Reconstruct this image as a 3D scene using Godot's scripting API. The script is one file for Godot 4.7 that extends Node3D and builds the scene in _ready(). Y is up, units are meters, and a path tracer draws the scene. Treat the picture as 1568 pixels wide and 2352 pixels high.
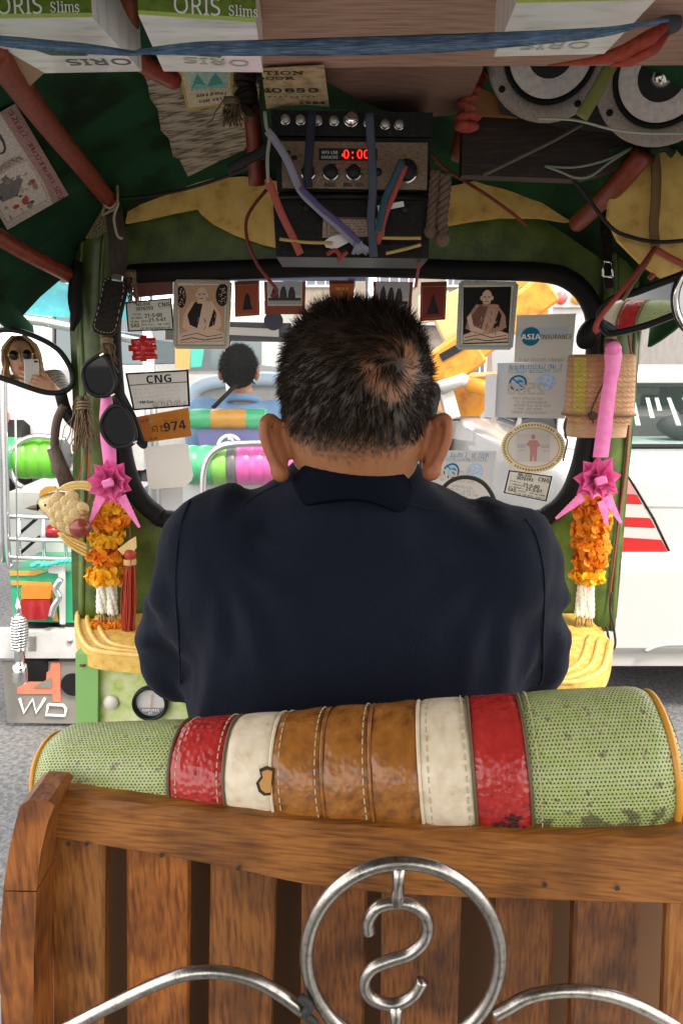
extends Node3D
# Photograph coordinates: x 0..1568, y 0..2352 (the photograph scaled to 1568 wide). at() turns one into a point at a given distance ahead.
const F := 1881.0
const CX := 784.0
const CY := 1176.0
const PITCH := 0.18500
const EYE := Vector3(0, 1.4, 0)
var rng := RandomNumberGenerator.new()
var mats := {}
var texs := {}
var used := {}
var font_bold: SystemFont
var font_plain: SystemFont
var font_serif: SystemFont
var font_mono: SystemFont

func ray(tx: float, ty: float) -> Vector3:
	var xc := (tx - CX) / F
	var yc := -(ty - CY) / F
	return Vector3(xc, yc * cos(PITCH) - sin(PITCH), -yc * sin(PITCH) - cos(PITCH))

func at(tx: float, ty: float, d: float) -> Vector3:      # d metres ahead
	var r := ray(tx, ty)
	return EYE + r * (d / -r.z)

func level(tx: float, ty: float, y: float) -> Vector3:   # on the level y
	var r := ray(tx, ty)
	return EYE + r * ((y - EYE.y) / r.y)

func beside(tx: float, ty: float, x: float) -> Vector3:  # on the plane x
	var r := ray(tx, ty)
	return EYE + r * (x / r.x)

func mm(px: float, d: float) -> float:                   # metres that px spans at distance d
	return px / F * d

func path(pts: Array, d: float) -> PackedVector3Array:
	var o := PackedVector3Array()
	for p in pts:
		o.append(at(p[0], p[1], p[2] if p.size() > 2 else d))
	return o

func smooth_path(pts: PackedVector3Array, per: int, closed := false) -> PackedVector3Array:
	var o := PackedVector3Array()
	var n := pts.size()
	for i in (n if closed else n - 1):
		var a := pts[(i - 1 + n) % n] if closed or i > 0 else pts[0] * 2.0 - pts[1]
		var b := pts[i]
		var c := pts[(i + 1) % n]
		var e := pts[(i + 2) % n] if closed or i < n - 2 else c * 2.0 - b
		for k in per:
			o.append(b.cubic_interpolate(c, a, e, float(k) / per))
	if not closed:
		o.append(pts[n - 1])
	return o

class MB:
	var st := SurfaceTool.new()
	var count := 0
	func _init() -> void:
		st.begin(Mesh.PRIMITIVE_TRIANGLES)
		st.set_smooth_group(-1)
	func smooth(on := true) -> MB:
		st.set_smooth_group(0 if on else -1)
		return self
	func group(n: int) -> MB:
		st.set_smooth_group(n)
		return self
	func color(c: Color) -> MB:
		st.set_color(c)
		return self
	func tri(a: Vector3, b: Vector3, c: Vector3) -> void:
		st.add_vertex(a); st.add_vertex(b); st.add_vertex(c)
		count += 1
	func quad(a: Vector3, b: Vector3, c: Vector3, d: Vector3) -> void:  # seen clockwise
		tri(a, b, c); tri(a, c, d)
	func quad_uv(a: Vector3, b: Vector3, c: Vector3, d: Vector3, ua: Vector2, ub: Vector2, uc: Vector2, ud: Vector2) -> void:
		st.set_uv(ua); st.add_vertex(a); st.set_uv(ub); st.add_vertex(b); st.set_uv(uc); st.add_vertex(c)
		st.set_uv(ua); st.add_vertex(a); st.set_uv(uc); st.add_vertex(c); st.set_uv(ud); st.add_vertex(d)
		count += 2
	func box(t: Transform3D, size: Vector3, bevel := 0.0) -> MB:
		var h := size * 0.5
		var b := minf(bevel, minf(h.x, minf(h.y, h.z)) * 0.9)
		if b <= 0.0:
			var v := []
			for i in 8:
				v.append(t * Vector3(h.x if i & 1 else -h.x, h.y if i & 2 else -h.y, h.z if i & 4 else -h.z))
			quad(v[4], v[6], v[7], v[5]); quad(v[1], v[3], v[2], v[0]); quad(v[0], v[2], v[6], v[4])
			quad(v[5], v[7], v[3], v[1]); quad(v[6], v[2], v[3], v[7]); quad(v[0], v[4], v[5], v[1])
			return self
		var face := func(n: Vector3, u: Vector3, w: Vector3) -> void:   # u x w = n
			var c := n * h.abs().dot(n.abs())
			var eu := h.dot(u.abs()) - b
			var ew := h.dot(w.abs()) - b
			quad(t * (c - u * eu - w * ew), t * (c - u * eu + w * ew), t * (c + u * eu + w * ew), t * (c + u * eu - w * ew))
		var X := Vector3.RIGHT
		var Y := Vector3.UP
		var Z := Vector3.BACK
		for s in [1.0, -1.0]:
			face.call(X * s, Y * s, Z); face.call(Y * s, Z * s, X); face.call(Z * s, X * s, Y)
		var i := h - Vector3.ONE * b
		for axis in 3:
			var a1 := (axis + 1) % 3
			var a2 := (axis + 2) % 3
			for s1 in [1.0, -1.0]:
				for s2 in [1.0, -1.0]:
					var p := []
					for e in [-1.0, 1.0]:
						for k in 2:
							var q := Vector3.ZERO
							q[axis] = i[axis] * e
							q[a1] = s1 * (h[a1] if k == 0 else i[a1])
							q[a2] = s2 * (i[a2] if k == 0 else h[a2])
							p.append(t * q)
					if s1 * s2 > 0:
						quad(p[0], p[1], p[3], p[2])
					else:
						quad(p[0], p[2], p[3], p[1])
		for sx in [1.0, -1.0]:
			for sy in [1.0, -1.0]:
				for sz in [1.0, -1.0]:
					var a := t * Vector3(sx * h.x, sy * i.y, sz * i.z)
					var bb := t * Vector3(sx * i.x, sy * h.y, sz * i.z)
					var cc := t * Vector3(sx * i.x, sy * i.y, sz * h.z)
					if sx * sy * sz > 0:
						tri(a, cc, bb)
					else:
						tri(a, bb, cc)
		return self
	func bar(a: Vector3, b: Vector3, w: float, th: float, up := Vector3.UP, bevel := 0.0) -> MB:   # a beam from a to b, w wide and th thick (th along up)
		var y := (b - a).normalized()
		var x := y.cross(up)
		if x.length() < 0.01:
			x = y.cross(Vector3.RIGHT)
		x = x.normalized()
		return box(Transform3D(Basis(x, y, x.cross(y)), (a + b) * 0.5), Vector3(w, a.distance_to(b), th), bevel)
	func tube(pts: PackedVector3Array, r, sides := 8, closed := false, caps := true, flat := 1.0, flat_dir := Vector3.ZERO, uvs := Vector2.ZERO) -> MB:
		var n := pts.size()
		var rings := []
		var tan0 := (pts[1] - pts[0]).normalized()
		var u := tan0.cross(Vector3.UP if absf(tan0.y) < 0.9 else Vector3.RIGHT).normalized()
		var along := 0.0
		var las := []
		for i in n:
			var a := pts[(i - 1 + n) % n] if closed or i > 0 else pts[i]
			var b := pts[(i + 1) % n] if closed or i < n - 1 else pts[i]
			var t := (b - a).normalized()
			if t.length() < 0.5:
				t = tan0
			u = (u - t * u.dot(t)).normalized()
			if flat_dir != Vector3.ZERO:
				u = (flat_dir - t * flat_dir.dot(t)).normalized()
			var w := t.cross(u)
			var rr: float = r[i] if r is Array or r is PackedFloat32Array else r
			var ring := PackedVector3Array()
			for k in sides + 1:
				var an := TAU * (k % sides) / sides
				ring.append(pts[i] + u * (cos(an) * rr * flat) + w * (sin(an) * rr))
			rings.append(ring)
			if i > 0:
				along += pts[i].distance_to(pts[i - 1])
			las.append(along)
		for i in (n if closed else n - 1):
			var p: PackedVector3Array = rings[i]
			var q: PackedVector3Array = rings[(i + 1) % n]
			for k in sides:
				if uvs == Vector2.ZERO:
					quad(p[k], q[k], q[k + 1], p[k + 1])
				else:
					var v0 := float(k) / sides * uvs.y
					var v1 := float(k + 1) / sides * uvs.y
					var u0: float = las[i] * uvs.x
					var u1: float = las[(i + 1) % n] * uvs.x
					quad_uv(p[k], q[k], q[k + 1], p[k + 1], Vector2(u0, v0), Vector2(u1, v0), Vector2(u1, v1), Vector2(u0, v1))
		if caps and not closed:
			for k in sides:
				tri(pts[0], rings[0][k], rings[0][k + 1])
				tri(pts[n - 1], rings[n - 1][k + 1], rings[n - 1][k])
		return self
	func lathe(prof: Array, t: Transform3D, sides := 24) -> MB:   # prof: [radius, y] upwards
		for i in prof.size() - 1:
			var a = prof[i]
			var b = prof[i + 1]
			for k in sides:
				var s := Vector3(cos(TAU * k / sides), 0, sin(TAU * k / sides))
				var e := Vector3(cos(TAU * (k + 1) / sides), 0, sin(TAU * (k + 1) / sides))
				var p0: Vector3 = t * (s * a[0] + Vector3.UP * a[1])
				var p1: Vector3 = t * (s * b[0] + Vector3.UP * b[1])
				var p2: Vector3 = t * (e * b[0] + Vector3.UP * b[1])
				var p3: Vector3 = t * (e * a[0] + Vector3.UP * a[1])
				if b[0] > 0.00001:
					tri(p0, p2, p1)
				if a[0] > 0.00001:
					tri(p0, p3, p2)
		return self
	func prism(poly: PackedVector2Array, t: Transform3D, th: float) -> MB:   # outline in t's xy plane, from z = 0 back to -th
		var idx := Geometry2D.triangulate_polygon(poly)
		var area := 0.0
		for i in poly.size():
			area += poly[i].cross(poly[(i + 1) % poly.size()])
		for i in range(0, idx.size(), 3):
			var a := poly[idx[i]]
			var b := poly[idx[i + 1]]
			var c := poly[idx[i + 2]]
			if (b - a).cross(c - a) > 0.0:
				var s := b
				b = c
				c = s
			tri(t * Vector3(a.x, a.y, 0), t * Vector3(b.x, b.y, 0), t * Vector3(c.x, c.y, 0))
			tri(t * Vector3(a.x, a.y, -th), t * Vector3(c.x, c.y, -th), t * Vector3(b.x, b.y, -th))
		for i in poly.size():
			var a := poly[i]
			var b := poly[(i + 1) % poly.size()]
			if area < 0.0:
				var s := a
				a = b
				b = s
			quad(t * Vector3(a.x, a.y, 0), t * Vector3(b.x, b.y, 0), t * Vector3(b.x, b.y, -th), t * Vector3(a.x, a.y, -th))
		return self
	func ellipsoid(t: Transform3D, r: Vector3, seg := 12, ring := 8) -> MB:
		for i in ring:
			for k in seg:
				var f := func(ii: int, kk: int) -> Vector3:
					var la := PI * ii / ring - PI / 2
					var lo := TAU * (kk % seg) / seg
					return t * (Vector3(cos(la) * cos(lo), sin(la), cos(la) * sin(lo)) * r)
				var a: Vector3 = f.call(i, k)
				var b: Vector3 = f.call(i + 1, k)
				var c: Vector3 = f.call(i + 1, k + 1)
				var d: Vector3 = f.call(i, k + 1)
				if i < ring - 1:
					tri(a, c, b)
				if i > 0:
					tri(a, d, c)
		return self
	func plate(pts: PackedVector3Array, back: Vector3) -> MB:   # a flat outline in space (any polygon), thickened by the vector back; front is the side away from back
		var nrm := -back.normalized()
		var ux := (pts[1] - pts[0]).normalized()
		ux = (ux - nrm * ux.dot(nrm)).normalized()
		var uy := nrm.cross(ux)
		var t := Transform3D(Basis(ux, uy, nrm), pts[0])
		var poly := PackedVector2Array()
		var inv := t.affine_inverse()
		for p in pts:
			var q := inv * p
			poly.append(Vector2(q.x, q.y))
		return prism(poly, t, back.length())
	func done() -> ArrayMesh:
		st.generate_normals()
		return st.commit()

# a canvas for flat print
class Cv:
	var im: Image
	var w: int
	var h: int
	func _init(ww: int, hh: int, c: Color) -> void:
		w = ww; h = hh
		im = Image.create(w, h, false, Image.FORMAT_RGBA8)
		im.fill(c)
	func poly(pts: Array, c: Color) -> void:          # points in 0..1
		var n := pts.size()
		var y0 := 1e9
		var y1 := -1e9
		for p in pts:
			y0 = minf(y0, p[1] * h)
			y1 = maxf(y1, p[1] * h)
		for y in range(maxi(0, floori(y0)), mini(h, ceili(y1))):
			var xs := []
			var yy := y + 0.5
			for i in n:
				var a = pts[i]
				var b = pts[(i + 1) % n]
				var ay: float = a[1] * h
				var by: float = b[1] * h
				if (ay <= yy) != (by <= yy):
					xs.append((a[0] + (b[0] - a[0]) * (yy - ay) / (by - ay)) * w)
			xs.sort()
			for k in range(0, xs.size() - 1, 2):
				var x0 := maxi(0, roundi(xs[k]))
				var x1 := mini(w, roundi(xs[k + 1]))
				if x1 > x0:
					im.fill_rect(Rect2i(x0, y, x1 - x0, 1), c)
	func oval(x: float, y: float, rx: float, ry: float, c: Color) -> void:
		var p := []
		for k in 28:
			p.append([x + cos(TAU * k / 28) * rx, y + sin(TAU * k / 28) * ry])
		poly(p, c)
	func rect(x0: float, y0: float, x1: float, y1: float, c: Color) -> void:
		im.fill_rect(Rect2i(roundi(x0 * w), roundi(y0 * h), maxi(1, roundi((x1 - x0) * w)), maxi(1, roundi((y1 - y0) * h))), c)
	func line(pts: Array, th: float, c: Color) -> void:   # th in pixels
		for i in pts.size() - 1:
			var a := Vector2(pts[i][0] * w, pts[i][1] * h)
			var b := Vector2(pts[i + 1][0] * w, pts[i + 1][1] * h)
			var d := (b - a).normalized() * th * 0.5
			var s := Vector2(-d.y, d.x)
			var q := []
			for v in [a - d + s, b + d + s, b + d - s, a - d - s]:
				q.append([v.x / w, v.y / h])
			poly(q, c)
	func frame(x0: float, y0: float, x1: float, y1: float, th: float, c: Color) -> void:
		line([[x0, y0], [x1, y0], [x1, y1], [x0, y1], [x0, y0]], th, c)
	func scribble(x0: float, y: float, x1: float, hh: float, c: Color, r: RandomNumberGenerator, th := 1.5) -> void:   # a line of small unreadable letters
		var x := x0
		while x < x1:
			var ww := hh * r.randf_range(0.35, 0.6) * h / w
			var k := r.randi() % 5
			if k == 0:
				line([[x, y + hh], [x, y], [x + ww, y], [x + ww, y + hh]], th, c)
			elif k == 1:
				line([[x, y], [x, y + hh], [x + ww, y + hh], [x + ww, y + hh * 0.2]], th, c)
			elif k == 2:
				line([[x, y + hh * 0.3], [x + ww, y], [x + ww, y + hh], [x + ww * 0.3, y + hh]], th, c)
			elif k == 3:
				line([[x + ww * 0.5, y - hh * 0.3], [x + ww, y + hh * 0.2], [x + ww * 0.2, y + hh], [x + ww, y + hh]], th, c)
			x += ww * 1.45
	func speckle(r: RandomNumberGenerator, n: int, amount: float, size := 3) -> void:    # grain and small stains
		for i in n:
			var x := r.randi() % w
			var y := r.randi() % h
			var c := im.get_pixel(x, y)
			var f := 1.0 + r.randf_range(-amount, amount)
			im.fill_rect(Rect2i(x, y, 1 + r.randi() % size, 1 + r.randi() % size), Color(clampf(c.r * f, 0, 1), clampf(c.g * f, 0, 1), clampf(c.b * f, 0, 1), 1))
	func tex() -> ImageTexture:
		return ImageTexture.create_from_image(im)

func lin(r: float, g: float, b: float) -> Color:
	return Color(r, g, b).linear_to_srgb()

func m(key: String, r := 0.5, g := 0.5, b := 0.5, rough := 0.6, metal := 0.0) -> StandardMaterial3D:   # a plain material by name; base colour in linear values
	if not mats.has(key):
		var x := StandardMaterial3D.new()
		x.resource_name = key
		x.albedo_color = lin(r, g, b)
		x.roughness = rough
		x.metallic = metal
		mats[key] = x
	return mats[key]

func noise(key: String, sd: int, freq: float, ramp: Array, size := 512, kind := FastNoiseLite.TYPE_SIMPLEX_SMOOTH, oct := 4) -> NoiseTexture2D:   # ramp: [offset, linear colour]...
	if not texs.has(key):
		var n := FastNoiseLite.new()
		n.seed = sd
		n.frequency = freq
		n.noise_type = kind
		n.fractal_octaves = oct
		var t := NoiseTexture2D.new()
		t.width = size
		t.height = size
		t.seamless = true
		t.generate_mipmaps = false
		var g := Gradient.new()
		var off := PackedFloat32Array()
		var col := PackedColorArray()
		for e in ramp:
			off.append(e[0])
			col.append(lin(e[1][0], e[1][1], e[1][2]))
		g.offsets = off
		g.colors = col
		t.color_ramp = g
		t.noise = n
		texs[key] = t
	return texs[key]

func nm(key: String, tex: Texture2D, scale: Vector3, rough := 0.6, bump: Texture2D = null, bump_cm := 0.0, metal := 0.0, tint := Color.WHITE) -> StandardMaterial3D:   # a noise texture laid from three sides
	if not mats.has(key):
		var x := StandardMaterial3D.new()
		x.resource_name = key
		x.albedo_texture = tex
		x.albedo_color = tint
		x.uv1_triplanar = true
		x.uv1_scale = scale
		x.roughness = rough
		x.metallic = metal
		if bump:
			x.heightmap_enabled = true
			x.heightmap_texture = bump
			x.heightmap_scale = bump_cm
		mats[key] = x
	return mats[key]

func numbered(s: String) -> String:
	var n: int = used.get(s, 0)
	used[s] = n + 1
	return s if n == 0 else "%s_%03d" % [s, n]

func tag(o: Node, label: String, category: String, group := "") -> Node:
	o.set_meta("label", label)
	o.set_meta("category", category)
	if group:
		o.set_meta("group", group)
	return o

func thing(called: String, label: String, category: String, group := "", where := Vector3.ZERO) -> Node3D:
	var o := Node3D.new()
	o.name = numbered(called)
	add_child(o)
	o.position = where
	tag(o, label, category, group)
	return o

func part(called: String, b: MB, mat: Material, parent: Node) -> MeshInstance3D:
	var o := MeshInstance3D.new()
	o.name = called
	o.mesh = b.done()
	o.material_override = mat
	parent.add_child(o, true)
	return o

func solo(called: String, b: MB, mat: Material, label: String, category: String, group := "") -> MeshInstance3D:   # a thing that is one mesh
	var o := MeshInstance3D.new()
	o.name = numbered(called)
	o.mesh = b.done()
	o.material_override = mat
	add_child(o)
	tag(o, label, category, group)
	return o

func structure(called: String, b: MB, mat: Material) -> MeshInstance3D:
	var o := MeshInstance3D.new()
	o.name = numbered(called)
	o.mesh = b.done()
	o.material_override = mat
	add_child(o)
	o.set_meta("kind", "structure")
	return o

func sub(called: String, mesh: Mesh, mat: Material, parent: Node, t := Transform3D()) -> MeshInstance3D:
	var o := MeshInstance3D.new()
	o.name = called
	o.mesh = mesh
	o.material_override = mat
	parent.add_child(o, true)
	o.transform = t
	return o

func look(n: Vector3, up := Vector3.UP) -> Basis:      # z towards n
	var z := n.normalized()
	var x := up.cross(z).normalized()
	return Basis(x, z.cross(x), z)

func text(s: String, parent: Node, t: Transform3D, size: float, mat: Material, font: Font = null, called := "lettering", stretch := 1.0, depth := 0.0005) -> MeshInstance3D:
	var tm := TextMesh.new()
	tm.text = s
	tm.font = font if font else font_bold
	tm.font_size = 24
	tm.pixel_size = size / 24.0
	tm.depth = depth
	tm.curve_step = 1.5
	return sub(called, tm, mat, parent, t * Transform3D(Basis.from_scale(Vector3(stretch, 1, 1))))

# ---- smooth bodies from distance fields ----
static func smin(a: float, b: float, k: float) -> float:
	var h := maxf(k - absf(a - b), 0.0) / k
	return minf(a, b) - h * h * k * 0.25

static func cap(p: Vector3, a: Vector3, b: Vector3, ra: float, rb: float) -> float:
	var ab := b - a
	var t := clampf((p - a).dot(ab) / ab.length_squared(), 0.0, 1.0)
	return p.distance_to(a + ab * t) - lerpf(ra, rb, t)

static func ell(p: Vector3, inv: Transform3D, r: Vector3) -> float:
	var q := inv * p
	var k := Vector3(q.x / r.x, q.y / r.y, q.z / r.z).length()
	return (k - 1.0) * minf(r.x, minf(r.y, r.z)) if k < 0.4 else k * (k - 1.0) / Vector3(q.x / (r.x * r.x), q.y / (r.y * r.y), q.z / (r.z * r.z)).length()

func nets(b: MB, lo: Vector3, hi: Vector3, cell: float, f: Callable, paint = null) -> void:   # surface nets of f < 0
	var n := Vector3i(((hi - lo) / cell).ceil()) + Vector3i.ONE
	var sx := 1
	var sy := n.x
	var sz := n.x * n.y
	var v := PackedFloat32Array()
	v.resize(n.x * n.y * n.z)
	# coarse pass: skip blocks that are far from the surface
	var step := 4
	v.fill(1.0)
	for bz in range(0, n.z, step):
		for by in range(0, n.y, step):
			for bx in range(0, n.x, step):
				var c := lo + Vector3(bx + step * 0.5, by + step * 0.5, bz + step * 0.5) * cell
				var dc: float = f.call(c)
				var far := absf(dc) > cell * step * 1.35
				for z in range(bz, mini(bz + step, n.z)):
					for y in range(by, mini(by + step, n.y)):
						for x in range(bx, mini(bx + step, n.x)):
							v[x + y * sy + z * sz] = dc if far else f.call(lo + Vector3(x, y, z) * cell)
	var ids := {}
	var pts := PackedVector3Array()
	for z in n.z - 1:
		for y in n.y - 1:
			for x in n.x - 1:
				var i := x + y * sy + z * sz
				if absf(v[i]) > cell * 3.0:
					continue
				var d := [v[i], v[i + 1], v[i + sy], v[i + sy + 1], v[i + sz], v[i + sz + 1], v[i + sz + sy], v[i + sz + sy + 1]]
				var neg := 0
				for k in 8:
					if d[k] < 0.0:
						neg += 1
				if neg == 0 or neg == 8:
					continue
				var sum := Vector3.ZERO
				var cnt := 0
				for e in [[0, 1], [2, 3], [4, 5], [6, 7], [0, 2], [1, 3], [4, 6], [5, 7], [0, 4], [1, 5], [2, 6], [3, 7]]:
					var a: int = e[0]
					var c: int = e[1]
					if (d[a] < 0.0) != (d[c] < 0.0):
						var t: float = d[a] / (d[a] - d[c])
						var pa := Vector3(a & 1, (a >> 1) & 1, a >> 2)
						var pc := Vector3(c & 1, (c >> 1) & 1, c >> 2)
						sum += pa.lerp(pc, t)
						cnt += 1
				ids[i] = pts.size()
				pts.append(lo + (Vector3(x, y, z) + sum / cnt) * cell)
	var cols := []
	if paint != null:
		for p in pts:
			cols.append(paint.call(p))
	var put := func(k: int) -> void:
		if not cols.is_empty():
			b.st.set_color(cols[k])
		b.st.add_vertex(pts[k])
	b.smooth()
	for z in range(1, n.z - 1):
		for y in range(1, n.y - 1):
			for x in range(1, n.x - 1):
				var i := x + y * sy + z * sz
				if absf(v[i]) > cell * 3.0:
					continue
				var here := v[i] < 0.0
				for ax in 3:
					var o: int = [sx, sy, sz][ax]
					if here == (v[i + o] < 0.0):
						continue
					var u: int = [sy, sz, sx][ax]
					var w: int = [sz, sx, sy][ax]
					var q := [i - u - w, i - w, i, i - u]
					if not (ids.has(q[0]) and ids.has(q[1]) and ids.has(q[2]) and ids.has(q[3])):
						continue
					var k := [ids[q[0]], ids[q[1]], ids[q[2]], ids[q[3]]]
					if here:
						k.reverse()
					for t in [k[0], k[1], k[2], k[0], k[2], k[3]]:
						put.call(t)

func _ready() -> void:
	rng.seed = 20
	# camera
	var cam := Camera3D.new()
	cam.name = "camera"
	cam.fov = rad_to_deg(2.0 * atan(CY / F))
	cam.near = 0.02
	cam.far = 400.0
	add_child(cam)
	cam.position = EYE
	cam.rotation.x = -PITCH
	cam.current = true
	# bright hazy daylight, exposed for the shade under the roof
	var env := Environment.new()
	env.tonemap_mode = Environment.TONE_MAPPER_LINEAR
	env.tonemap_exposure = 4.6
	env.background_mode = Environment.BG_SKY
	var sm := ProceduralSkyMaterial.new()
	sm.sky_top_color = Color(0.89, 0.89, 0.90)
	sm.sky_horizon_color = Color(0.975, 0.955, 0.93)
	sm.sky_curve = 0.2
	sm.ground_bottom_color = Color(0.45, 0.44, 0.43)
	sm.ground_horizon_color = Color(0.85, 0.85, 0.85)
	sm.sky_energy_multiplier = 1.0
	var sky := Sky.new()
	sky.sky_material = sm
	env.sky = sky
	env.sdfgi_enabled = true
	env.ssao_enabled = true
	env.ssil_enabled = true
	var we := WorldEnvironment.new()
	we.name = "environment"
	we.environment = env
	add_child(we)
	var sun := DirectionalLight3D.new()
	sun.name = "sun"
	sun.light_energy = 0.4
	sun.light_color = Color(1.0, 0.96, 0.9)
	sun.light_angular_distance = 12.0
	sun.shadow_enabled = true
	add_child(sun)
	sun.look_at_from_position(Vector3(3.4, 8.0, 4.2), Vector3.ZERO)
	font_bold = make_font("Droid Sans", 700)
	font_plain = make_font("Droid Sans", 400)
	font_serif = make_font("Droid Serif", 400)
	font_mono = make_font("Droid Sans Mono", 400)
	shared_textures()
	# the large structure
	build_road()
	build_cab()
	build_seat()
	# the traffic ahead and beside
	build_traffic()
	# people
	build_driver()
	build_photographer()
	# what hangs, sticks and is tied in the cab
	build_ceiling_things()
	build_sound_system()
	build_windscreen_prints()
	build_hangings()
	build_mirrors()
	build_cords()

func stained(x: StandardMaterial3D, scale: float) -> void:     # ingrained grime and worn varnish in patches
	x.detail_enabled = true
	x.detail_albedo = texs.blotch
	x.detail_blend_mode = BaseMaterial3D.BLEND_MODE_MUL
	x.detail_uv_layer = BaseMaterial3D.DETAIL_UV_2
	x.uv2_triplanar = true
	x.uv2_scale = Vector3(scale, scale, scale)

func make_font(called: String, weight: int) -> SystemFont:
	var f := SystemFont.new()
	f.font_names = PackedStringArray([called])
	f.font_weight = weight
	return f

func shared_textures() -> void:
	noise("grain_h", 5, 0.02, [[0.0, [0, 0, 0]], [1.0, [1, 1, 1]]])                       # plain heights
	noise("fine", 6, 0.09, [[0.0, [0, 0, 0]], [1.0, [1, 1, 1]]], 512, FastNoiseLite.TYPE_SIMPLEX_SMOOTH, 3)
	noise("cells", 7, 0.05, [[0.0, [0, 0, 0]], [0.6, [0.9, 0.9, 0.9]], [1.0, [1, 1, 1]]], 512, FastNoiseLite.TYPE_CELLULAR, 1)
	noise("green_paint", 8, 0.012, [[0.0, [0.030, 0.046, 0.007]], [0.45, [0.062, 0.100, 0.012]], [0.7, [0.080, 0.125, 0.016]], [0.92, [0.11, 0.15, 0.028]], [1.0, [0.045, 0.05, 0.02]]], 512, FastNoiseLite.TYPE_SIMPLEX_SMOOTH, 5)
	noise("tarp", 9, 0.009, [[0.0, [0.006, 0.010, 0.007]], [0.38, [0.012, 0.028, 0.014]], [0.5, [0.014, 0.060, 0.028]], [0.8, [0.016, 0.075, 0.034]], [1.0, [0.03, 0.05, 0.02]]], 512, FastNoiseLite.TYPE_SIMPLEX_SMOOTH, 5)
	noise("teak", 10, 0.013, [[0.0, [0.11, 0.034, 0.006]], [0.28, [0.23, 0.078, 0.013]], [0.5, [0.33, 0.122, 0.022]], [0.75, [0.43, 0.172, 0.036]], [1.0, [0.28, 0.096, 0.018]]], 512, FastNoiseLite.TYPE_SIMPLEX_SMOOTH, 6)
	noise("board", 11, 0.012, [[0.0, [0.24, 0.135, 0.095]], [0.5, [0.36, 0.22, 0.165]], [1.0, [0.46, 0.30, 0.235]]], 512, FastNoiseLite.TYPE_SIMPLEX_SMOOTH, 6)
	noise("bark", 12, 0.013, [[0.0, [0.02, 0.015, 0.01]], [0.33, [0.09, 0.07, 0.05]], [0.45, [0.30, 0.26, 0.20]], [0.7, [0.44, 0.39, 0.31]], [1.0, [0.5, 0.45, 0.38]]], 512, FastNoiseLite.TYPE_SIMPLEX_SMOOTH, 6)
	noise("red_paint", 13, 0.02, [[0.0, [0.05, 0.014, 0.010]], [0.3, [0.17, 0.024, 0.011]], [0.6, [0.25, 0.036, 0.015]], [1.0, [0.30, 0.06, 0.028]]], 512, FastNoiseLite.TYPE_SIMPLEX_SMOOTH, 5)
	noise("foam", 14, 0.015, [[0.0, [0.46, 0.26, 0.06]], [0.3, [0.70, 0.43, 0.11]], [0.6, [0.76, 0.50, 0.15]], [1.0, [0.80, 0.56, 0.20]]], 512, FastNoiseLite.TYPE_SIMPLEX_SMOOTH, 5)
	noise("asphalt", 15, 0.05, [[0.0, [0.06, 0.058, 0.056]], [0.5, [0.125, 0.122, 0.12]], [1.0, [0.20, 0.197, 0.195]]], 512, FastNoiseLite.TYPE_SIMPLEX_SMOOTH, 5)
	noise("dust", 16, 0.02, [[0.0, [0.40, 0.39, 0.37]], [0.5, [0.46, 0.45, 0.435]], [1.0, [0.50, 0.49, 0.475]]], 512, FastNoiseLite.TYPE_SIMPLEX_SMOOTH, 5)
	noise("steel", 17, 0.03, [[0.0, [0.14, 0.12, 0.10]], [0.35, [0.34, 0.315, 0.285]], [1.0, [0.47, 0.44, 0.41]]], 512, FastNoiseLite.TYPE_SIMPLEX_SMOOTH, 5)
	nm("green_panel", texs.green_paint, Vector3(2.2, 2.2, 2.2), 0.38, texs.fine, 0.03)
	nm("tarp", texs.tarp, Vector3(1.1, 1.1, 1.1), 0.75, texs.fine, 0.05)
	nm("teak_h", texs.teak, Vector3(2.2, 30, 30), 0.40, texs.grain_h, 0.02)
	nm("teak_v", texs.teak, Vector3(24, 3.0, 24), 0.42, texs.grain_h, 0.02)
	noise("blotch", 19, 0.008, [[0.0, [0.30, 0.27, 0.24]], [0.3, [0.52, 0.49, 0.46]], [0.6, [0.84, 0.82, 0.80]], [1.0, [1, 1, 1]]], 512, FastNoiseLite.TYPE_SIMPLEX_SMOOTH, 5)
	for key in ["teak_h", "teak_v"]:
		stained(mats[key], 1.9)
	nm("board", texs.board, Vector3(1.8, 26, 26), 0.7, texs.grain_h, 0.03)
	nm("board_b", texs.board, Vector3(2.6, 20, 20), 0.72, texs.grain_h, 0.04, 0.0, Color(0.72, 0.68, 0.66))
	nm("red_tube", texs.red_paint, Vector3(6, 6, 6), 0.42, texs.fine, 0.03)
	nm("foam", texs.foam, Vector3(3, 3, 3), 0.8, texs.fine, 0.03)
	nm("asphalt", texs.asphalt, Vector3(1.5, 1.5, 1.5), 0.9, texs.fine, 0.4)
	nm("steel", texs.steel, Vector3(7, 7, 7), 0.3, texs.fine, 0.012, 1.0)
	m("rubber", 0.012, 0.012, 0.012, 0.5)
	m("black_plastic", 0.014, 0.014, 0.015, 0.35)
	mats.rubber.metallic_specular = 0.22
	mats.black_plastic.metallic_specular = 0.3
	mats.tarp.metallic_specular = 0.2
	m("ink", 0.012, 0.012, 0.015, 0.8)
	m("chrome", 0.75, 0.74, 0.73, 0.12, 1.0)
	m("dull_metal", 0.45, 0.44, 0.42, 0.4, 1.0)
	m("white_paint", 0.78, 0.77, 0.75, 0.35)
	var g := m("glass", 0.98, 1.0, 0.99, 0.02)
	g.transparency = BaseMaterial3D.TRANSPARENCY_ALPHA
	g.albedo_color = Color(0.97, 1.0, 0.99, 0.03)
	g.metallic_specular = 0.12

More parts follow.
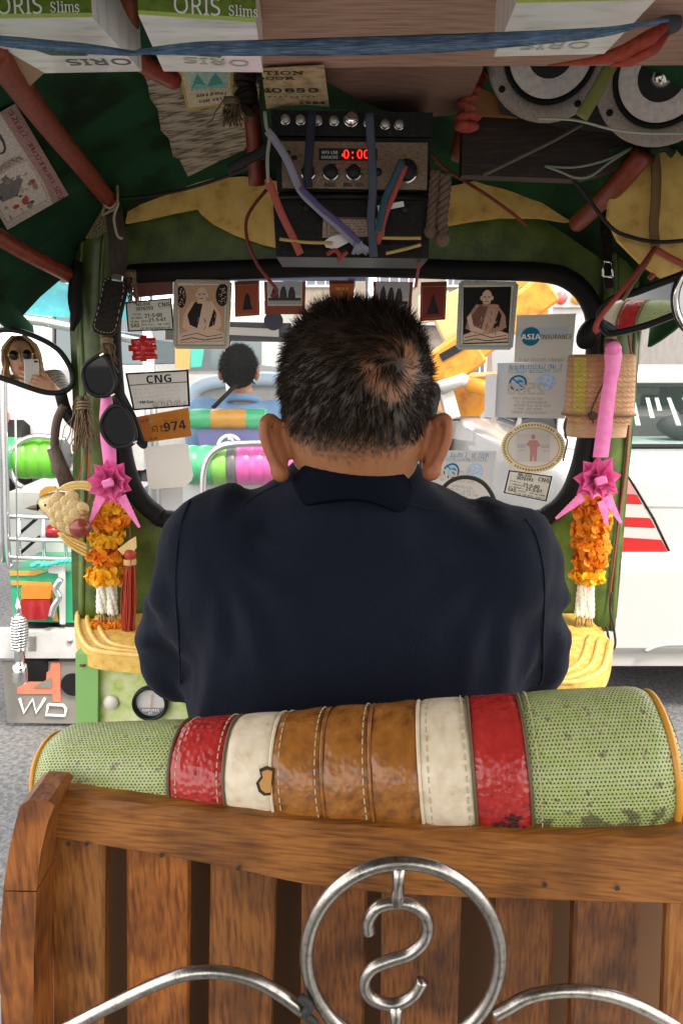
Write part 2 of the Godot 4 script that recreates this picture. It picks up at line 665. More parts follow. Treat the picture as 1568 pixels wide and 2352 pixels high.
# ------------------------------------------------------------------ the setting
func build_road() -> void:
	var b := MB.new()
	var s := 150.0
	b.quad(Vector3(-s, 0, s), Vector3(-s, 0, -s), Vector3(s, 0, -s), Vector3(s, 0, s))
	structure("road", b, mats.asphalt)

func roof_y(x: float, d: float) -> float:
	var k := clampf((d - 1.15) / 0.6, 0.0, 1.0)
	return 1.845 - 0.12 * k * k - 0.235 * pow(absf(x) / 0.62, 2.6)

func on_roof(tx: float, ty: float, below := 0.004) -> Vector3:
	var r := ray(tx, ty)
	var s := 0.5
	while s < 2.2:
		var p := EYE + r * s
		if p.y > roof_y(p.x, -p.z) - below or -p.z > 1.69:
			return p
		s += 0.004
	return EYE + r * s

func loop_mesh(b: MB, a: PackedVector3Array, c: PackedVector3Array) -> void:   # a band between two closed loops
	var n := a.size()
	for i in n:
		var j := (i + 1) % n
		b.quad(a[i], c[i], c[j], a[j])

func straight_path(p: PackedVector3Array, per: int) -> PackedVector3Array:    # a closed outline with points along its straight sides
	var o := PackedVector3Array()
	for i in p.size():
		for k in per:
			o.append(p[i].lerp(p[(i + 1) % p.size()], float(k) / per))
	return o

func shifted(p: PackedVector3Array, v: Vector3) -> PackedVector3Array:
	var o := PackedVector3Array()
	for q in p:
		o.append(q + v)
	return o

func build_cab() -> void:
	var cab := thing("tuk_tuk", "green open-sided tuk-tuk cab with rounded windscreen and dark tarpaulin roof", "tuk-tuk")
	# windscreen wall: opening and outer outline, point for point
	var inner := [[330, 640], [500, 636], [784, 635], [1050, 636], [1220, 637], [1290, 655], [1332, 700], [1346, 760], [1340, 880], [1326, 1000], [1306, 1085], [1282, 1135], [1245, 1168], [1180, 1182], [784, 1188], [430, 1183], [372, 1166], [332, 1125], [308, 1060], [292, 960], [281, 850], [277, 760], [284, 690], [300, 655]]
	var outer := [[250, 440], [430, 395], [784, 385], [1120, 390], [1320, 410], [1430, 455], [1472, 560], [1474, 700], [1464, 850], [1452, 1000], [1440, 1120], [1432, 1220], [1422, 1340], [1415, 1420], [784, 1440], [168, 1425], [166, 1350], [164, 1260], [166, 1150], [170, 1000], [165, 850], [160, 740], [166, 620], [190, 520]]
	var zi := smooth_path(path(inner, 1.7), 5, true)
	var zo := straight_path(path(outer, 1.7), 5)
	var c := Vector3.ZERO
	for p in zi:
		c += p / zi.size()
	var gin := PackedVector3Array()
	for p in zi:
		gin.append(p + (p - c).normalized() * 0.017)
	var fwd := Vector3(0, 0, -0.05)
	var w := MB.new().smooth()
	loop_mesh(w, zo, gin)
	loop_mesh(w.group(2), shifted(gin, fwd), shifted(zo, fwd))
	loop_mesh(w.group(3), shifted(zo, fwd), zo)
	loop_mesh(w.group(4), gin, shifted(gin, fwd))
	part("windscreen_wall", w, mats.green_panel, cab)
	part("rubber_gasket", MB.new().smooth().tube(shifted(gin, Vector3(0, 0, 0.006)), 0.0195, 10, true), mats.rubber, cab)
	var gl := MB.new()
	for i in zi.size():
		gl.tri(c + Vector3(0, 0, -0.012), shifted(gin, Vector3(0, 0, -0.012))[i], shifted(gin, Vector3(0, 0, -0.012))[(i + 1) % zi.size()])
	part("windscreen_glass", gl, mats.glass, cab)
	# rounded corner posts with pressed ribs
	for post in [[[[238, 470], [222, 560], [216, 700], [222, 850], [228, 1000], [226, 1150], [222, 1300], [220, 1420]], [198, 250]], [[[1420, 500], [1428, 620], [1424, 760], [1414, 900], [1402, 1050], [1390, 1180], [1380, 1300], [1372, 1440]], [-26, 24]]]:
		var pp := smooth_path(path(post[0], 1.685), 3)
		part("corner_post", MB.new().smooth().tube(pp, 0.030, 12, false, true, 1.25, Vector3.RIGHT), mats.green_panel, cab)
		for off in [-0.020, 0.021]:
			part("post_rib", MB.new().smooth().tube(shifted(pp, Vector3(off, 0, 0.026)), 0.0045, 6), mats.green_panel, cab)
	# the roof: a tarpaulin shell over tubes
	var rf := MB.new().smooth()
	var nx := 24
	var zs := []
	for k in 23:
		zs.append(0.86 - k * 0.1165)
	var f := func(i: int, k: int) -> Vector3:
		var x := -0.66 + 1.32 * i / nx
		var d: float = -zs[k]
		return Vector3(x, roof_y(x, d) + 0.004 * sin(x * 31.0 + d * 9.0), -d)
	for k in zs.size() - 1:
		for i in nx:
			rf.group(0)
			rf.quad(f.call(i, k), f.call(i + 1, k), f.call(i + 1, k + 1), f.call(i, k + 1))
			rf.group(1)
			var up := Vector3(0, 0.018, 0)
			rf.quad(f.call(i, k) + up, f.call(i, k + 1) + up, f.call(i + 1, k + 1) + up, f.call(i + 1, k) + up)
	part("tarpaulin_roof", rf, mats.tarp, cab)
	# hanging hem along both sides
	for s in [-1.0, 1.0]:
		var hem := MB.new().smooth()
		var last := []
		for k in 46:
			var z := 0.86 - k * 0.058
			var top := Vector3(s * 0.652, roof_y(0.652, -z) + 0.01, z)
			var dip := -0.035 - 0.022 * absf(sin(k * 0.55))
			var row := [top, top + Vector3(s * 0.006, dip * 0.5, 0), top + Vector3(s * -0.004, dip, 0), top + Vector3(s * -0.012, dip, 0), top + Vector3(s * -0.010, 0, 0)]
			if k > 0:
				for q in 4:
					hem.quad(last[q], last[q + 1], row[q + 1], row[q])
			last = row
		part("roof_hem", hem, mats.tarp, cab)
	# red roof tubes
	var tubes := [
		[[[-20, 110, 0.86], [20, 165, 0.95], [110, 285, 1.17], [200, 395, 1.42], [252, 462, 1.60]], 0.0155],
		[[[262, -80, 0.84], [290, 0, 0.88], [298, 70, 0.93], [306, 118, 0.97], [335, 150, 1.0], [400, 185, 1.06]], 0.0105],
		[[[562, 150, 1.25], [575, 240, 1.27], [585, 330, 1.29], [590, 425, 1.31]], 0.0125],
		[[[1092, 120, 1.2], [1086, 200, 1.24], [1068, 280, 1.28], [1050, 360, 1.33]], 0.0125],
		[[[1560, -60, 0.92], [1545, 20, 0.98], [1530, 62, 1.02]], 0.018],
		[[[1480, 350, 1.24], [1420, 420, 1.28], [1370, 470, 1.38], [1325, 512, 1.5]], 0.015],
		[[[-40, 520, 1.35], [40, 570, 1.45], [120, 612, 1.55], [175, 640, 1.66]], 0.014],
	]
	for t in tubes:
		part("roof_tube", MB.new().smooth().tube(smooth_path(path(t[0], 1.0), 5), t[1], 12), mats.red_tube, cab)
	# pale foam strips above the windscreen
	var foam_l := [[288, 512], [300, 455], [370, 428], [460, 412], [560, 405], [648, 418], [650, 572], [600, 560], [540, 540], [490, 515], [462, 492], [452, 478], [400, 488], [340, 502]]
	var foam_r := [[1018, 520], [1018, 432], [1120, 408], [1220, 402], [1325, 412], [1322, 512], [1240, 500], [1150, 499], [1080, 508]]
	for fo in [[foam_l, 1.655], [foam_r, 1.655]]:
		part("foam_strip", MB.new().plate(path(fo[0], fo[1]), Vector3(0, 0, -0.015)), mats.foam, cab)
	var side := [[1396, 500], [1402, 430], [1470, 360], [1620, 330], [1640, 640], [1540, 650], [1480, 612], [1420, 552]]
	part("foam_strip", MB.new().plate(path(side, 1.30), Vector3(0, 0, -0.012)), mats.foam, cab)
	# dashboard shelf with pressed ridges
	var sh := 0.862
	var rim := [[172, 1412], [172, 1445], [184, 1478], [215, 1500], [330, 1512], [560, 1530], [784, 1545], [1040, 1560], [1290, 1572], [1350, 1566], [1388, 1545], [1402, 1515], [1408, 1478]]
	var cream := nm("cream_plastic", noise("cream", 21, 0.02, [[0.0, [0.38, 0.20, 0.03]], [0.3, [0.60, 0.36, 0.07]], [0.7, [0.68, 0.44, 0.11]], [1.0, [0.74, 0.54, 0.20]]]), Vector3(4, 4, 4), 0.35)
	var rp := PackedVector3Array()
	for q in rim:
		rp.append(level(q[0], q[1], sh))
	var edge := smooth_path(rp, 4)
	var poly := PackedVector3Array(edge)
	poly.append(Vector3(edge[edge.size() - 1].x, sh, -1.69))
	poly.append(Vector3(edge[0].x, sh, -1.69))
	poly.reverse()
	var dash := part("dash_shelf", MB.new().plate(poly, Vector3(0, -0.03, 0)), cream, cab)
	for k in 3:
		var ridge := PackedVector3Array()
		for q in edge:
			var to := (Vector3(0.0, sh, -1.62) - q)
			ridge.append(q + Vector3(signf(to.x) * minf(absf(to.x), 0.016 * k + 0.006), 0.002, -0.014 * k - 0.004))
		part("ridge", MB.new().smooth().tube(ridge, 0.0055, 8), cream, dash)
	# the panel below the shelf, with a gauge and a button
	var pale := nm("pale_green", noise("pale_green", 22, 0.012, [[0.0, [0.34, 0.42, 0.12]], [0.35, [0.52, 0.62, 0.20]], [0.6, [0.60, 0.66, 0.30]], [0.85, [0.68, 0.70, 0.42]], [1.0, [0.72, 0.66, 0.52]]]), Vector3(5, 5, 5), 0.4, texs.fine, 0.03)
	var lw := MB.new().plate(path([[226, 1510], [700, 1560], [1300, 1578], [1300, 1760], [226, 1700]], 1.475), Vector3(0, 0, -0.03))
	var low := part("lower_dash_panel", lw, pale, cab)
	var apple := m("apple_green", 0.22, 0.44, 0.13, 0.42)
	var st := part("side_strip", MB.new().plate(path([[174, 1500], [226, 1508], [224, 1720], [174, 1720]], 1.46), Vector3(0, 0, -0.04)), apple, cab)
	part("screw", MB.new().smooth().lathe([[0.006, 0.0], [0.006, 0.003], [0.003, 0.004], [0.0, 0.002]], Transform3D(look(Vector3.UP, Vector3.BACK).rotated(Vector3.RIGHT, 0), at(190, 1530, 1.459)) * Transform3D(Basis(Vector3.RIGHT, PI / 2), Vector3.ZERO), 10), m("rust", 0.16, 0.06, 0.03, 0.8), st)
	var facing := Transform3D(Basis(Vector3.RIGHT, PI / 2), Vector3.ZERO)
	var gp := at(347, 1612, 1.474)
	var ga := part("gauge", MB.new().smooth().lathe([[0.0, 0.0], [0.034, 0.0], [0.034, 0.012], [0.030, 0.015], [0.0275, 0.010], [0.0275, 0.004]], Transform3D(facing.basis, gp), 32), mats.black_plastic, cab)
	part("dial_face", MB.new().lathe([[0.0275, 0.003], [0.0, 0.0035]], Transform3D(facing.basis, gp), 32), m("dial", 0.62, 0.60, 0.56, 0.4), ga)
	part("dial_skirt", MB.new().prism(half_disc(0.0262, 0.40), Transform3D(Basis(), gp + Vector3(0, 0, 0.0055)), 0.001), m("dial_grey", 0.22, 0.22, 0.22, 0.4), ga)
	part("needle", MB.new().bar(gp + Vector3(0.001, -0.012, 0.007), gp + Vector3(0.003, 0.017, 0.007), 0.0015, 0.001), m("needle", 0.55, 0.22, 0.05), ga)
	text("AMPERES", ga, Transform3D(Basis(), gp + Vector3(0, -0.014, 0.0065)), 0.0075, m("white_ink", 0.8, 0.8, 0.8), font_bold)
	text("DC", ga, Transform3D(Basis(), gp + Vector3(0, -0.020, 0.0065)), 0.0065, m("white_ink"), font_bold)
	part("button", MB.new().smooth().lathe([[0.0145, 0.0], [0.0145, 0.004], [0.012, 0.007], [0.0, 0.008]], Transform3D(facing.basis, at(256, 1612, 1.474)), 24), m("ivory", 0.72, 0.68, 0.58, 0.3), cab)
	# floor, rear bench and rear wall behind the camera, which shade the cab
	part("floor", MB.new().box(Transform3D(Basis(), Vector3(0, 0.36, -0.3)), Vector3(1.12, 0.05, 2.5), 0.01), m("floor_plate", 0.22, 0.22, 0.21, 0.5), cab)
	part("front_bulkhead", MB.new().box(Transform3D(Basis(), Vector3(0, 0.6, -1.62)), Vector3(1.06, 0.5, 0.04), 0.01), mats.green_panel, cab)
	var bench := m("bench_vinyl", 0.04, 0.16, 0.07, 0.4)
	part("bench", MB.new().box(Transform3D(Basis(), Vector3(0, 0.6, 0.72)), Vector3(1.12, 0.16, 0.5), 0.03), bench, cab)
	part("bench_backrest", MB.new().box(Transform3D(Basis(Vector3.RIGHT, -0.12), Vector3(0, 0.86, 1.0)), Vector3(1.12, 0.40, 0.1), 0.03), bench, cab)
	for s in [-1.0, 1.0]:
		part("rear_post", MB.new().smooth().tube(PackedVector3Array([Vector3(s * 0.6, 0.4, 1.0), Vector3(s * 0.6, 1.0, 1.0), Vector3(s * 0.6, 1.64, 0.98)]), 0.018, 10), mats.red_tube, cab)
	part("front_wheel", MB.new().smooth().lathe([[0.02, -0.05], [0.14, -0.055], [0.2, -0.05], [0.225, -0.02], [0.225, 0.02], [0.2, 0.05], [0.14, 0.055], [0.02, 0.05]], Transform3D(Basis(Vector3.FORWARD, PI / 2), Vector3(0, 0.226, -1.75)), 24), mats.rubber, cab)
	for s in [-1.0, 1.0]:
		part("rear_wheel", MB.new().smooth().lathe([[0.02, -0.06], [0.16, -0.065], [0.23, -0.055], [0.25, -0.02], [0.25, 0.02], [0.23, 0.055], [0.16, 0.065], [0.02, 0.06]], Transform3D(Basis(Vector3.FORWARD, PI / 2), Vector3(s * 0.56, 0.251, 0.85)), 24), mats.rubber, cab)
	# handlebar ahead of the driver
	part("handlebar", MB.new().smooth().tube(smooth_path(PackedVector3Array([Vector3(-0.27, 0.93, -1.30), Vector3(-0.17, 0.93, -1.34), Vector3(0.02, 0.90, -1.40), Vector3(0.21, 0.93, -1.34), Vector3(0.31, 0.93, -1.30)]), 5), 0.011, 10), mats.chrome, cab)
	part("steering_column", MB.new().smooth().tube(PackedVector3Array([Vector3(0.02, 0.90, -1.40), Vector3(0.02, 0.42, -1.55)]), 0.018, 10), mats.rubber, cab)

func half_disc(r: float, low: float) -> PackedVector2Array:
	var o := PackedVector2Array()
	var a := asin(low)
	for k in 15:
		var t := PI + a + (PI - 2.0 * a) * k / 14
		o.append(Vector2(cos(t), sin(t)) * r)
	return o

# ------------------------------------------------------------------ the driver's seat
func seat_d(tx: float) -> float:
	return lerpf(0.672, 0.592, (tx - 100.0) / 1450.0)

func build_seat() -> void:
	var seat := thing("driver_seat", "slatted wooden driver seat topped by a striped vinyl bolster, with a chrome ring ornament", "seat")
	# top rail: a bowed timber
	var tops := [[122, 1838], [260, 1848], [400, 1862], [560, 1880], [700, 1895], [860, 1908], [1000, 1917], [1180, 1924], [1350, 1930], [1500, 1934], [1660, 1938], [1800, 1942]]
	var bots := [[122, 1930], [260, 1953], [400, 1976], [560, 2008], [700, 2038], [860, 2056], [1000, 2066], [1180, 2072], [1350, 2078], [1500, 2082], [1660, 2086], [1800, 2090]]
	var a := PackedVector3Array()
	var bb := PackedVector3Array()
	for i in tops.size():
		a.append(at(tops[i][0], tops[i][1], seat_d(tops[i][0])))
		bb.append(at(bots[i][0], bots[i][1], seat_d(tops[i][0]) + 0.004))
	a = smooth_path(a, 3)
	bb = smooth_path(bb, 3)
	var rail := MB.new()
	var bev := 0.004
	var back := Vector3(0, 0.006, -0.038)
	var sec := []
	for i in a.size():
		var dn := (bb[i] - a[i]).normalized()
		var j := 0.0008 * sin(i * 2.3)
		sec.append([bb[i] + back, bb[i] + back * 0.1, bb[i] - dn * bev, a[i] + dn * (bev + j), a[i] + back * 0.12 + Vector3(0, j, 0), a[i] + back * 0.9, a[i] + back - Vector3(0, bev, 0)])
	for i in sec.size() - 1:
		for k in 6:
			rail.group(k)
			rail.quad(sec[i][k], sec[i][k + 1], sec[i + 1][k + 1], sec[i + 1][k])
		rail.group(-1)
		rail.quad(sec[i][6], sec[i][0], sec[i + 1][0], sec[i + 1][6])
	for i in [0, sec.size() - 1]:
		rail.group(-1)
		for k in range(1, 6):
			rail.tri(sec[i][0], sec[i][k], sec[i][k + 1])
	part("top_rail", rail, mats.teak_h, seat)
	# slats
	for s in [[116, 241, 120, 236], [289, 440, 292, 432], [484, 634, 478, 622], [694, 846, 690, 838], [878, 1062, 874, 1052], [1142, 1273, 1130, 1262], [1322, 1475, 1312, 1462], [1533, 1690, 1522, 1672]]:
		var mid: float = (s[0] + s[1]) * 0.5
		var d := seat_d(mid) + 0.012
		var e := rng.randf_range(-0.003, 0.003)
		var p := PackedVector3Array([at(s[0], 1885 + mid * 0.1, d + e), at(s[1], 1885 + mid * 0.1, d - e), at(s[3], 2352, d - e + 0.004), at(s[2], 2352, d + e + 0.004)])
		var dn2 := (p[3] - p[0]).normalized() * 0.26
		p[2] += dn2
		p[3] += dn2
		var tw := MB.new()
		var n := (p[1] - p[0]).cross(p[3] - p[0]).normalized()
		if n.z < 0:
			n = -n
		var yy := ((p[0] + p[1]) - (p[2] + p[3])).normalized()
		n = (n - yy * n.dot(yy)).normalized()
		var xx := yy.cross(n)
		tw.box(Transform3D(Basis(xx, n.cross(xx), n), (p[0] + p[1] + p[2] + p[3]) / 4.0 - n * 0.008), Vector3((p[0].distance_to(p[1]) + p[2].distance_to(p[3])) * 0.5, p[0].distance_to(p[3]), 0.016), 0.0025)
		var tints := [Color(1, 1, 1), Color(0.86, 0.84, 0.82), Color(1.0, 0.93, 0.86), Color(0.76, 0.72, 0.70)]
		var ti := [0, 2, 1, 3, 3, 1, 3, 2][int(mid / 200.0) % 8] as int
		var wm := nm("slat_wood_%d" % ti, texs.teak, Vector3(20 + 3 * ti, 2.4 + 0.5 * ti, 20), 0.42, texs.grain_h, 0.03, 0.0, tints[ti])
		stained(wm, 2.0 + 0.4 * ti)
		wm.uv1_offset = Vector3(0.37 * ti, 0.21 * ti, 0.5 * ti)
		part("slat", tw, wm, seat)
	for q in [[158, 1952], [200, 1952], [372, 1978], [548, 2008], [1250, 2046], [1416, 2054]]:
		var sp := at(q[0], q[1] - 14, seat_d(q[0]) + 0.0005)
		part("screw", MB.new().smooth().lathe([[0.0022, 0.0], [0.0022, 0.0006], [0.0012, 0.0002], [0.0, 0.0]], Transform3D(Basis(Vector3.RIGHT, PI / 2), sp), 10), m("screw_dark", 0.03, 0.018, 0.01, 0.5), seat)
	part("lower_rail", MB.new().box(Transform3D(Basis(Vector3.UP, 0.1), Vector3(0.02, 0.50, -0.66)), Vector3(0.66, 0.07, 0.03), 0.004), mats.teak_h, seat)
	# side post with a rounded outer edge, in two pieces
	var po := nm("post_wood", texs.teak, Vector3(16, 2.2, 16), 0.5, texs.grain_h, 0.04, 0.0, Color(0.95, 0.88, 0.78))
	stained(po, 2.6)
	var dp := 0.635
	part("side_post", MB.new().plate(path([[126, 1850], [112, 1840], [66, 1838], [46, 1852], [36, 1890], [24, 1940], [14, 2000], [8, 2045], [84, 2046], [94, 1960], [110, 1890]], dp), Vector3(0, 0, -0.05)), po, seat)
	part("side_post", MB.new().plate(path([[8, 2048], [2, 2130], [0, 2220], [4, 2352], [8, 2600], [80, 2600], [78, 2352], [78, 2200], [84, 2049]], dp), Vector3(0, 0, -0.05)), po, seat)
	part("seat_shell", MB.new().plate(path([[90, 1860], [1800, 1960], [1800, 2700], [60, 2700]], 0.742), Vector3(0, 0, -0.012)), m("seat_plywood", 0.12, 0.055, 0.02, 0.7), seat)
	part("seat_base", MB.new().box(Transform3D(Basis(Vector3.UP, 0.1), Vector3(0.02, 0.55, -0.92)), Vector3(0.6, 0.14, 0.42), 0.03), m("seat_vinyl", 0.05, 0.05, 0.05, 0.5), seat)
	for x in [-0.22, 0.26]:
		for z in [-0.78, -1.06]:
			part("leg", MB.new().box(Transform3D(Basis(), Vector3(x, 0.435, z)), Vector3(0.04, 0.11, 0.04), 0.003), mats.rubber, seat)
	build_bolster(seat)
	# ring ornament in chromed tube
	var orn := Node3D.new()
	orn.name = "ring_ornament"
	seat.add_child(orn)
	var ring := PackedVector3Array()
	for k in 72:
		var an := TAU * k / 72
		ring.append(at(926 + 222 * cos(an), 2196 + 214 * sin(an), 0.565))
	part("ring", MB.new().smooth().tube(ring, 0.0056, 14, true), mats.steel, orn)
	var sp := []
	for q in [[125, 525], [124, 465], [163, 408], [230, 388], [310, 392], [370, 428], [396, 490], [378, 560], [315, 618], [222, 650], [142, 685], [104, 745], [125, 812], [190, 848], [262, 848], [330, 808], [372, 742]]:
		sp.append([784.5 + q[0] * 0.49976, 1881.3 + q[1] * 0.49976])
	part("curl", MB.new().smooth().tube(smooth_path(path(sp, 0.565), 6), 0.0049, 14), mats.steel, orn)
	var stub := []
	for st in [[[915, 1990], [914, 2030], [912, 2076]], [[906, 2306], [909, 2350], [912, 2408]]]:
		part("weld_stub", MB.new().smooth().tube(path(st, 0.565), [0.006, 0.0045, 0.006], 10), mats.steel, orn)
	var la := []
	for q in [[-160, 1260], [100, 1075], [340, 945], [500, 862], [700, 765], [850, 712], [1000, 702], [1150, 732], [1280, 800], [1395, 885]]:
		la.append([q[0] * 0.5003, 1881.3 + q[1] * 0.5003])
	part("arch_tube", MB.new().smooth().tube(smooth_path(path(la, 0.565), 5), 0.0052, 14), mats.steel, orn)
	var ra := []
	for q in [[700, 900], [760, 868], [860, 815], [1000, 790], [1150, 795], [1300, 832], [1450, 905], [1580, 990], [1800, 1160]]:
		ra.append([784.5 + q[0] * 0.49976, 1881.3 + q[1] * 0.49976])
	part("arch_tube", MB.new().smooth().tube(smooth_path(path(ra, 0.565), 5), 0.0052, 14), mats.steel, orn)
	part("lower_tube", MB.new().smooth().tube(path([[-80, 2640], [700, 2600], [1700, 2640]], 0.565), 0.0056, 12), mats.steel, orn)
	part("twist_tie", MB.new().smooth().tube(smooth_path(path([[690, 2290], [712, 2312], [700, 2330], [722, 2350], [708, 2372], [730, 2390]], 0.558), 4), 0.0035, 6), m("black_tie", 0.02, 0.022, 0.02, 0.7), orn)

func build_bolster(seat: Node3D) -> void:
	var bol := Node3D.new()
	bol.name = "bolster"
	seat.add_child(bol)
	# along the bolster u 0..1: photograph x of the seams, centre line and radius
	var L := at(118, 1776, 0.748)
	var R := at(1524, 1742, 0.668)
	var centre := func(u: float) -> Vector3:
		return L.lerp(R, u) + Vector3(0, 0, 0.006 * sin(u * PI))
	var radius := func(u: float) -> float:
		var r := lerpf(0.046, 0.062, smoothstep(0.0, 0.9, u))
		var e := minf(u, 1.0 - u)
		var er := 0.05 if u < 0.5 else 0.04
		if e < er:
			r *= sqrt(maxf(0.0, 1.0 - pow(1.0 - e / er, 2.0) * (0.62 if u < 0.5 else 0.36)))
		return r
	var axis := (R - L).normalized()
	var zv := (Vector3.BACK - axis * axis.dot(Vector3.BACK)).normalized()
	var yv := zv.cross(axis)
	if yv.y < 0:
		yv = -yv
	# u of a seam from its x in the picture
	var seam := func(tx: float) -> float:
		var lo := 0.0
		var hi := 1.0
		for k in 30:
			var md := (lo + hi) * 0.5
			var c: Vector3 = centre.call(md)
			c += (zv * 0.78 + yv * 0.6) * float(radius.call(md))
			var v := Basis(Vector3.RIGHT, PITCH) * (c - EYE)
			if CX + F * v.x / -v.z < tx:
				lo = md
			else:
				hi = md
		return (lo + hi) * 0.5
	var red: StandardMaterial3D = leather("red_vinyl", 31, [[0.0, [0.12, 0.008, 0.008]], [0.2, [0.32, 0.018, 0.016]], [0.7, [0.40, 0.026, 0.022]], [1.0, [0.45, 0.05, 0.04]]], 0.25, 0.09)
	var white: StandardMaterial3D = leather("white_vinyl", 32, [[0.0, [0.26, 0.19, 0.10]], [0.18, [0.56, 0.45, 0.30]], [0.5, [0.66, 0.55, 0.40]], [1.0, [0.74, 0.65, 0.50]]], 0.3, 0.025)
	var tan: StandardMaterial3D = leather("tan_vinyl", 33, [[0.0, [0.05, 0.020, 0.006]], [0.16, [0.16, 0.058, 0.012]], [0.45, [0.27, 0.098, 0.017]], [0.75, [0.33, 0.128, 0.024]], [1.0, [0.42, 0.19, 0.05]]], 0.3, 0.06)
	var green_l: StandardMaterial3D = perforated("perforated_green", 41, false)
	var green_r: StandardMaterial3D = perforated("perforated_green_stained", 43, true)
	var xs := [106, 394, 518, 624, 738, 846, 958, 1078, 1204, 1524]
	var kinds := [green_l, red, white, tan, tan, tan, white, red, green_r]
	var names := ["perforated light green end panel", "glossy red stripe", "worn cream stripe with a torn edge", "", "", "", "cream stripe", "glossy red stripe with dark pits", "stained perforated green end panel"]
	var sides := 30
	var pt := func(u: float, v: float, puff: float) -> Vector3:
		var a := v * TAU
		var r: float = radius.call(u) + puff
		var bow := 0.010 * cos(a) * (u - 0.5)
		return centre.call(u) + axis * bow + yv * (sin(a) * r) + zv * (cos(a) * r * 1.02)
	for i in kinds.size():
		var u0: float = seam.call(xs[i]) if i > 0 else 0.0
		var u1: float = seam.call(xs[i + 1]) if i < kinds.size() - 1 else 1.0
		var b := MB.new().smooth()
		var seg := 14 if i in [0, 8] else 8
		for k in seg:
			for s in sides:
				var q := []
				for c in [[k, s], [k + 1, s], [k + 1, s + 1], [k, s + 1]]:
					var tt: float = float(c[0]) / seg
					var puff := 0.0022 * (1.0 - pow(absf(tt * 2.0 - 1.0), 6.0)) - 0.0006
					var vv: float = float(c[1] % sides) / sides
					var wr := 0.0009 * sin(vv * 41.0 + tt * 5.0 + i * 3.0) * (1.0 if i in [3, 4, 5] else 0.35)
					q.append([pt.call(lerpf(u0, u1, tt), vv, puff + wr), Vector2(tt * (1.0 if i in [0, 8] else 0.4), float(c[1]) / sides)])
				b.quad_uv(q[0][0], q[3][0], q[2][0], q[1][0], q[0][1], q[3][1], q[2][1], q[1][1])
		if i == 0 or i == kinds.size() - 1:
			var ue := 0.0 if i == 0 else 1.0
			var cc: Vector3 = centre.call(ue)
			for s in sides:
				b.st.set_uv(Vector2(0.5, 0.5))
				b.tri(cc, pt.call(ue, float(s) / sides, 0.0), pt.call(ue, float((s + 1) % sides) / sides, 0.0))
		var o := part("vinyl_panel", b, kinds[i], bol)
		if names[i]:
			o.set_meta("label", names[i])
		# raised welt and stitches at the seam
		if i > 0:
			var loop := PackedVector3Array()
			for s in 40:
				loop.append(pt.call(u0, float(s) / 40, 0.0004))
			part("seam_welt", MB.new().smooth().tube(loop, 0.0016, 6, true), white if i in [3, 6] else tan if i in [4, 5] else m("welt_dark", 0.10, 0.075, 0.03, 0.5), bol)
			var st := MB.new()
			for s in 44:
				var off := 0.0075 if i in [1, 3, 8, 6] else -0.0055
				var p0: Vector3 = pt.call(u0, s / 44.0, 0.0016) + axis * off
				var p1: Vector3 = pt.call(u0, (s + 0.6) / 44.0, 0.0016) + axis * off
				st.bar(p0, p1, 0.0011, 0.0008)
			part("stitching", st, m("thread", 0.42, 0.36, 0.22, 0.8), bol).set_meta("kind", "stuff")
	for e in [0.0, 1.0]:
		var loop2 := PackedVector3Array()
		for s in 40:
			loop2.append(pt.call(0.012 if e == 0.0 else 0.988, float(s) / 40, 0.001))
		part("end_piping", MB.new().smooth().tube(loop2, 0.0034, 8, true), m("amber_piping", 0.62, 0.28, 0.03, 0.35), bol)
	# dark pits in the right red stripe and the tear in the left cream one
	var pits := MB.new()
	var ur0: float = seam.call(1078)
	var ur1: float = seam.call(1204)
	for k in 26:
		var u := lerpf(ur0, ur1, rng.randf_range(0.3, 0.85))
		var v := rng.randf_range(-0.09, -0.03)
		var p: Vector3 = pt.call(u, v, 0.0029)
		var nn: Vector3 = (p - centre.call(u)).normalized()
		var t := Transform3D(look(nn), p)
		var po := PackedVector2Array()
		for q in 6:
			po.append(Vector2(cos(q * TAU / 6), sin(q * TAU / 6)) * rng.randf_range(0.0012, 0.0026))
		pits.prism(po, t, 0.001)
	var pi := part("worn_pits", pits, m("pit", 0.03, 0.012, 0.01, 0.8), bol)
	pi.set_meta("kind", "stuff")
	var ut: float = seam.call(614)
	var pc: Vector3 = pt.call(ut, 0.055, 0.0028)
	var tn: Vector3 = (pc - centre.call(ut)).normalized()
	var tear := PackedVector2Array([Vector2(0.006, 0.012), Vector2(0.0, 0.013), Vector2(-0.006, 0.010), Vector2(-0.004, 0.004), Vector2(-0.008, -0.002), Vector2(-0.005, -0.009), Vector2(0.0, -0.012), Vector2(0.006, -0.011)])
	part("tear", MB.new().prism(tear, Transform3D(look(tn), pc), 0.001), m("tear_edge", 0.03, 0.02, 0.01, 0.9), bol)
	var t2 := PackedVector2Array()
	for q in tear:
		t2.append(q * 0.78 + Vector2(0.0012, 0))
	part("tear_backing", MB.new().prism(t2, Transform3D(look(tn), pc + tn * 0.0004), 0.001), m("tear_tan", 0.42, 0.2, 0.04, 0.6), bol)

func leather(key: String, sd: int, ramp: Array, rough: float, cm: float) -> StandardMaterial3D:
	return nm(key, noise(key, sd, 0.016, ramp, 512, FastNoiseLite.TYPE_SIMPLEX_SMOOTH, 5), Vector3(7, 7, 7), rough, texs.cells, cm)

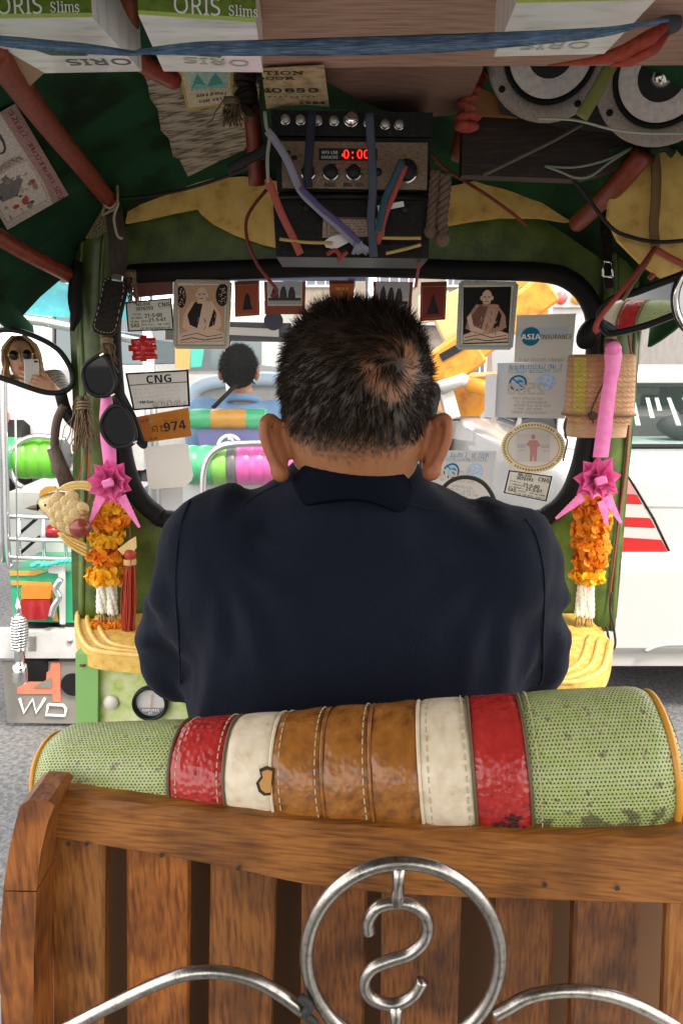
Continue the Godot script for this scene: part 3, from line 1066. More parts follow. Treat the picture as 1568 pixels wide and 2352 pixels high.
func perforated(key: String, sd: int, dirty: bool) -> StandardMaterial3D:   # perforated green vinyl: holes and ingrained dirt
	var W := 512
	var H := 1536
	var cv := Cv.new(W, H, lin(0.36, 0.42, 0.15))
	var n := FastNoiseLite.new()
	n.seed = sd
	n.frequency = 0.013
	n.fractal_octaves = 5
	for y in H / 4:
		for x in W / 4:
			var q := n.get_noise_2d(x * 4, y * 4)
			var c := Color(0.33, 0.40, 0.13).lerp(Color(0.43, 0.46, 0.21), clampf(q + 0.4, 0, 1))
			var v := y * 4.0 / H
			var below := v > 0.86 and v < 0.975
			var grime := q * 1.5 + (0.30 if dirty and below else -0.44)
			if grime > 0.1:
				c = c.lerp(Color(0.08, 0.07, 0.03), clampf((grime - 0.1) * 2.2, 0, 0.8))
			cv.im.fill_rect(Rect2i(x * 4, y * 4, 4, 4), c.linear_to_srgb())
	var hm := Image.create(W, H, false, Image.FORMAT_RGBA8)
	hm.fill(Color.WHITE)
	var rows := 116
	var cols := 40
	for r in rows:
		for c2 in cols:
			var x := int((c2 + (0.5 if r % 2 else 0.0)) * W / cols)
			var y := int((r + 0.5) * H / rows)
			var s := 5 + rng.randi() % 2
			cv.im.fill_rect(Rect2i(x - 2, y - 2, s, s), lin(0.05, 0.055, 0.02))
			hm.fill_rect(Rect2i(x - 3, y - 3, 7, 7), Color(0.45, 0.45, 0.45))
			hm.fill_rect(Rect2i(x - 2, y - 2, 5, 5), Color.BLACK)
	var x2 := StandardMaterial3D.new()
	x2.resource_name = key
	x2.albedo_texture = cv.tex()
	x2.roughness = 0.34
	x2.heightmap_enabled = true
	x2.heightmap_texture = ImageTexture.create_from_image(hm)
	x2.heightmap_scale = 0.06
	return x2


# ------------------------------------------------------------------ people
func skin(key: String, r: float, g: float, b: float) -> StandardMaterial3D:
	if not mats.has(key):
		var x := StandardMaterial3D.new()
		x.resource_name = key
		x.vertex_color_use_as_albedo = true
		x.roughness = 0.5
		x.subsurf_scatter_enabled = true
		x.subsurf_scatter_strength = 0.12
		x.uv1_triplanar = true
		x.uv1_scale = Vector3(9, 9, 9)
		x.heightmap_enabled = true
		x.heightmap_texture = texs.fine
		x.heightmap_scale = 0.03
		mats[key] = x
	return mats[key]

func cloth(key: String, r: float, g: float, b: float) -> StandardMaterial3D:
	if not mats.has(key):
		var t := noise("weave_" + key, 51, 0.12, [[0.0, [r * 0.4, g * 0.4, b * 0.4]], [0.5, [r, g, b]], [1.0, [r * 1.9, g * 1.9, b * 1.9]]], 512, FastNoiseLite.TYPE_SIMPLEX_SMOOTH, 3)
		var x := nm(key, t, Vector3(9, 9, 9), 0.75, texs.fine, 0.09)
		x.metallic_specular = 0.16
		x.rim_enabled = true
		x.rim = 0.12
		x.rim_tint = 0.6
	return mats[key]

func hand_caps(wrist: Vector3, along: Vector3, palm_n: Vector3, thumb_side: Vector3, curl: float, s := 1.0) -> Array:   # palm and five fingers as tapered bones; curls towards palm_n
	var out := []
	var f := along.normalized()
	var n := (palm_n - f * f.dot(palm_n)).normalized()
	var t := (thumb_side - f * f.dot(thumb_side))
	t = (t - n * n.dot(t)).normalized()
	for k in 4:
		var base := wrist + (f * 0.085 + t * (0.030 - 0.0195 * k)) * s
		out.append([wrist + t * (0.014 - 0.009 * k) * s, base, 0.0155 * s, 0.0118 * s])
		var len: float = [0.074, 0.082, 0.076, 0.060][k]
		var p := base
		var a := 0.12 + curl * 0.28
		for j in 3:
			var d := (f * cos(a) + n * sin(a) + t * (0.08 - 0.05 * k)).normalized()
			var q: Vector3 = p + d * len * s * float([0.45, 0.31, 0.24][j])
			out.append([p, q, (0.0092 - 0.0008 * j) * s, (0.0084 - 0.0009 * j) * s])
			p = q
			a += curl * (0.75 if j == 0 else 0.6)
	var tb := wrist + (f * 0.022 + t * 0.026) * s
	var tm := tb + (f * 0.026 + t * 0.026 + n * 0.012) * s
	var te := tm + (f * 0.026 + t * 0.008 + n * 0.012 * (0.4 + curl)) * s
	out.append([wrist + f * 0.012 * s, tb, 0.016 * s, 0.0125 * s])
	out.append([tb, tm, 0.0122 * s, 0.0102 * s])
	out.append([tm, te, 0.0100 * s, 0.0082 * s])
	return out

func caps_field(p: Vector3, caps: Array, k: float) -> float:
	var d := 1e9
	for c in caps:
		d = smin(d, cap(p, c[0], c[1], c[2], c[3]), k)
	return d

func bounds(caps: Array, pad: float) -> AABB:
	var b := AABB(caps[0][0], Vector3.ZERO)
	for c in caps:
		b = b.expand(c[0]).expand(c[1])
	return b.grow(pad)

func build_driver() -> void:
	var who := thing("person", "driver in a dark navy polo shirt seen from behind, with short spiky black hair", "person")
	var cx := 0.021
	var zc := -0.955
	var nz := FastNoiseLite.new()
	nz.seed = 4
	nz.frequency = 9.0
	nz.fractal_octaves = 2
	var SL := at(500, 1262, 0.955)
	var SR := at(1158, 1284, 0.955)
	var EL := at(412, 1486, 1.03)
	var ER := at(1222, 1486, 1.03)
	var GL := Vector3(-0.235, 0.945, -1.305)
	var GR := Vector3(0.275, 0.945, -1.305)
	var hw := func(y: float) -> float:
		return 0.170 + 0.036 * smoothstep(0.72, 1.02, y) - 0.02 * smoothstep(1.08, 1.24, y)
	var torso := func(p: Vector3, fat: float) -> float:
		var w: float = hw.call(p.y) + fat
		var dd := 0.118 + fat - 0.05 * smoothstep(1.10, 1.27, p.y)
		var lean := zc - 0.03 * smoothstep(0.9, 1.25, p.y)
		var q := pow(pow(absf(p.x - cx) / w, 2.5) + pow(absf(p.z - lean) / dd, 2.5), 0.4)
		var body := (q - 1.0) * dd
		var top := p.y - (1.266 + fat - (0.17 if p.x < cx else 0.25) * absf(p.x - cx))
		var h := maxf(0.05 - absf(body - top), 0.0) / 0.05
		return maxf(maxf(body, top) + h * h * 0.0125, 0.66 - p.y)
	# shirt
	var shirt_f := func(p: Vector3) -> float:
		var d: float = torso.call(p, 0.0)
		d = smin(d, cap(p, SL, EL, 0.056, 0.057), 0.045)
		d = smin(d, cap(p, SR, ER, 0.056, 0.057), 0.045)
		d = smin(d, cap(p, Vector3(cx - 0.004, 1.225, -0.972), Vector3(cx - 0.004, 1.252, -0.972), 0.090, 0.072), 0.06)
		if absf(d) > 0.035:
			return d
		var near_arm := maxf(smoothstep(0.14, 0.22, absf(p.x - cx)), smoothstep(1.16, 1.24, p.y) * 0.6)
		d += nz.get_noise_3d(p.x, p.y * 0.7, p.z) * (0.004 + 0.010 * near_arm)
		d += nz.get_noise_3d(p.x * 2.6 + 5.0, p.y * 1.1, p.z * 2.0) * 0.0022
		for e in [[SL, -1.0], [SR, 1.0]]:      # pulls from the armhole
			var v2: Vector3 = p - e[0]
			var ra := Vector2(v2.x, v2.y).length()
			d += 0.0042 * sin(atan2(v2.y, -v2.x * e[1]) * 11.0 + ra * 30.0) * exp(-pow((ra - 0.085) / 0.045, 2.0)) * smoothstep(-0.01, 0.05, -v2.x * e[1] + 0.02)
		# drag folds at the elbows and under the arms
		for e in [[EL, -1.0], [ER, 1.0]]:
			var v: Vector3 = p - e[0]
			d += 0.0055 * sin(v.y * 110.0 + v.x * 60.0 * e[1]) * exp(-pow((v.y - 0.05) / 0.05, 2.0)) * smoothstep(0.0, 0.05, v.x * e[1] + 0.02)
		return d
	var b := MB.new()
	nets(b, Vector3(-0.31, 0.67, -1.16), Vector3(0.35, 1.32, -0.79), 0.0085, shirt_f)
	var navy := cloth("navy_pique", 0.0072, 0.0092, 0.0180)
	part("polo_shirt", b, navy, who)
	var drop := func(tx: float, ty: float) -> Vector3:     # the point of the shirt seen there
		var r := ray(tx, ty)
		var s := 0.72
		for k in 80:
			var d: float = shirt_f.call(EYE + r * s)
			if d < 0.0006:
				break
			s += maxf(d * 0.7, 0.0006)
		return EYE + r * s
	for seam in [[[1205, 1192], [1228, 1225], [1243, 1280], [1250, 1340], [1249, 1400], [1246, 1470], [1246, 1540], [1240, 1572]], [[436, 1148], [420, 1190], [408, 1250], [404, 1310], [404, 1370], [408, 1430], [412, 1500], [414, 1570]], [[640, 1112], [600, 1132], [560, 1160]], [[900, 1150], [1000, 1170], [1090, 1166]]]:
		var pts := PackedVector3Array()
		for q in seam:
			pts.append(drop.call(q[0], q[1]))
		part("shirt_seam", MB.new().smooth().tube(smooth_path(pts, 4), 0.0013, 6), navy, who)
	# collar
	var col := MB.new().smooth()
	var cc := Vector3(0.014, 1.211, -0.959)
	var prof := [[-0.005, -0.046], [-0.004, 0.010], [-0.003, 0.026], [0.000, 0.0295], [0.0035, 0.027], [0.007, 0.012], [0.0120, -0.018], [0.0105, -0.0215], [0.007, -0.010], [0.004, 0.004]]
	var ringp := func(k: int, j: int) -> Vector3:
		var a := TAU * k / 48.0
		var o: float = prof[j][0]
		var hgt: float = prof[j][1] * (0.8 + 0.2 * sin(a))
		var rr := Vector2(0.0745 + o, 0.074 + o)
		var wave := 0.002 * sin(a * 5.0 + j)
		return cc + Vector3(cos(a) * rr.x, hgt + 0.058 * sin(a) - 0.10 * cos(a) * 0.0775 + wave, sin(a) * rr.y)
	for k in 48:
		for j in prof.size() - 1:
			col.quad(ringp.call(k, j), ringp.call(k, j + 1), ringp.call(k + 1, j + 1), ringp.call(k + 1, j))
	var rib := nm("collar_rib", noise("rib", 52, 0.1, [[0.0, [0.0035, 0.0045, 0.008]], [1.0, [0.009, 0.011, 0.019]]]), Vector3(26, 1.5, 26), 0.85, texs.fine, 0.08)
	rib.metallic_specular = 0.1
	part("collar", col, rib, who)
	# body: head, neck, arms, hands, hips and legs in one surface
	var HC := at(818, 908, 0.952)
	var HB := Basis(Vector3.FORWARD, 0.03) * Basis(Vector3.RIGHT, -0.25)
	var R := Vector3(0.0790, 0.0905, 0.095)
	var inv := Transform3D(HB, HC).affine_inverse()
	var jaw := Transform3D(HB, HC + HB * Vector3(0, -0.062, -0.038)).affine_inverse()
	var ears := []
	var rims := []
	var grooves := []
	for s in [-1.0, 1.0]:
		var root := at(648 if s < 0 else 986, 1026 if s < 0 else 1024, 0.925)
		var outv := Vector3(s * 0.80, 0.0, 0.60).normalized()
		var ev := Basis(Vector3.FORWARD, s * 0.16) * Vector3.UP
		var en := outv.cross(ev).normalized()
		ears.append([Transform3D(Basis(outv, ev, en), root + outv * 0.006).affine_inverse(), Vector3(0.0165, 0.028, 0.0036)])
		var rim := PackedVector3Array()
		for q in [[0.000, 0.027], [0.009, 0.033], [0.018, 0.029], [0.0215, 0.014], [0.0195, -0.002], [0.015, -0.016], [0.010, -0.029], [0.003, -0.033]]:
			rim.append(root + outv * q[0] + ev * q[1] - Vector3(0, 0, 0.001))
		rims.append(smooth_path(rim, 2))
		var gp := PackedVector3Array()
		for q in [[0.010, 0.022], [0.0145, 0.014], [0.0145, 0.002], [0.011, -0.010], [0.007, -0.020]]:
			gp.append(root + outv * q[0] + ev * q[1] + en * s * 0.0052)
		grooves.append(gp)
		ears.append([Transform3D(Basis(outv, ev, en), root + outv * 0.009 - ev * 0.029).affine_inverse(), Vector3(0.0115, 0.0115, 0.0075)])
	var low := Transform3D(HB, HC + HB * Vector3(0, -0.036, -0.004)).affine_inverse()
	var topl := Transform3D(HB, HC + HB * Vector3(-0.027, 0.030, -0.004)).affine_inverse()
	var topr := Transform3D(HB, HC + HB * Vector3(0.027, 0.030, -0.004)).affine_inverse()
	var skull := func(p: Vector3) -> float: return smin(ell(p, inv, R), minf(ell(p, low, Vector3(0.0772, 0.062, 0.084)), minf(ell(p, topl, Vector3(0.052, 0.056, 0.080)), ell(p, topr, Vector3(0.052, 0.056, 0.080)))), 0.03)
	var head_f := func(p: Vector3) -> float:
		var d: float = skull.call(p)
		d = smin(d, ell(p, jaw, Vector3(0.056, 0.060, 0.062)), 0.03)
		d = smin(d, cap(p, HC + Vector3(0, -0.06, 0.012), Vector3(0.017, 1.20, -0.972), 0.060, 0.066), 0.03)
		var q := inv * p
		d = smin(d, cap(q, Vector3(0, -0.005, -0.096), Vector3(0, -0.035, -0.112), 0.007, 0.011), 0.012)     # nose
		d = smin(d, cap(q, Vector3(-0.03, 0.018, -0.085), Vector3(0.03, 0.018, -0.085), 0.012, 0.012), 0.02)   # brow
		for s in [-1.0, 1.0]:
			d = maxf(d, 0.010 - q.distance_to(Vector3(s * 0.031, 0.0, -0.098)))                               # eye sockets
			d = minf(d, q.distance_to(Vector3(s * 0.031, 0.0, -0.088)) - 0.011)
		d = maxf(d, 0.003 - cap(q, Vector3(-0.022, -0.066, -0.104), Vector3(0.022, -0.066, -0.104), 0.001, 0.001))
		if absf(q.x) < 0.05:
			return d
		for e in ears:
			d = smin(d, ell(p, e[0], e[1]), 0.006)
		for gv in grooves:
			if p.distance_squared_to(gv[3]) < 0.003:
				for k in gv.size() - 1:
					d = maxf(d, 0.0034 - cap(p, gv[k], gv[k + 1], 0.0, 0.0))
		for rm in rims:
			if p.distance_squared_to(rm[7]) < 0.004:
				for k in rm.size() - 1:
					d = smin(d, cap(p, rm[k], rm[k + 1], 0.0050, 0.0050), 0.003)
		return d
	var whorl := (HB.inverse() * Vector3(0.042, 0.034, 0.070) / R).normalized()
	var hairline := func(s: Vector3) -> float:            # how far above the hairline
		var back := smoothstep(-0.2, 0.75, s.z)
		var front := smoothstep(0.25, 0.8, -s.z)
		return s.y - (lerpf(-0.38, -0.93, back) + front * 0.8)
	var skn := Color(0.34, 0.145, 0.062)
	var hn := FastNoiseLite.new()
	hn.seed = 9
	hn.frequency = 140.0
	var bald := func(s: Vector3) -> float:                 # 1 where the scalp shows round the whorl
		var dv := s - whorl
		var an := atan2(dv.y - dv.z * 0.5, dv.x)
		var rad := dv.length()
		var arc := absf(rad - 0.20 - 0.20 * smoothstep(-0.4, -2.6, an))
		return clampf(1.25 - arc * 6.5, 0.0, 1.0) * smoothstep(1.0, 0.45, rad) * (1.0 if an < 1.4 and an > -2.9 else 0.35)
	var paint := func(p: Vector3) -> Color:
		var s: Vector3 = ((inv * p) / R).normalized()
		var a: float = hairline.call(s)
		var ear_d := 1.0
		for e in (ears if absf(p.x - HC.x) > 0.05 else []):
			ear_d = minf(ear_d, ell(p, e[0], e[1]))
		for rm in (rims if absf(p.x - HC.x) > 0.05 else []):
			for q in rm:
				ear_d = minf(ear_d, p.distance_to(q) - 0.004)
		var k := smoothstep(0.0, 0.34, a + hn.get_noise_3dv(p) * 0.22)
		k *= 1.0 - 0.8 * bald.call(s)
		if ear_d < 0.004 or p.y < HC.y - 0.10:
			k = 0.0
		var c := skn * (1.0 + 0.16 * hn.get_noise_3dv(p * 0.3))
		if ear_d < 0.004:
			c = Color(0.36, 0.13, 0.055)
		return c.lerp(Color(0.022, 0.014, 0.009), k * 0.95)
	var body := MB.new()
	nets(body, HC + Vector3(-0.115, -0.16, -0.135), HC + Vector3(0.12, 0.12, 0.12), 0.0036, head_f, paint)
	var hl := hand_caps(GL + Vector3(-0.005, 0.02, 0.055), Vector3(0.0, -0.35, -1), Vector3(0, -1, 0.3), Vector3(1, 0, 0), 1.35)
	var hr := hand_caps(GR + Vector3(0.005, 0.02, 0.055), Vector3(0.0, -0.35, -1), Vector3(0, -1, 0.3), Vector3(-1, 0, 0), 1.35)
	var limbs := [[SL, EL, 0.045, 0.041], [SR, ER, 0.045, 0.041], [EL, hl[0][0], 0.041, 0.026], [ER, hr[0][0], 0.041, 0.026]]
	for s in [-1.0, 1.0]:
		var hip := Vector3(cx + s * 0.09, 0.70, -0.93)
		var knee := Vector3(cx + s * 0.17, 0.735, -1.36)
		var ank := Vector3(cx + s * 0.15, 0.45, -1.40)
		limbs.append([hip, knee, 0.085, 0.058])
		limbs.append([knee, ank, 0.056, 0.036])
		limbs.append([ank + Vector3(0, -0.03, 0.02), ank + Vector3(s * 0.02, -0.035, -0.15), 0.034, 0.027])
	var rest := func(p: Vector3) -> float:
		return smin(torso.call(p, -0.012), caps_field(p, limbs, 0.02), 0.02)
	var trousers := Color(0.02, 0.021, 0.025)
	nets(body, Vector3(-0.33, 0.36, -1.62), Vector3(0.36, 1.26, -0.80), 0.014, rest, func(p: Vector3) -> Color: return trousers if p.y < 0.83 and (p.z > -1.30 or p.y < 0.81) else skn)
	for h in [hl, hr]:
		var bb := bounds(h, 0.022)
		nets(body, bb.position, bb.end, 0.004, func(p: Vector3) -> float: return caps_field(p, h, 0.006), func(_p: Vector3) -> Color: return skn)
	part("body", body, skin("driver_skin", 1, 1, 1), who)
	# hair: single tapering strands set round the whorl
	var hair := MB.new()
	hair.smooth(false)
	var made := 0
	var clump := FastNoiseLite.new()
	clump.seed = 3
	clump.frequency = 85.0
	clump.fractal_octaves = 2
	while made < 17000:
		var s := Vector3(rng.randfn(), rng.randfn(), rng.randfn()).normalized()
		var a: float = hairline.call(s)
		if a < 0.02 or (s.z < -0.35 and s.y < 0.2) or (absf(s.x) > 0.8 and s.y < -0.3 and s.z < 0.5):
			continue
		if rng.randf() > smoothstep(-0.02, 0.42, a) or rng.randf() < 0.62 * bald.call(s):
			continue
		made += 1
		var n := (s / R).normalized()
		var root := s * R * 0.995
		root -= n * (float(skull.call(HC + HB * root)) + 0.0004)
		root -= n * (float(skull.call(HC + HB * root)) + 0.0004)
		var dv := s - whorl
		var er := (dv - n * dv.dot(n)).normalized()
		var et := n.cross(er)
		var rad := dv.length()
		var topness := smoothstep(0.35, 0.85, s.y - s.z * 0.35)
		var swirl := 1.1 * exp(-rad * 1.6)
		var tang := (er * 0.8 + et * swirl + Vector3(0, -0.5, 0) * smoothstep(0.3, -0.3, s.y)).normalized()
		tang = (tang * (1.0 - topness) + Vector3(rng.randfn() * 0.25, 0.5, -0.35) * topness)
		var lift := lerpf(0.24, 0.92, topness) + rng.randfn() * 0.08
		var side := smoothstep(0.6, 0.95, absf(s.x))
		lift = lerpf(lift, 0.42, side * 0.8)
		var len := lerpf(0.0035, 0.0165, smoothstep(0.0, 0.6, a)) * rng.randf_range(0.75, 1.25)
		len = lerpf(len, rng.randf_range(0.013, 0.029), topness)
		var d0 := (n * lift + tang * (1.15 - lift) + Vector3(rng.randfn(), rng.randfn(), rng.randfn()) * 0.07 + Vector3(clump.get_noise_3dv(root), clump.get_noise_3dv(root + Vector3.ONE), clump.get_noise_3dv(root - Vector3.ONE)) * 0.75).normalized()
		var d1 := (d0 + tang * 0.35 + Vector3(0, -0.12, 0)).normalized()
		var w := (d0.cross(Vector3(rng.randfn(), rng.randfn(), rng.randfn()))).normalized() * lerpf(0.00034, 0.00052, topness)
		var p0 := HC + HB * root
		var p1 := HC + HB * (root + d0 * len * 0.55)
		var p2 := HC + HB * (root + d0 * len * 0.55 + d1 * len * 0.45)
		w = HB * w
		var tone := rng.randf()
		hair.color(Color(0.0075, 0.0055, 0.004).lerp(Color(0.05, 0.026, 0.012), tone * tone * tone * (1.0 - 0.7 * topness)))
		hair.quad(p0 - w, p1 - w * 0.7, p1 + w * 0.7, p0 + w)
		hair.tri(p1 - w * 0.7, p2, p1 + w * 0.7)
	var hm := StandardMaterial3D.new()
	hm.resource_name = "black_hair"
	hm.vertex_color_use_as_albedo = true
	hm.roughness = 0.5
	hm.metallic_specular = 0.25
	part("hair", hair, hm, who).set_meta("kind", "stuff")

func build_photographer() -> void:
	var who := thing("person", "woman with long blonde hair and round sunglasses, reflected in the side mirror", "person")
	var fv := Vector3(-0.35, 0, -0.937)
	var rv := Vector3(0.937, 0, -0.35)
	var w := func(x: float, y: float, back: float) -> Vector3:     # right, up and back of the lens
		return EYE + rv * x + Vector3.UP * y - fv * back
	var HC: Vector3 = w.call(-0.082, 0.035, 0.30)
	var HB := Basis(rv, Vector3.UP, -fv) * Basis(Vector3.FORWARD, -0.06)
	var R := Vector3(0.074, 0.104, 0.092)
	var inv := Transform3D(HB, HC).affine_inverse()
	var jaw := Transform3D(HB, HC + HB * Vector3(0, -0.06, -0.035)).affine_inverse()
	var skn := Color(0.62, 0.33, 0.20)
	var SR: Vector3 = w.call(0.085, -0.10, 0.34)
	var SL: Vector3 = w.call(-0.24, -0.13, 0.36)
	var ER: Vector3 = w.call(0.165, -0.24, 0.17)
	var EL: Vector3 = w.call(-0.22, -0.36, 0.20)
	var WR: Vector3 = w.call(0.062, -0.128, 0.012)
	var WL: Vector3 = w.call(-0.11, -0.165, 0.03)
	var caps_r := hand_caps(WR, -rv * 1.0 + Vector3.UP * 0.34, -fv, Vector3.UP, 0.30)
	var caps_l := hand_caps(WL, rv * 0.9 + Vector3.UP * 0.1, -fv, Vector3.UP, 0.5)
	var chest: Vector3 = w.call(-0.08, -0.24, 0.40)
	var hip := Vector3(0.02, 0.76, 0.66)
	var face := func(p: Vector3) -> float:
		var q := inv * p
		var d := ell(p, inv, R)
		d = smin(d, ell(p, jaw, Vector3(0.05, 0.056, 0.055)), 0.03)
		d = smin(d, cap(q, Vector3(0, -0.002, -0.094), Vector3(0, -0.036, -0.110), 0.006, 0.0095), 0.012)
		d = smin(d, cap(q, Vector3(-0.016, -0.066, -0.094), Vector3(0.016, -0.066, -0.094), 0.006, 0.006), 0.008)
		d = smin(d, cap(p, HC + Vector3(0, -0.06, 0.0), chest + Vector3(0, 0.12, 0), 0.046, 0.052), 0.03)
		for s in [-1.0, 1.0]:
			d = smin(d, q.distance_to(Vector3(s * 0.076, -0.01, 0.0)) - 0.015, 0.01)
		return d
	var body := MB.new()
	nets(body, HC + Vector3(-0.13, -0.15, -0.14), HC + Vector3(0.13, 0.125, 0.14), 0.006, face, func(p: Vector3) -> Color:
		var q := inv * p
		return Color(0.55, 0.16, 0.12) if absf(q.x) < 0.024 and absf(q.y + 0.066) < 0.008 and q.z < -0.08 else skn)
	var limbs := [[SR, ER, 0.043, 0.036], [ER, WR, 0.036, 0.024], [SL, EL, 0.043, 0.036], [EL, WL, 0.036, 0.024], [chest, hip, 0.115, 0.125], [SR, SL, 0.05, 0.05]]
	for s in [-1.0, 1.0]:
		limbs.append([hip + Vector3(s * 0.09, 0, 0), Vector3(s * 0.12, 0.72, 0.16), 0.085, 0.055])
		limbs.append([Vector3(s * 0.12, 0.72, 0.16), Vector3(s * 0.12, 0.44, 0.10), 0.053, 0.036])
		limbs.append([Vector3(s * 0.12, 0.415, 0.11), Vector3(s * 0.13, 0.412, -0.04), 0.030, 0.024])
	nets(body, Vector3(-0.42, 0.36, -0.12), Vector3(0.38, 1.36, 0.86), 0.016, func(p: Vector3) -> float: return caps_field(p, limbs, 0.03), func(p: Vector3) -> Color: return Color(0.05, 0.07, 0.12) if p.y < 0.85 else skn)
	for h in [caps_r, caps_l]:
		var bb := bounds(h, 0.022)
		nets(body, bb.position, bb.end, 0.004, func(p: Vector3) -> float: return caps_field(p, h, 0.006), func(_p: Vector3) -> Color: return skn)
	part("body", body, skin("woman_skin", 1, 1, 1), who)
	# striped top
	var tee := [[chest, hip, 0.122, 0.13], [SR, SL, 0.056, 0.056], [SR, SR.lerp(ER, 0.62), 0.056, 0.053], [SL, SL.lerp(EL, 0.62), 0.056, 0.053]]
	var top := MB.new()
	nets(top, Vector3(-0.42, 0.72, -0.05), Vector3(0.38, 1.40, 0.86), 0.011, func(p: Vector3) -> float: return caps_field(p, tee, 0.035), func(p: Vector3) -> Color:
		var a := (p - SR).dot((ER - SR).normalized()) if p.distance_to(SR.lerp(ER, 0.4)) < 0.11 else p.y + 0.006 * sin(p.x * 40.0)
		return Color(0.66, 0.62, 0.55) if fposmod(a, 0.022) < 0.013 else Color(0.30, 0.27, 0.24))
	var tm := StandardMaterial3D.new()
	tm.resource_name = "striped_jersey"
	tm.vertex_color_use_as_albedo = true
	tm.roughness = 0.9
	part("striped_top", top, tm, who)
	# hair: wavy locks
	var hair := MB.new().smooth()
	for k in 150:
		var a := rng.randf_range(-1.0, 1.0)
		var sgn := signf(a)
		var bk := rng.randf_range(-0.055, 0.09)
		var p := PackedVector3Array()
		var rr := []
		var x0 := sgn * (0.066 + 0.022 * rng.randf())
		var long := rng.randf_range(0.20, 0.36)
		for j in 14:
			var t := j / 13.0
			var y := 0.108 - (0.10 + long) * t
			var x := x0 * smoothstep(-0.05, 0.30, t + 0.08) + sgn * 0.022 * t + 0.012 * sin(t * 15.0 + k) * t
			p.append(HC + HB * Vector3(x + 0.006 * sin(k * 1.7), y, bk - 0.02 * t + 0.010 * cos(t * 13.0 + k * 2.0)))
			rr.append(lerpf(0.0062, 0.0026, t))
		var tone := rng.randf()
		hair.color(Color(0.30, 0.15, 0.05).lerp(Color(0.72, 0.50, 0.22), tone))
		hair.tube(p, rr, 5)
	var hm := StandardMaterial3D.new()
	hm.resource_name = "blonde_hair"
	hm.vertex_color_use_as_albedo = true
	hm.roughness = 0.45
	part("hair", hair, hm, who).set_meta("kind", "stuff")
	var crown := MB.new()
	nets(crown, HC + Vector3(-0.12, -0.05, -0.12), HC + Vector3(0.12, 0.13, 0.13), 0.007, func(p: Vector3) -> float:
		var q := inv * p
		return maxf(ell(p, inv, R + Vector3.ONE * 0.009), maxf(-(q.z + 0.052) if q.y < 0.078 else -1.0, -q.y - 0.05)), func(p: Vector3) -> Color: return Color(0.16, 0.08, 0.03))
	part("hair_crown", crown, hm, who)
	# round sunglasses
	var gl := Node3D.new()
	gl.name = "round_sunglasses"
	who.add_child(gl)
	for s in [-1.0, 1.0]:
		var lc := Vector3(s * 0.033, 0.006, -0.106)
		var lt := Transform3D(HB, HC) * Transform3D(Basis(Vector3.RIGHT, -PI / 2), lc)
		part("lens", MB.new().smooth().lathe([[0.0, 0.004], [0.014, 0.003], [0.0255, 0.0], [0.0255, -0.002], [0.0, -0.001]], lt, 24), m("dark_lens", 0.01, 0.01, 0.012, 0.08), gl)
		var rimp := PackedVector3Array()
		for k in 24:
			rimp.append(Transform3D(HB, HC) * (lc + Vector3(cos(TAU * k / 24) * 0.0262, sin(TAU * k / 24) * 0.0262, 0)))
		part("rim", MB.new().smooth().tube(rimp, 0.0015, 6, true), m("gold", 0.7, 0.5, 0.2, 0.25, 1.0), gl)
		part("temple", MB.new().smooth().tube(PackedVector3Array([Transform3D(HB, HC) * Vector3(s * 0.060, 0.010, -0.103), Transform3D(HB, HC) * Vector3(s * 0.079, 0.006, -0.05), Transform3D(HB, HC) * Vector3(s * 0.082, 0.0, 0.0)]), 0.0015, 6), m("gold"), gl)
	part("bridge", MB.new().smooth().tube(PackedVector3Array([Transform3D(HB, HC) * Vector3(-0.008, 0.012, -0.107), Transform3D(HB, HC) * Vector3(0, 0.015, -0.109), Transform3D(HB, HC) * Vector3(0.008, 0.012, -0.107)]), 0.0015, 6), m("gold"), gl)
	# the phone, whose lens is where the picture is taken from
	var ph := thing("phone", "white phone held up in the woman's right hand", "phone")
	var pt := Transform3D(Basis(Vector3.RIGHT, -PITCH), EYE) * Transform3D(Basis(), Vector3(-0.026, -0.058, 0.010))
	part("case", MB.new().box(pt, Vector3(0.072, 0.146, 0.008), 0.003), m("phone_white", 0.80, 0.78, 0.76, 0.3), ph)
	part("screen", MB.new().box(pt * Transform3D(Basis(), Vector3(0, 0, 0.0044)), Vector3(0.064, 0.13, 0.0006)), mats.black_plastic, ph)
	part("camera_window", MB.new().box(pt * Transform3D(Basis(), Vector3(0.022, 0.0610, -0.0043)), Vector3(0.020, 0.0095, 0.0008), 0.0003), mats.black_plastic, ph)

# ------------------------------------------------------------------ traffic
func wheel(parent: Node, where: Vector3, r: float, w: float) -> void:
	var t := Transform3D(Basis(Vector3.FORWARD, PI / 2), where)
	var wh := part("wheel", MB.new().smooth().lathe([[0.6 * r, -w * 0.4], [0.62 * r, -w * 0.5], [0.9 * r, -w * 0.5], [r, -w * 0.3], [r, w * 0.3], [0.9 * r, w * 0.5], [0.62 * r, w * 0.5], [0.6 * r, w * 0.4]], t, 28), mats.rubber, parent)
	part("rim", MB.new().smooth().lathe([[0.0, -w * 0.3], [0.15 * r, -w * 0.42], [0.5 * r, -w * 0.3], [0.61 * r, -w * 0.46], [0.61 * r, w * 0.46], [0.5 * r, w * 0.3], [0.15 * r, w * 0.42], [0.0, w * 0.3]], t, 28), mats.dull_metal, wh)

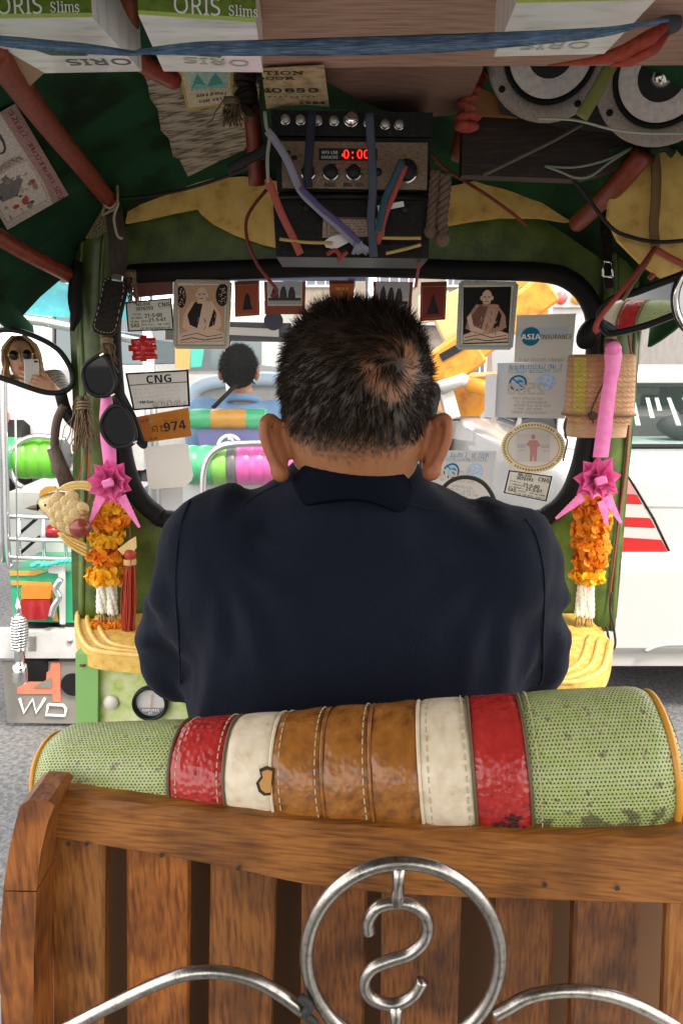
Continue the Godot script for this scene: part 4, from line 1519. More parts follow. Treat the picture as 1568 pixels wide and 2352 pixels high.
func roll(parent: Node, xs: Array, kinds: Array, ty: float, d: float, r: float) -> Node3D:    # a bolster of coloured panels along x
	var o := Node3D.new()
	o.name = "bolster"
	parent.add_child(o, true)
	for i in kinds.size():
		var a := at(xs[i], ty, d)
		var b := at(xs[i + 1], ty, d)
		var n := maxi(1, int(absf(xs[i + 1] - xs[i]) / 28.0))
		var prof := []
		for k in n:
			for q in [[0.0, 0.94], [0.12, 1.0], [0.5, 1.03], [0.88, 1.0], [1.0, 0.94]]:
				prof.append([r * q[1], (k + q[0]) / n * a.distance_to(b)])
		if i == 0:
			prof.push_front([0.0, 0.0])
		if i == kinds.size() - 1:
			prof.append([0.0, a.distance_to(b)])
		part("vinyl_panel", MB.new().smooth().lathe(prof, Transform3D(Basis(Vector3.FORWARD, PI / 2), a), 20), kinds[i], o)
	return o

func tubes(parent: Node, called: String, pts: Array, d: float, r: float, mat: Material, smoothing := 4) -> MeshInstance3D:
	var p := path(pts, d)
	return part(called, MB.new().smooth().tube(smooth_path(p, smoothing) if smoothing > 1 else p, r, 8), mat, parent)

func panel(parent: Node, called: String, pts: Array, d: float, th: float, mat: Material) -> MeshInstance3D:
	return part(called, MB.new().plate(path(pts, d), Vector3(0, 0, -th)), mat, parent)

func build_traffic() -> void:
	var white := nm("vehicle_white", texs.dust, Vector3(0.9, 0.9, 0.9), 0.3)
	var steel := m("rail_steel", 0.62, 0.62, 0.63, 0.25, 0.9)
	front_tuk_tuk(white, steel)
	left_tuk_tuk(white, steel)
	white_car()
	crane_truck()
	far_things(white)

func front_tuk_tuk(white: Material, steel: Material) -> void:
	var t := thing("tuk_tuk", "white tuk-tuk ahead with a pink bolster bench and a blue driver seat", "tuk-tuk")
	var pink := m("pink_vinyl", 0.55, 0.09, 0.30, 0.28)
	var mint := m("mint_vinyl", 0.05, 0.32, 0.14, 0.3)
	var lime := m("lime_vinyl", 0.18, 0.42, 0.07, 0.3)
	var ink := m("grey_band", 0.10, 0.10, 0.10, 0.35)
	roll(t, [428, 490, 524, 546, 700, 724, 760, 820], [mint, lime, ink, pink, ink, lime, mint], 1068, 3.0, 0.072)
	tubes(t, "bench_rail", [[466, 1150], [468, 1090], [480, 1050], [505, 1028], [540, 1020], [620, 1018], [700, 1020], [742, 1030], [766, 1056], [776, 1100], [778, 1150]], 2.93, 0.013, steel)
	panel(t, "bench_box", [[420, 1112], [830, 1112], [830, 1420], [420, 1420]], 3.02, 0.45, white)
	# driver seat
	panel(t, "seat_back", [[452, 984], [604, 984], [604, 1056], [462, 1056]], 3.5, 0.03, m("lavender_vinyl", 0.13, 0.135, 0.30, 0.5))
	panel(t, "seat_foot", [[462, 1057], [604, 1057], [604, 1300], [462, 1300]], 3.53, 0.35, m("dark_blue_vinyl", 0.05, 0.06, 0.16, 0.5))
	var go := m("mustard_vinyl", 0.42, 0.21, 0.03, 0.3)
	roll(t, [436, 486, 566, 612], [mint, go, mint], 962, 3.5, 0.042)
	var orn := Node3D.new()
	orn.name = "ring_ornament"
	t.add_child(orn)
	var rg := []
	for k in 25:
		rg.append([527 + 26 * cos(TAU * k / 24), 1026 + 26 * sin(TAU * k / 24)])
	var cream := m("cream_tube", 0.72, 0.70, 0.66, 0.3)
	tubes(orn, "ring", rg, 3.45, 0.0075, cream, 1)
	tubes(orn, "curl", [[523, 1007], [532, 1008], [535, 1016], [527, 1023], [520, 1030], [521, 1040], [529, 1043], [535, 1038]], 3.45, 0.006, cream)
	tubes(orn, "arch_tube", [[462, 1050], [475, 1042], [492, 1042], [504, 1050]], 3.45, 0.007, cream)
	tubes(orn, "arch_tube", [[551, 1050], [564, 1042], [582, 1043], [600, 1054]], 3.45, 0.007, cream)
	# roof, posts, far windscreen
	var x0 := at(352, 1000, 3.0).x
	var x1 := at(850, 1000, 3.0).x
	part("roof", MB.new().box(Transform3D(Basis(), Vector3((x0 + x1) * 0.5, 1.86, -3.9)), Vector3(x1 - x0 + 0.1, 0.05, 1.9), 0.02), m("roof_blue", 0.06, 0.10, 0.22, 0.6), t)
	for q in [[x0, 2.98], [x1, 2.98], [x0 + 0.05, 4.7], [x1 - 0.05, 4.7]]:
		part("post", MB.new().smooth().tube(PackedVector3Array([Vector3(q[0], 0.6, -q[1]), Vector3(q[0], 1.84, -q[1])]), 0.022, 10), steel, t)
	panel(t, "windscreen_header", [[380, 736], [668, 742], [668, 786], [380, 780]], 4.65, 0.05, m("header_black", 0.02, 0.02, 0.02, 0.5))
	panel(t, "header_sticker", [[505, 750], [640, 756], [640, 774], [505, 768]], 4.63, 0.004, m("faded_print", 0.42, 0.38, 0.34, 0.6))
	panel(t, "front_cowl", [[424, 1000], [430, 930], [450, 885], [500, 850], [600, 838], [700, 850], [740, 900], [745, 1000]], 4.8, 0.3, white)
	tubes(t, "dash_roll", [[436, 960], [442, 910], [468, 884], [540, 872], [640, 872], [700, 884], [730, 930]], 4.72, 0.042, m("pale_blue_trim", 0.42, 0.52, 0.60, 0.4))
	panel(t, "side_flag", [[402, 846], [436, 848], [438, 792], [402, 788]], 3.1, 0.01, m("flag_tan", 0.48, 0.28, 0.08, 0.6))
	panel(t, "side_flag", [[438, 844], [462, 842], [470, 795], [438, 792]], 3.1, 0.01, m("flag_teal", 0.05, 0.38, 0.30, 0.6))
	for q in [[x0 + 0.12, 3.2], [x1 - 0.12, 3.2], [(x0 + x1) * 0.5, 4.95]]:
		wheel(t, Vector3(q[0], 0.255, -q[1]), 0.255, 0.13)
	part("under_frame", MB.new().box(Transform3D(Basis(), Vector3((x0 + x1) * 0.5, 0.38, -3.95)), Vector3(x1 - x0 - 0.1, 0.06, 1.9), 0.01), mats.rubber, t)
	# its driver
	var who := thing("person", "driver in a light blue shirt with black hair, at the wheel of the tuk-tuk ahead", "person")
	var HC := at(548, 846, 3.88)
	var inv := Transform3D(Basis(Vector3.RIGHT, -0.15), HC).affine_inverse()
	var sk := Color(0.34, 0.15, 0.075)
	var neck := at(556, 920, 3.9)
	var SL := at(468, 944, 3.95)
	var SR := at(628, 952, 3.95)
	var EL := SL + Vector3(-0.07, -0.24, -0.08)
	var ER := SR + Vector3(0.09, -0.24, -0.08)
	var hipc := Vector3((SL.x + SR.x) * 0.5, 0.72, -3.92)
	var GL := EL + Vector3(0.06, -0.03, -0.32)
	var GR := ER + Vector3(-0.06, -0.03, -0.32)
	var h1 := hand_caps(GL, Vector3(0, -0.2, -1), Vector3(0, -1, 0), Vector3(1, 0, 0), 1.2)
	var h2 := hand_caps(GR, Vector3(0, -0.2, -1), Vector3(0, -1, 0), Vector3(-1, 0, 0), 1.2)
	var limbs := [[SL, EL, 0.045, 0.04], [SR, ER, 0.045, 0.04], [EL, GL, 0.04, 0.026], [ER, GR, 0.04, 0.026], [neck + Vector3(0, 0.03, 0), neck - Vector3(0, 0.05, 0), 0.055, 0.06], [neck - Vector3(0, 0.16, 0), hipc, 0.12, 0.13]]
	for s in [-1.0, 1.0]:
		var kn := hipc + Vector3(s * 0.16, 0.02, -0.42)
		limbs.append([hipc + Vector3(s * 0.09, -0.03, 0), kn, 0.085, 0.058])
		limbs.append([kn, kn + Vector3(0, -0.27, -0.03), 0.055, 0.037])
		limbs.append([kn + Vector3(0, -0.29, -0.02), kn + Vector3(0, -0.295, -0.18), 0.034, 0.028])
	var body := MB.new()
	nets(body, HC - Vector3(0.36, 1.06, 0.9), HC + Vector3(0.36, 0.15, 0.22), 0.016, func(p: Vector3) -> float: return smin(caps_field(p, limbs, 0.025), ell(p, inv, Vector3(0.078, 0.102, 0.094)), 0.02), func(p: Vector3) -> Color: return Color(0.03, 0.03, 0.04) if p.y < 0.85 else sk)
	for h in [h1, h2]:
		var bb := bounds(h, 0.02)
		nets(body, bb.position, bb.end, 0.005, func(p: Vector3) -> float: return caps_field(p, h, 0.006), func(_p: Vector3) -> Color: return sk)
	for s in [-1.0, 1.0]:
		body.color(Color(0.36, 0.14, 0.07))
		body.smooth().ellipsoid(Transform3D(Basis(Vector3.UP, s * 0.5), HC + Vector3(s * 0.082, -0.025, 0.0)), Vector3(0.014, 0.032, 0.02))
	part("body", body, skin("far_skin", 1, 1, 1), who)
	var sh := [[SL, SL.lerp(EL, 0.75), 0.057, 0.055], [SR, SR.lerp(ER, 0.75), 0.057, 0.055], [SL, SR, 0.058, 0.058], [neck - Vector3(0, 0.14, 0), hipc, 0.145, 0.15]]
	var nz := FastNoiseLite.new()
	nz.frequency = 9.0
	var shirt := MB.new()
	nets(shirt, Vector3(SL.x - 0.2, 0.72, -4.25), Vector3(SR.x + 0.22, 1.36, -3.7), 0.014, func(p: Vector3) -> float: return caps_field(p, sh, 0.05) + nz.get_noise_3dv(p) * 0.008)
	part("shirt", shirt, cloth("sky_blue_cotton", 0.15, 0.26, 0.40), who)
	part("collar", MB.new().smooth().tube(smooth_path(PackedVector3Array([neck + Vector3(-0.068, 0.0, -0.02), neck + Vector3(-0.05, 0.015, 0.05), neck + Vector3(0, 0.02, 0.075), neck + Vector3(0.05, 0.015, 0.05), neck + Vector3(0.068, 0.0, -0.02)]), 4), 0.018, 8), mats.sky_blue_cotton, who)
	part("strap", MB.new().smooth().tube(path([[488, 938, 3.76], [508, 918, 3.77], [538, 888, 3.80], [556, 872, 3.86]], 3.8), 0.011, 6), mats.rubber, who)
	var hair := MB.new().smooth(false)
	for k in 3800:
		var s := Vector3(rng.randfn(), rng.randfn(), rng.randfn()).normalized()
		if s.y < -0.62 or (s.z < -0.3 and s.y < 0.3) or (absf(s.x) > 0.8 and s.y < -0.2):
			continue
		var p0 := HC + Basis(Vector3.RIGHT, -0.15) * (s * Vector3(0.08, 0.104, 0.096))
		var d := (s + Vector3(rng.randfn(), rng.randfn() - 0.6, rng.randfn()) * 0.5).normalized() * rng.randf_range(0.015, 0.03)
		var w := d.cross(Vector3(rng.randfn(), rng.randfn(), rng.randfn())).normalized() * 0.0022
		hair.color(Color(0.006, 0.005, 0.005))
		hair.tri(p0 - w, p0 + d, p0 + w)
	hair.smooth().ellipsoid(Transform3D(Basis(Vector3.RIGHT, -0.15), HC + Vector3(0, 0.006, 0.006)), Vector3(0.083, 0.106, 0.098), 20, 14)
	var hm := StandardMaterial3D.new()
	hm.resource_name = "far_black_hair"
	hm.vertex_color_use_as_albedo = true
	hm.metallic_specular = 0.15
	hm.roughness = 0.7
	part("hair", hair, hm, who)

func left_tuk_tuk(white: Material, steel: Material) -> void:
	var t := thing("tuk_tuk", "teal and green tuk-tuk alongside with a chrome luggage rail and grey 4WD mudflap", "tuk-tuk")
	var lime := m("bright_lime_vinyl", 0.12, 0.40, 0.03, 0.28)
	roll(t, [-260, 44, 132, 150], [m("mint_vinyl"), lime, m("grey_band")], 1052, 3.1, 0.078)
	tubes(t, "bench_rail", [[150, 1010], [90, 1002], [52, 1012], [30, 1040], [26, 1080], [38, 1108], [52, 1118]], 3.04, 0.011, steel)
	# teal rear curtain with a curved frame
	panel(t, "rear_curtain", [[14, 716], [12, 690], [26, 664], [54, 644], [86, 634], [120, 640], [152, 652], [300, 660], [300, 736], [130, 728]], 3.1, 0.012, nm("teal_sheet", noise("teal", 61, 0.012, [[0.0, [0.02, 0.20, 0.24]], [0.5, [0.035, 0.29, 0.34]], [0.75, [0.07, 0.42, 0.42]], [1.0, [0.35, 0.62, 0.55]]]), Vector3(1.2, 1.2, 1.2), 0.25))
	tubes(t, "curtain_frame", [[8, 728], [4, 690], [18, 652], [46, 628], [76, 614], [110, 612], [200, 622], [320, 640]], 3.07, 0.022, m("brown_hem", 0.16, 0.10, 0.07, 0.6))
	tubes(t, "curtain_rail", [[-60, 722], [20, 728], [100, 738], [170, 752], [320, 780]], 3.07, 0.018, steel, 1)
	tubes(t, "rear_post", [[12, 740], [10, 900], [14, 1100], [20, 1280], [30, 1300]], 3.0, 0.012, steel)
	tubes(t, "rear_post", [[2, 620], [0, 900], [2, 1100], [6, 1290]], 3.02, 0.014, steel)
	for y in [1186, 1238, 1280]:
		tubes(t, "luggage_rail", [[24, y], [90, y + 2], [160, y + 4], [230, y + 6]], 2.98, 0.009, steel, 1)
	for x in [44, 100, 150]:
		tubes(t, "luggage_stay", [[x, 1186], [x + 2, 1282]], 2.98, 0.007, steel, 1)
	tubes(t, "cross_stay", [[34, 1282], [92, 1232]], 2.99, 0.006, mats.rubber, 1)
	tubes(t, "cross_stay", [[40, 1230], [86, 1190]], 2.99, 0.006, mats.rubber, 1)
	panel(t, "bench_box", [[20, 1130], [300, 1140], [300, 1290], [24, 1290]], 3.3, 0.4, white)
	# body side with stripes, lamp and bumper
	panel(t, "body_panel", [[22, 1312], [300, 1312], [300, 1432], [34, 1428]], 2.99, 0.5, m("jade_paint", 0.02, 0.27, 0.13, 0.3))
	panel(t, "cream_frame", [[112, 1300], [150, 1300], [150, 1434], [138, 1434], [134, 1318], [112, 1316]], 2.975, 0.01, white)
	var y := m("yellow_stripe", 0.48, 0.23, 0.03, 0.35)
	panel(t, "stripe", [[22, 1312], [110, 1312], [80, 1322], [24, 1322]], 2.982, 0.004, y)
	panel(t, "stripe", [[26, 1334], [118, 1338], [124, 1352], [118, 1352], [112, 1346], [27, 1344]], 2.982, 0.004, y)
	panel(t, "stripe", [[118, 1352], [130, 1400], [134, 1426], [122, 1426], [116, 1380]], 2.98, 0.004, y)
	var lamp := Node3D.new()
	lamp.name = "tail_lamp"
	t.add_child(lamp)
	panel(lamp, "amber_lens", [[50, 1348], [64, 1344], [112, 1346], [118, 1356], [116, 1376], [50, 1376]], 2.95, 0.03, m("amber_lens", 0.46, 0.16, 0.02, 0.15))
	panel(lamp, "red_lens", [[48, 1378], [116, 1378], [114, 1414], [104, 1424], [60, 1424], [48, 1414]], 2.95, 0.03, m("red_lens", 0.26, 0.01, 0.012, 0.15))
	tubes(t, "exhaust_pipe", [[140, 1330], [128, 1352], [136, 1372], [124, 1394], [118, 1416]], 2.93, 0.012, steel)
	part("tail_ball", MB.new().smooth().ellipsoid(Transform3D(Basis(), at(120, 1222, 3.15)), Vector3(0.035, 0.03, 0.03), 14, 10), mats.red_lens, t)
	var cl := MB.new().smooth()
	for k in 9:
		cl.ellipsoid(Transform3D(Basis(Vector3.BACK, rng.randf()), at(78 + k * 11, 1294 - (4 if k > 5 else 0) + rng.randf_range(-4, 4), 2.96)), Vector3(0.016, 0.010, 0.012) * rng.randf_range(0.8, 1.2), 8, 6)
	part("tied_cloth", cl, m("jade_cloth", 0.05, 0.50, 0.34, 0.8), t)
	panel(t, "bumper", [[-60, 1452], [300, 1452], [300, 1512], [-60, 1512]], 2.94, 0.06, white)
	panel(t, "bumper_slot", [[66, 1462], [84, 1462], [84, 1494], [66, 1494]], 2.937, 0.004, mats.dull_metal)
	part("bumper_bolt", MB.new().smooth().ellipsoid(Transform3D(Basis(), at(161, 1472, 2.935)), Vector3(0.011, 0.011, 0.006), 12, 8), mats.dull_metal, t)
	var flap := panel(t, "mudflap", [[4, 1520], [300, 1520], [300, 1664], [18, 1660]], 2.96, 0.012, m("mudflap_grey", 0.17, 0.155, 0.135, 0.7))
	flap.set_meta("label", "grey rubber mudflap painted with 4WD")
	var or4 := m("orange_red_paint", 0.62, 0.16, 0.09, 0.5)
	panel(flap, "painted_four", [[118, 1522], [138, 1522], [140, 1612], [122, 1612], [121, 1594], [40, 1594], [40, 1580], [116, 1540]], 2.955, 0.004, or4)
	panel(flap, "four_gap", [[78, 1577], [118, 1556], [120, 1580], [80, 1580]], 2.950, 0.003, m("mudflap_grey"))
	tubes(flap, "painted_letter", [[46, 1604], [56, 1638], [76, 1606], [84, 1638], [104, 1604]], 2.955, 0.0055, m("white_ink"), 1)
	tubes(flap, "painted_letter", [[112, 1618], [146, 1620], [152, 1628], [150, 1644], [106, 1642], [112, 1618]], 2.955, 0.0055, m("white_ink"), 1)
	part("flap_hole", MB.new().lathe([[0.0, 0.0], [0.045, 0.0], [0.045, 0.004], [0.0, 0.004]], Transform3D(Basis(Vector3.RIGHT, PI / 2), at(168, 1572, 2.952)), 24), mats.rubber, flap)
	var xa := at(20, 1400, 3.0).x
	part("roof", MB.new().box(Transform3D(Basis(), Vector3(xa - 0.42, 1.86, -4.0)), Vector3(1.3, 0.05, 1.9), 0.02), m("brown_hem"), t)
	for q in [[xa + 0.1, 3.2], [xa - 1.0, 3.2], [xa - 0.45, 4.95]]:
		wheel(t, Vector3(q[0], 0.255, -q[1]), 0.255, 0.13)
	for q in [[xa + 0.15, 4.8], [xa - 1.05, 4.8]]:
		part("post", MB.new().smooth().tube(PackedVector3Array([Vector3(q[0], 0.5, -q[1]), Vector3(q[0], 1.86, -q[1])]), 0.02, 8), steel, t)

func loft(secs: Array, mat: Material, called: String, parent: Node) -> MeshInstance3D:   # sections of equal count along the body
	var b := MB.new().smooth()
	for i in secs.size() - 1:
		var n: int = secs[i].size()
		for k in n:
			b.quad(secs[i][k], secs[i + 1][k], secs[i + 1][(k + 1) % n], secs[i][(k + 1) % n])
	for e in [0, secs.size() - 1]:
		b.group(5 + e)
		for k in range(1, secs[e].size() - 1):
			b.tri(secs[e][0], secs[e][k], secs[e][k + 1])
	return part(called, b, mat, parent)

func car_section(x0: float, x1: float, y0: float, y1: float, z: float, r: float) -> PackedVector3Array:
	var o := PackedVector3Array()
	for c in [[x1 - r, y1 - r, 0.0], [x0 + r, y1 - r, PI / 2], [x0 + r, y0 + r, PI], [x1 - r, y0 + r, PI * 1.5]]:
		for k in 5:
			var a: float = c[2] + PI / 2 * k / 4
			o.append(Vector3(c[0] + cos(a) * r, c[1] + sin(a) * r, z))
	return o

func white_car() -> void:
	var t := thing("car", "white sedan with a red and white tail light, alongside the cab", "car")
	var paint := m("car_white", 0.42, 0.41, 0.39, 0.22)
	paint.clearcoat_enabled = true
	paint.clearcoat = 0.6
	paint.clearcoat_roughness = 0.06
	var xl := 0.86
	var xr := 2.58
	var secs := []
	for s in [[3.13, 0.06, 0.50, 0.93, 0.05], [3.145, 0.02, 0.47, 0.965, 0.06], [3.20, 0.0, 0.40, 0.985, 0.07], [3.65, -0.01, 0.3, 1.005, 0.08], [5.6, -0.01, 0.3, 1.0, 0.08], [6.6, 0.02, 0.3, 0.93, 0.09], [7.2, 0.06, 0.32, 0.78, 0.1], [7.35, 0.16, 0.36, 0.66, 0.08]]:
		secs.append(car_section(xl + s[1], xr - s[1], s[2], s[3], -s[0], s[4]))
	loft(secs, paint, "body", t)
	var bs := []
	for s in [[3.02, 0.10, 0.30, 0.60], [3.035, 0.05, 0.275, 0.635], [3.08, 0.01, 0.26, 0.66], [3.40, -0.012, 0.26, 0.665]]:
		bs.append(car_section(xl + s[1], xr - s[1], s[2], s[3], -s[0], 0.06))
	loft(bs, paint, "rear_bumper", t)
	var lip := []
	for s in [[3.05, 0.10, 0.215, 0.285], [3.07, 0.04, 0.205, 0.29], [3.4, 0.0, 0.205, 0.29]]:
		lip.append(car_section(xl + s[1], xr - s[1], s[2], s[3], -s[0], 0.03))
	loft(lip, m("bumper_grey", 0.36, 0.34, 0.32, 0.4), "bumper_lip", t)
	# cabin: roof, pillars, seats and tinted glass round an open inside
	var rs := []
	for c in [[4.06, 0.26, 1.285, 1.305], [4.14, 0.25, 1.285, 1.33], [4.5, 0.25, 1.32, 1.37], [5.1, 0.25, 1.315, 1.365], [5.3, 0.25, 1.27, 1.31]]:
		rs.append(car_section(xl + c[1], xr - c[1], c[2], c[3], -c[0], 0.009))
	loft(rs, paint, "roof", t)
	for x in [xl + 0.15, xr - 0.15]:
		var k := 1.0 if x < 1.5 else -1.0
		part("rear_pillar", MB.new().bar(Vector3(x, 0.99, -3.64), Vector3(x + k * 0.12, 1.30, -4.12), 0.09, 0.10, Vector3.RIGHT, 0.02), paint, t)
		part("middle_pillar", MB.new().bar(Vector3(x + k * 0.02, 0.99, -4.75), Vector3(x + k * 0.12, 1.34, -4.75), 0.08, 0.05, Vector3.RIGHT, 0.01), paint, t)
		part("front_pillar", MB.new().bar(Vector3(x, 0.98, -5.85), Vector3(x + k * 0.12, 1.29, -5.28), 0.06, 0.06, Vector3.RIGHT, 0.015), paint, t)
	var cloth_grey := m("seat_grey", 0.09, 0.09, 0.085, 0.9)
	for x in [xl + 0.55, xr - 0.55]:
		var rear := part("rear_seat_back", MB.new().box(Transform3D(Basis(Vector3.RIGHT, 0.2), Vector3(x, 1.04, -4.20)), Vector3(0.6, 0.24, 0.12), 0.03), cloth_grey, t)
		part("headrest", MB.new().box(Transform3D(Basis(), Vector3(x, 1.19, -4.24)), Vector3(0.24, 0.13, 0.08), 0.03), cloth_grey, rear)
		var fro := part("front_seat_back", MB.new().box(Transform3D(Basis(), Vector3(x, 1.06, -4.95)), Vector3(0.48, 0.26, 0.12), 0.03), cloth_grey, t)
		part("headrest", MB.new().box(Transform3D(Basis(), Vector3(x, 1.24, -4.98)), Vector3(0.24, 0.14, 0.08), 0.03), cloth_grey, fro)
	part("cabin_lining", MB.new().box(Transform3D(Basis(), Vector3((xl + xr) * 0.5, 1.008, -4.85)), Vector3(xr - xl - 0.36, 0.012, 1.3)), cloth_grey, t)
	var tint := m("tinted_glass", 0.1, 0.12, 0.12, 0.04)
	tint.transparency = BaseMaterial3D.TRANSPARENCY_ALPHA
	tint.albedo_color = Color(0.10, 0.13, 0.13, 0.72)
	tint.metallic_specular = 0.2
	part("windscreen", MB.new().plate(PackedVector3Array([Vector3(xl + 0.22, 1.0, -5.84), Vector3(xl + 0.32, 1.30, -5.30), Vector3(xr - 0.32, 1.30, -5.30), Vector3(xr - 0.22, 1.0, -5.84)]), Vector3(0, 0.87, -0.49) * -0.003), tint, t)
	var glass := m("car_glass", 0.035, 0.05, 0.045, 0.04)
	glass.metallic_specular = 0.08
	var zs := func(y: float) -> float: return lerpf(3.60, 4.10, (y - 1.0) / 0.31) - 0.012
	var rw := PackedVector3Array()
	for q in [[xl + 0.20, 1.012], [xl + 0.30, 1.265], [xr - 0.30, 1.265], [xr - 0.20, 1.012]]:
		rw.append(Vector3(q[0], q[1] + 0.006, -zs.call(q[1])))
	var gn := (rw[3] - rw[0]).cross(rw[1] - rw[0]).normalized()
	if gn.y < 0:
		gn = -gn
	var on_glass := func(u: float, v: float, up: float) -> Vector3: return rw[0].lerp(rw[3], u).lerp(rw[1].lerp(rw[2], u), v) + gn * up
	part("parcel_shelf", MB.new().box(Transform3D(Basis(), Vector3((xl + xr) * 0.5, 1.012, -3.88)), Vector3(xr - xl - 0.40, 0.012, 0.46), 0.003), m("shelf_teal", 0.20, 0.27, 0.25, 0.6), t)
	part("shoulder_bag", MB.new().smooth().ellipsoid(Transform3D(Basis(Vector3.BACK, -0.1), Vector3(xl + 0.80, 1.075, -3.92)), Vector3(0.16, 0.065, 0.09), 16, 10), m("bag_black", 0.02, 0.02, 0.02, 0.6), t)
	for k in 14:  # reflected fence bars, modelled as pale strips just inside the rear glass
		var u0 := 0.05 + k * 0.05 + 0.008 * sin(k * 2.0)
		part("reflection_bar", MB.new().plate(PackedVector3Array([on_glass.call(u0, 0.34 + 0.12 * (k % 3), -0.003), on_glass.call(u0 + 0.006, 0.80, -0.003), on_glass.call(u0 + 0.022, 0.80, -0.003), on_glass.call(u0 + 0.018, 0.34 + 0.12 * (k % 3), -0.003)]), gn * -0.002), m("reflection_grey", 0.24, 0.28, 0.26, 0.6), t)
	glass.transparency = BaseMaterial3D.TRANSPARENCY_ALPHA
	glass.albedo_color = Color(0.5, 0.6, 0.56, 0.02)
	var g := part("rear_window", MB.new().plate(shifted(rw, gn * 0.014), gn * -0.002), glass, t)
	var gr := PackedVector3Array(rw)
	gr.append(rw[0])
	part("window_seal", MB.new().tube(shifted(gr, Vector3(0, 0.002, 0.004)), 0.012, 6), mats.rubber, g)
	for x in [xl + 0.17, xr - 0.17]:
		var s := -1.0 if x < 1.5 else 1.0
		part("side_window", MB.new().plate(PackedVector3Array([Vector3(x, 1.03, -3.9), Vector3(x - s * 0.07, 1.30, -4.2), Vector3(x - s * 0.07, 1.32, -5.0), Vector3(x, 1.03, -5.6)]), Vector3(-s * 0.004, 0, 0)), tint, t)
	# tail lights with clear bands, and the boot seam beside
	var lamp := Node3D.new()
	lamp.name = "tail_light"
	t.add_child(lamp)
	var red := m("tail_red", 0.34, 0.012, 0.012, 0.12)
	var clear := m("tail_clear", 0.42, 0.36, 0.34, 0.12)
	panel(lamp, "pink_lens", [[1330, 1100], [1442, 1100], [1462, 1136], [1330, 1130]], 3.108, 0.02, m("tail_pink", 0.45, 0.17, 0.17, 0.15))
	panel(lamp, "red_lens", [[1330, 1131], [1462, 1137], [1474, 1158], [1330, 1150]], 3.106, 0.02, red)
	panel(lamp, "clear_lens", [[1330, 1151], [1474, 1159], [1492, 1190], [1330, 1184]], 3.108, 0.02, clear)
	panel(lamp, "red_lens", [[1330, 1185], [1492, 1191], [1504, 1212], [1330, 1204]], 3.106, 0.02, red)
	panel(lamp, "clear_lens", [[1330, 1205], [1504, 1213], [1518, 1240], [1330, 1228]], 3.108, 0.02, clear)
	panel(lamp, "red_lens", [[1330, 1229], [1518, 1241], [1540, 1282], [1330, 1266]], 3.104, 0.02, red)
	part("boot_seam", MB.new().tube(path([[1436, 1086], [1462, 1128], [1500, 1192], [1542, 1280], [1570, 1316], [1620, 1350], [1760, 1362]], 3.118), 0.005, 6), mats.rubber, t)
	part("bumper_gap", MB.new().tube(path([[1380, 1370], [1470, 1376], [1568, 1386], [1700, 1390]], 3.03), 0.0028, 6), mats.rubber, t)
	part("bumper_moulding", MB.new().smooth().tube(smooth_path(path([[1480, 1496], [1510, 1484], [1560, 1480], [1700, 1484]], 3.02), 4), 0.008, 8), m("bumper_grey"), t)
	part("boot_crease", MB.new().tube(path([[1480, 1162], [1700, 1164]], 3.126), 0.002, 6), m("crease_grey", 0.4, 0.4, 0.4), t)
	part("parking_sensor", MB.new().smooth().lathe([[0.0, 0.006], [0.013, 0.005], [0.015, 0.0]], Transform3D(Basis(Vector3.RIGHT, PI / 2), at(1541, 1352, 3.03)), 16), m("sensor_grey", 0.6, 0.59, 0.57, 0.3), t)
	panel(t, "licence_plate", [[1760, 1200], [1960, 1204], [1960, 1262], [1760, 1258]], 3.10, 0.012, mats.white_paint)
	for q in [[xl + 0.10, 3.95], [xr - 0.10, 3.95], [xl + 0.10, 6.55], [xr - 0.10, 6.55]]:
		wheel(t, Vector3(q[0], 0.315, -q[1]), 0.315, 0.2)
	part("underbody", MB.new().box(Transform3D(Basis(), Vector3((xl + xr) * 0.5, 0.28, -5.2)), Vector3(1.5, 0.1, 3.9)), mats.rubber, t)

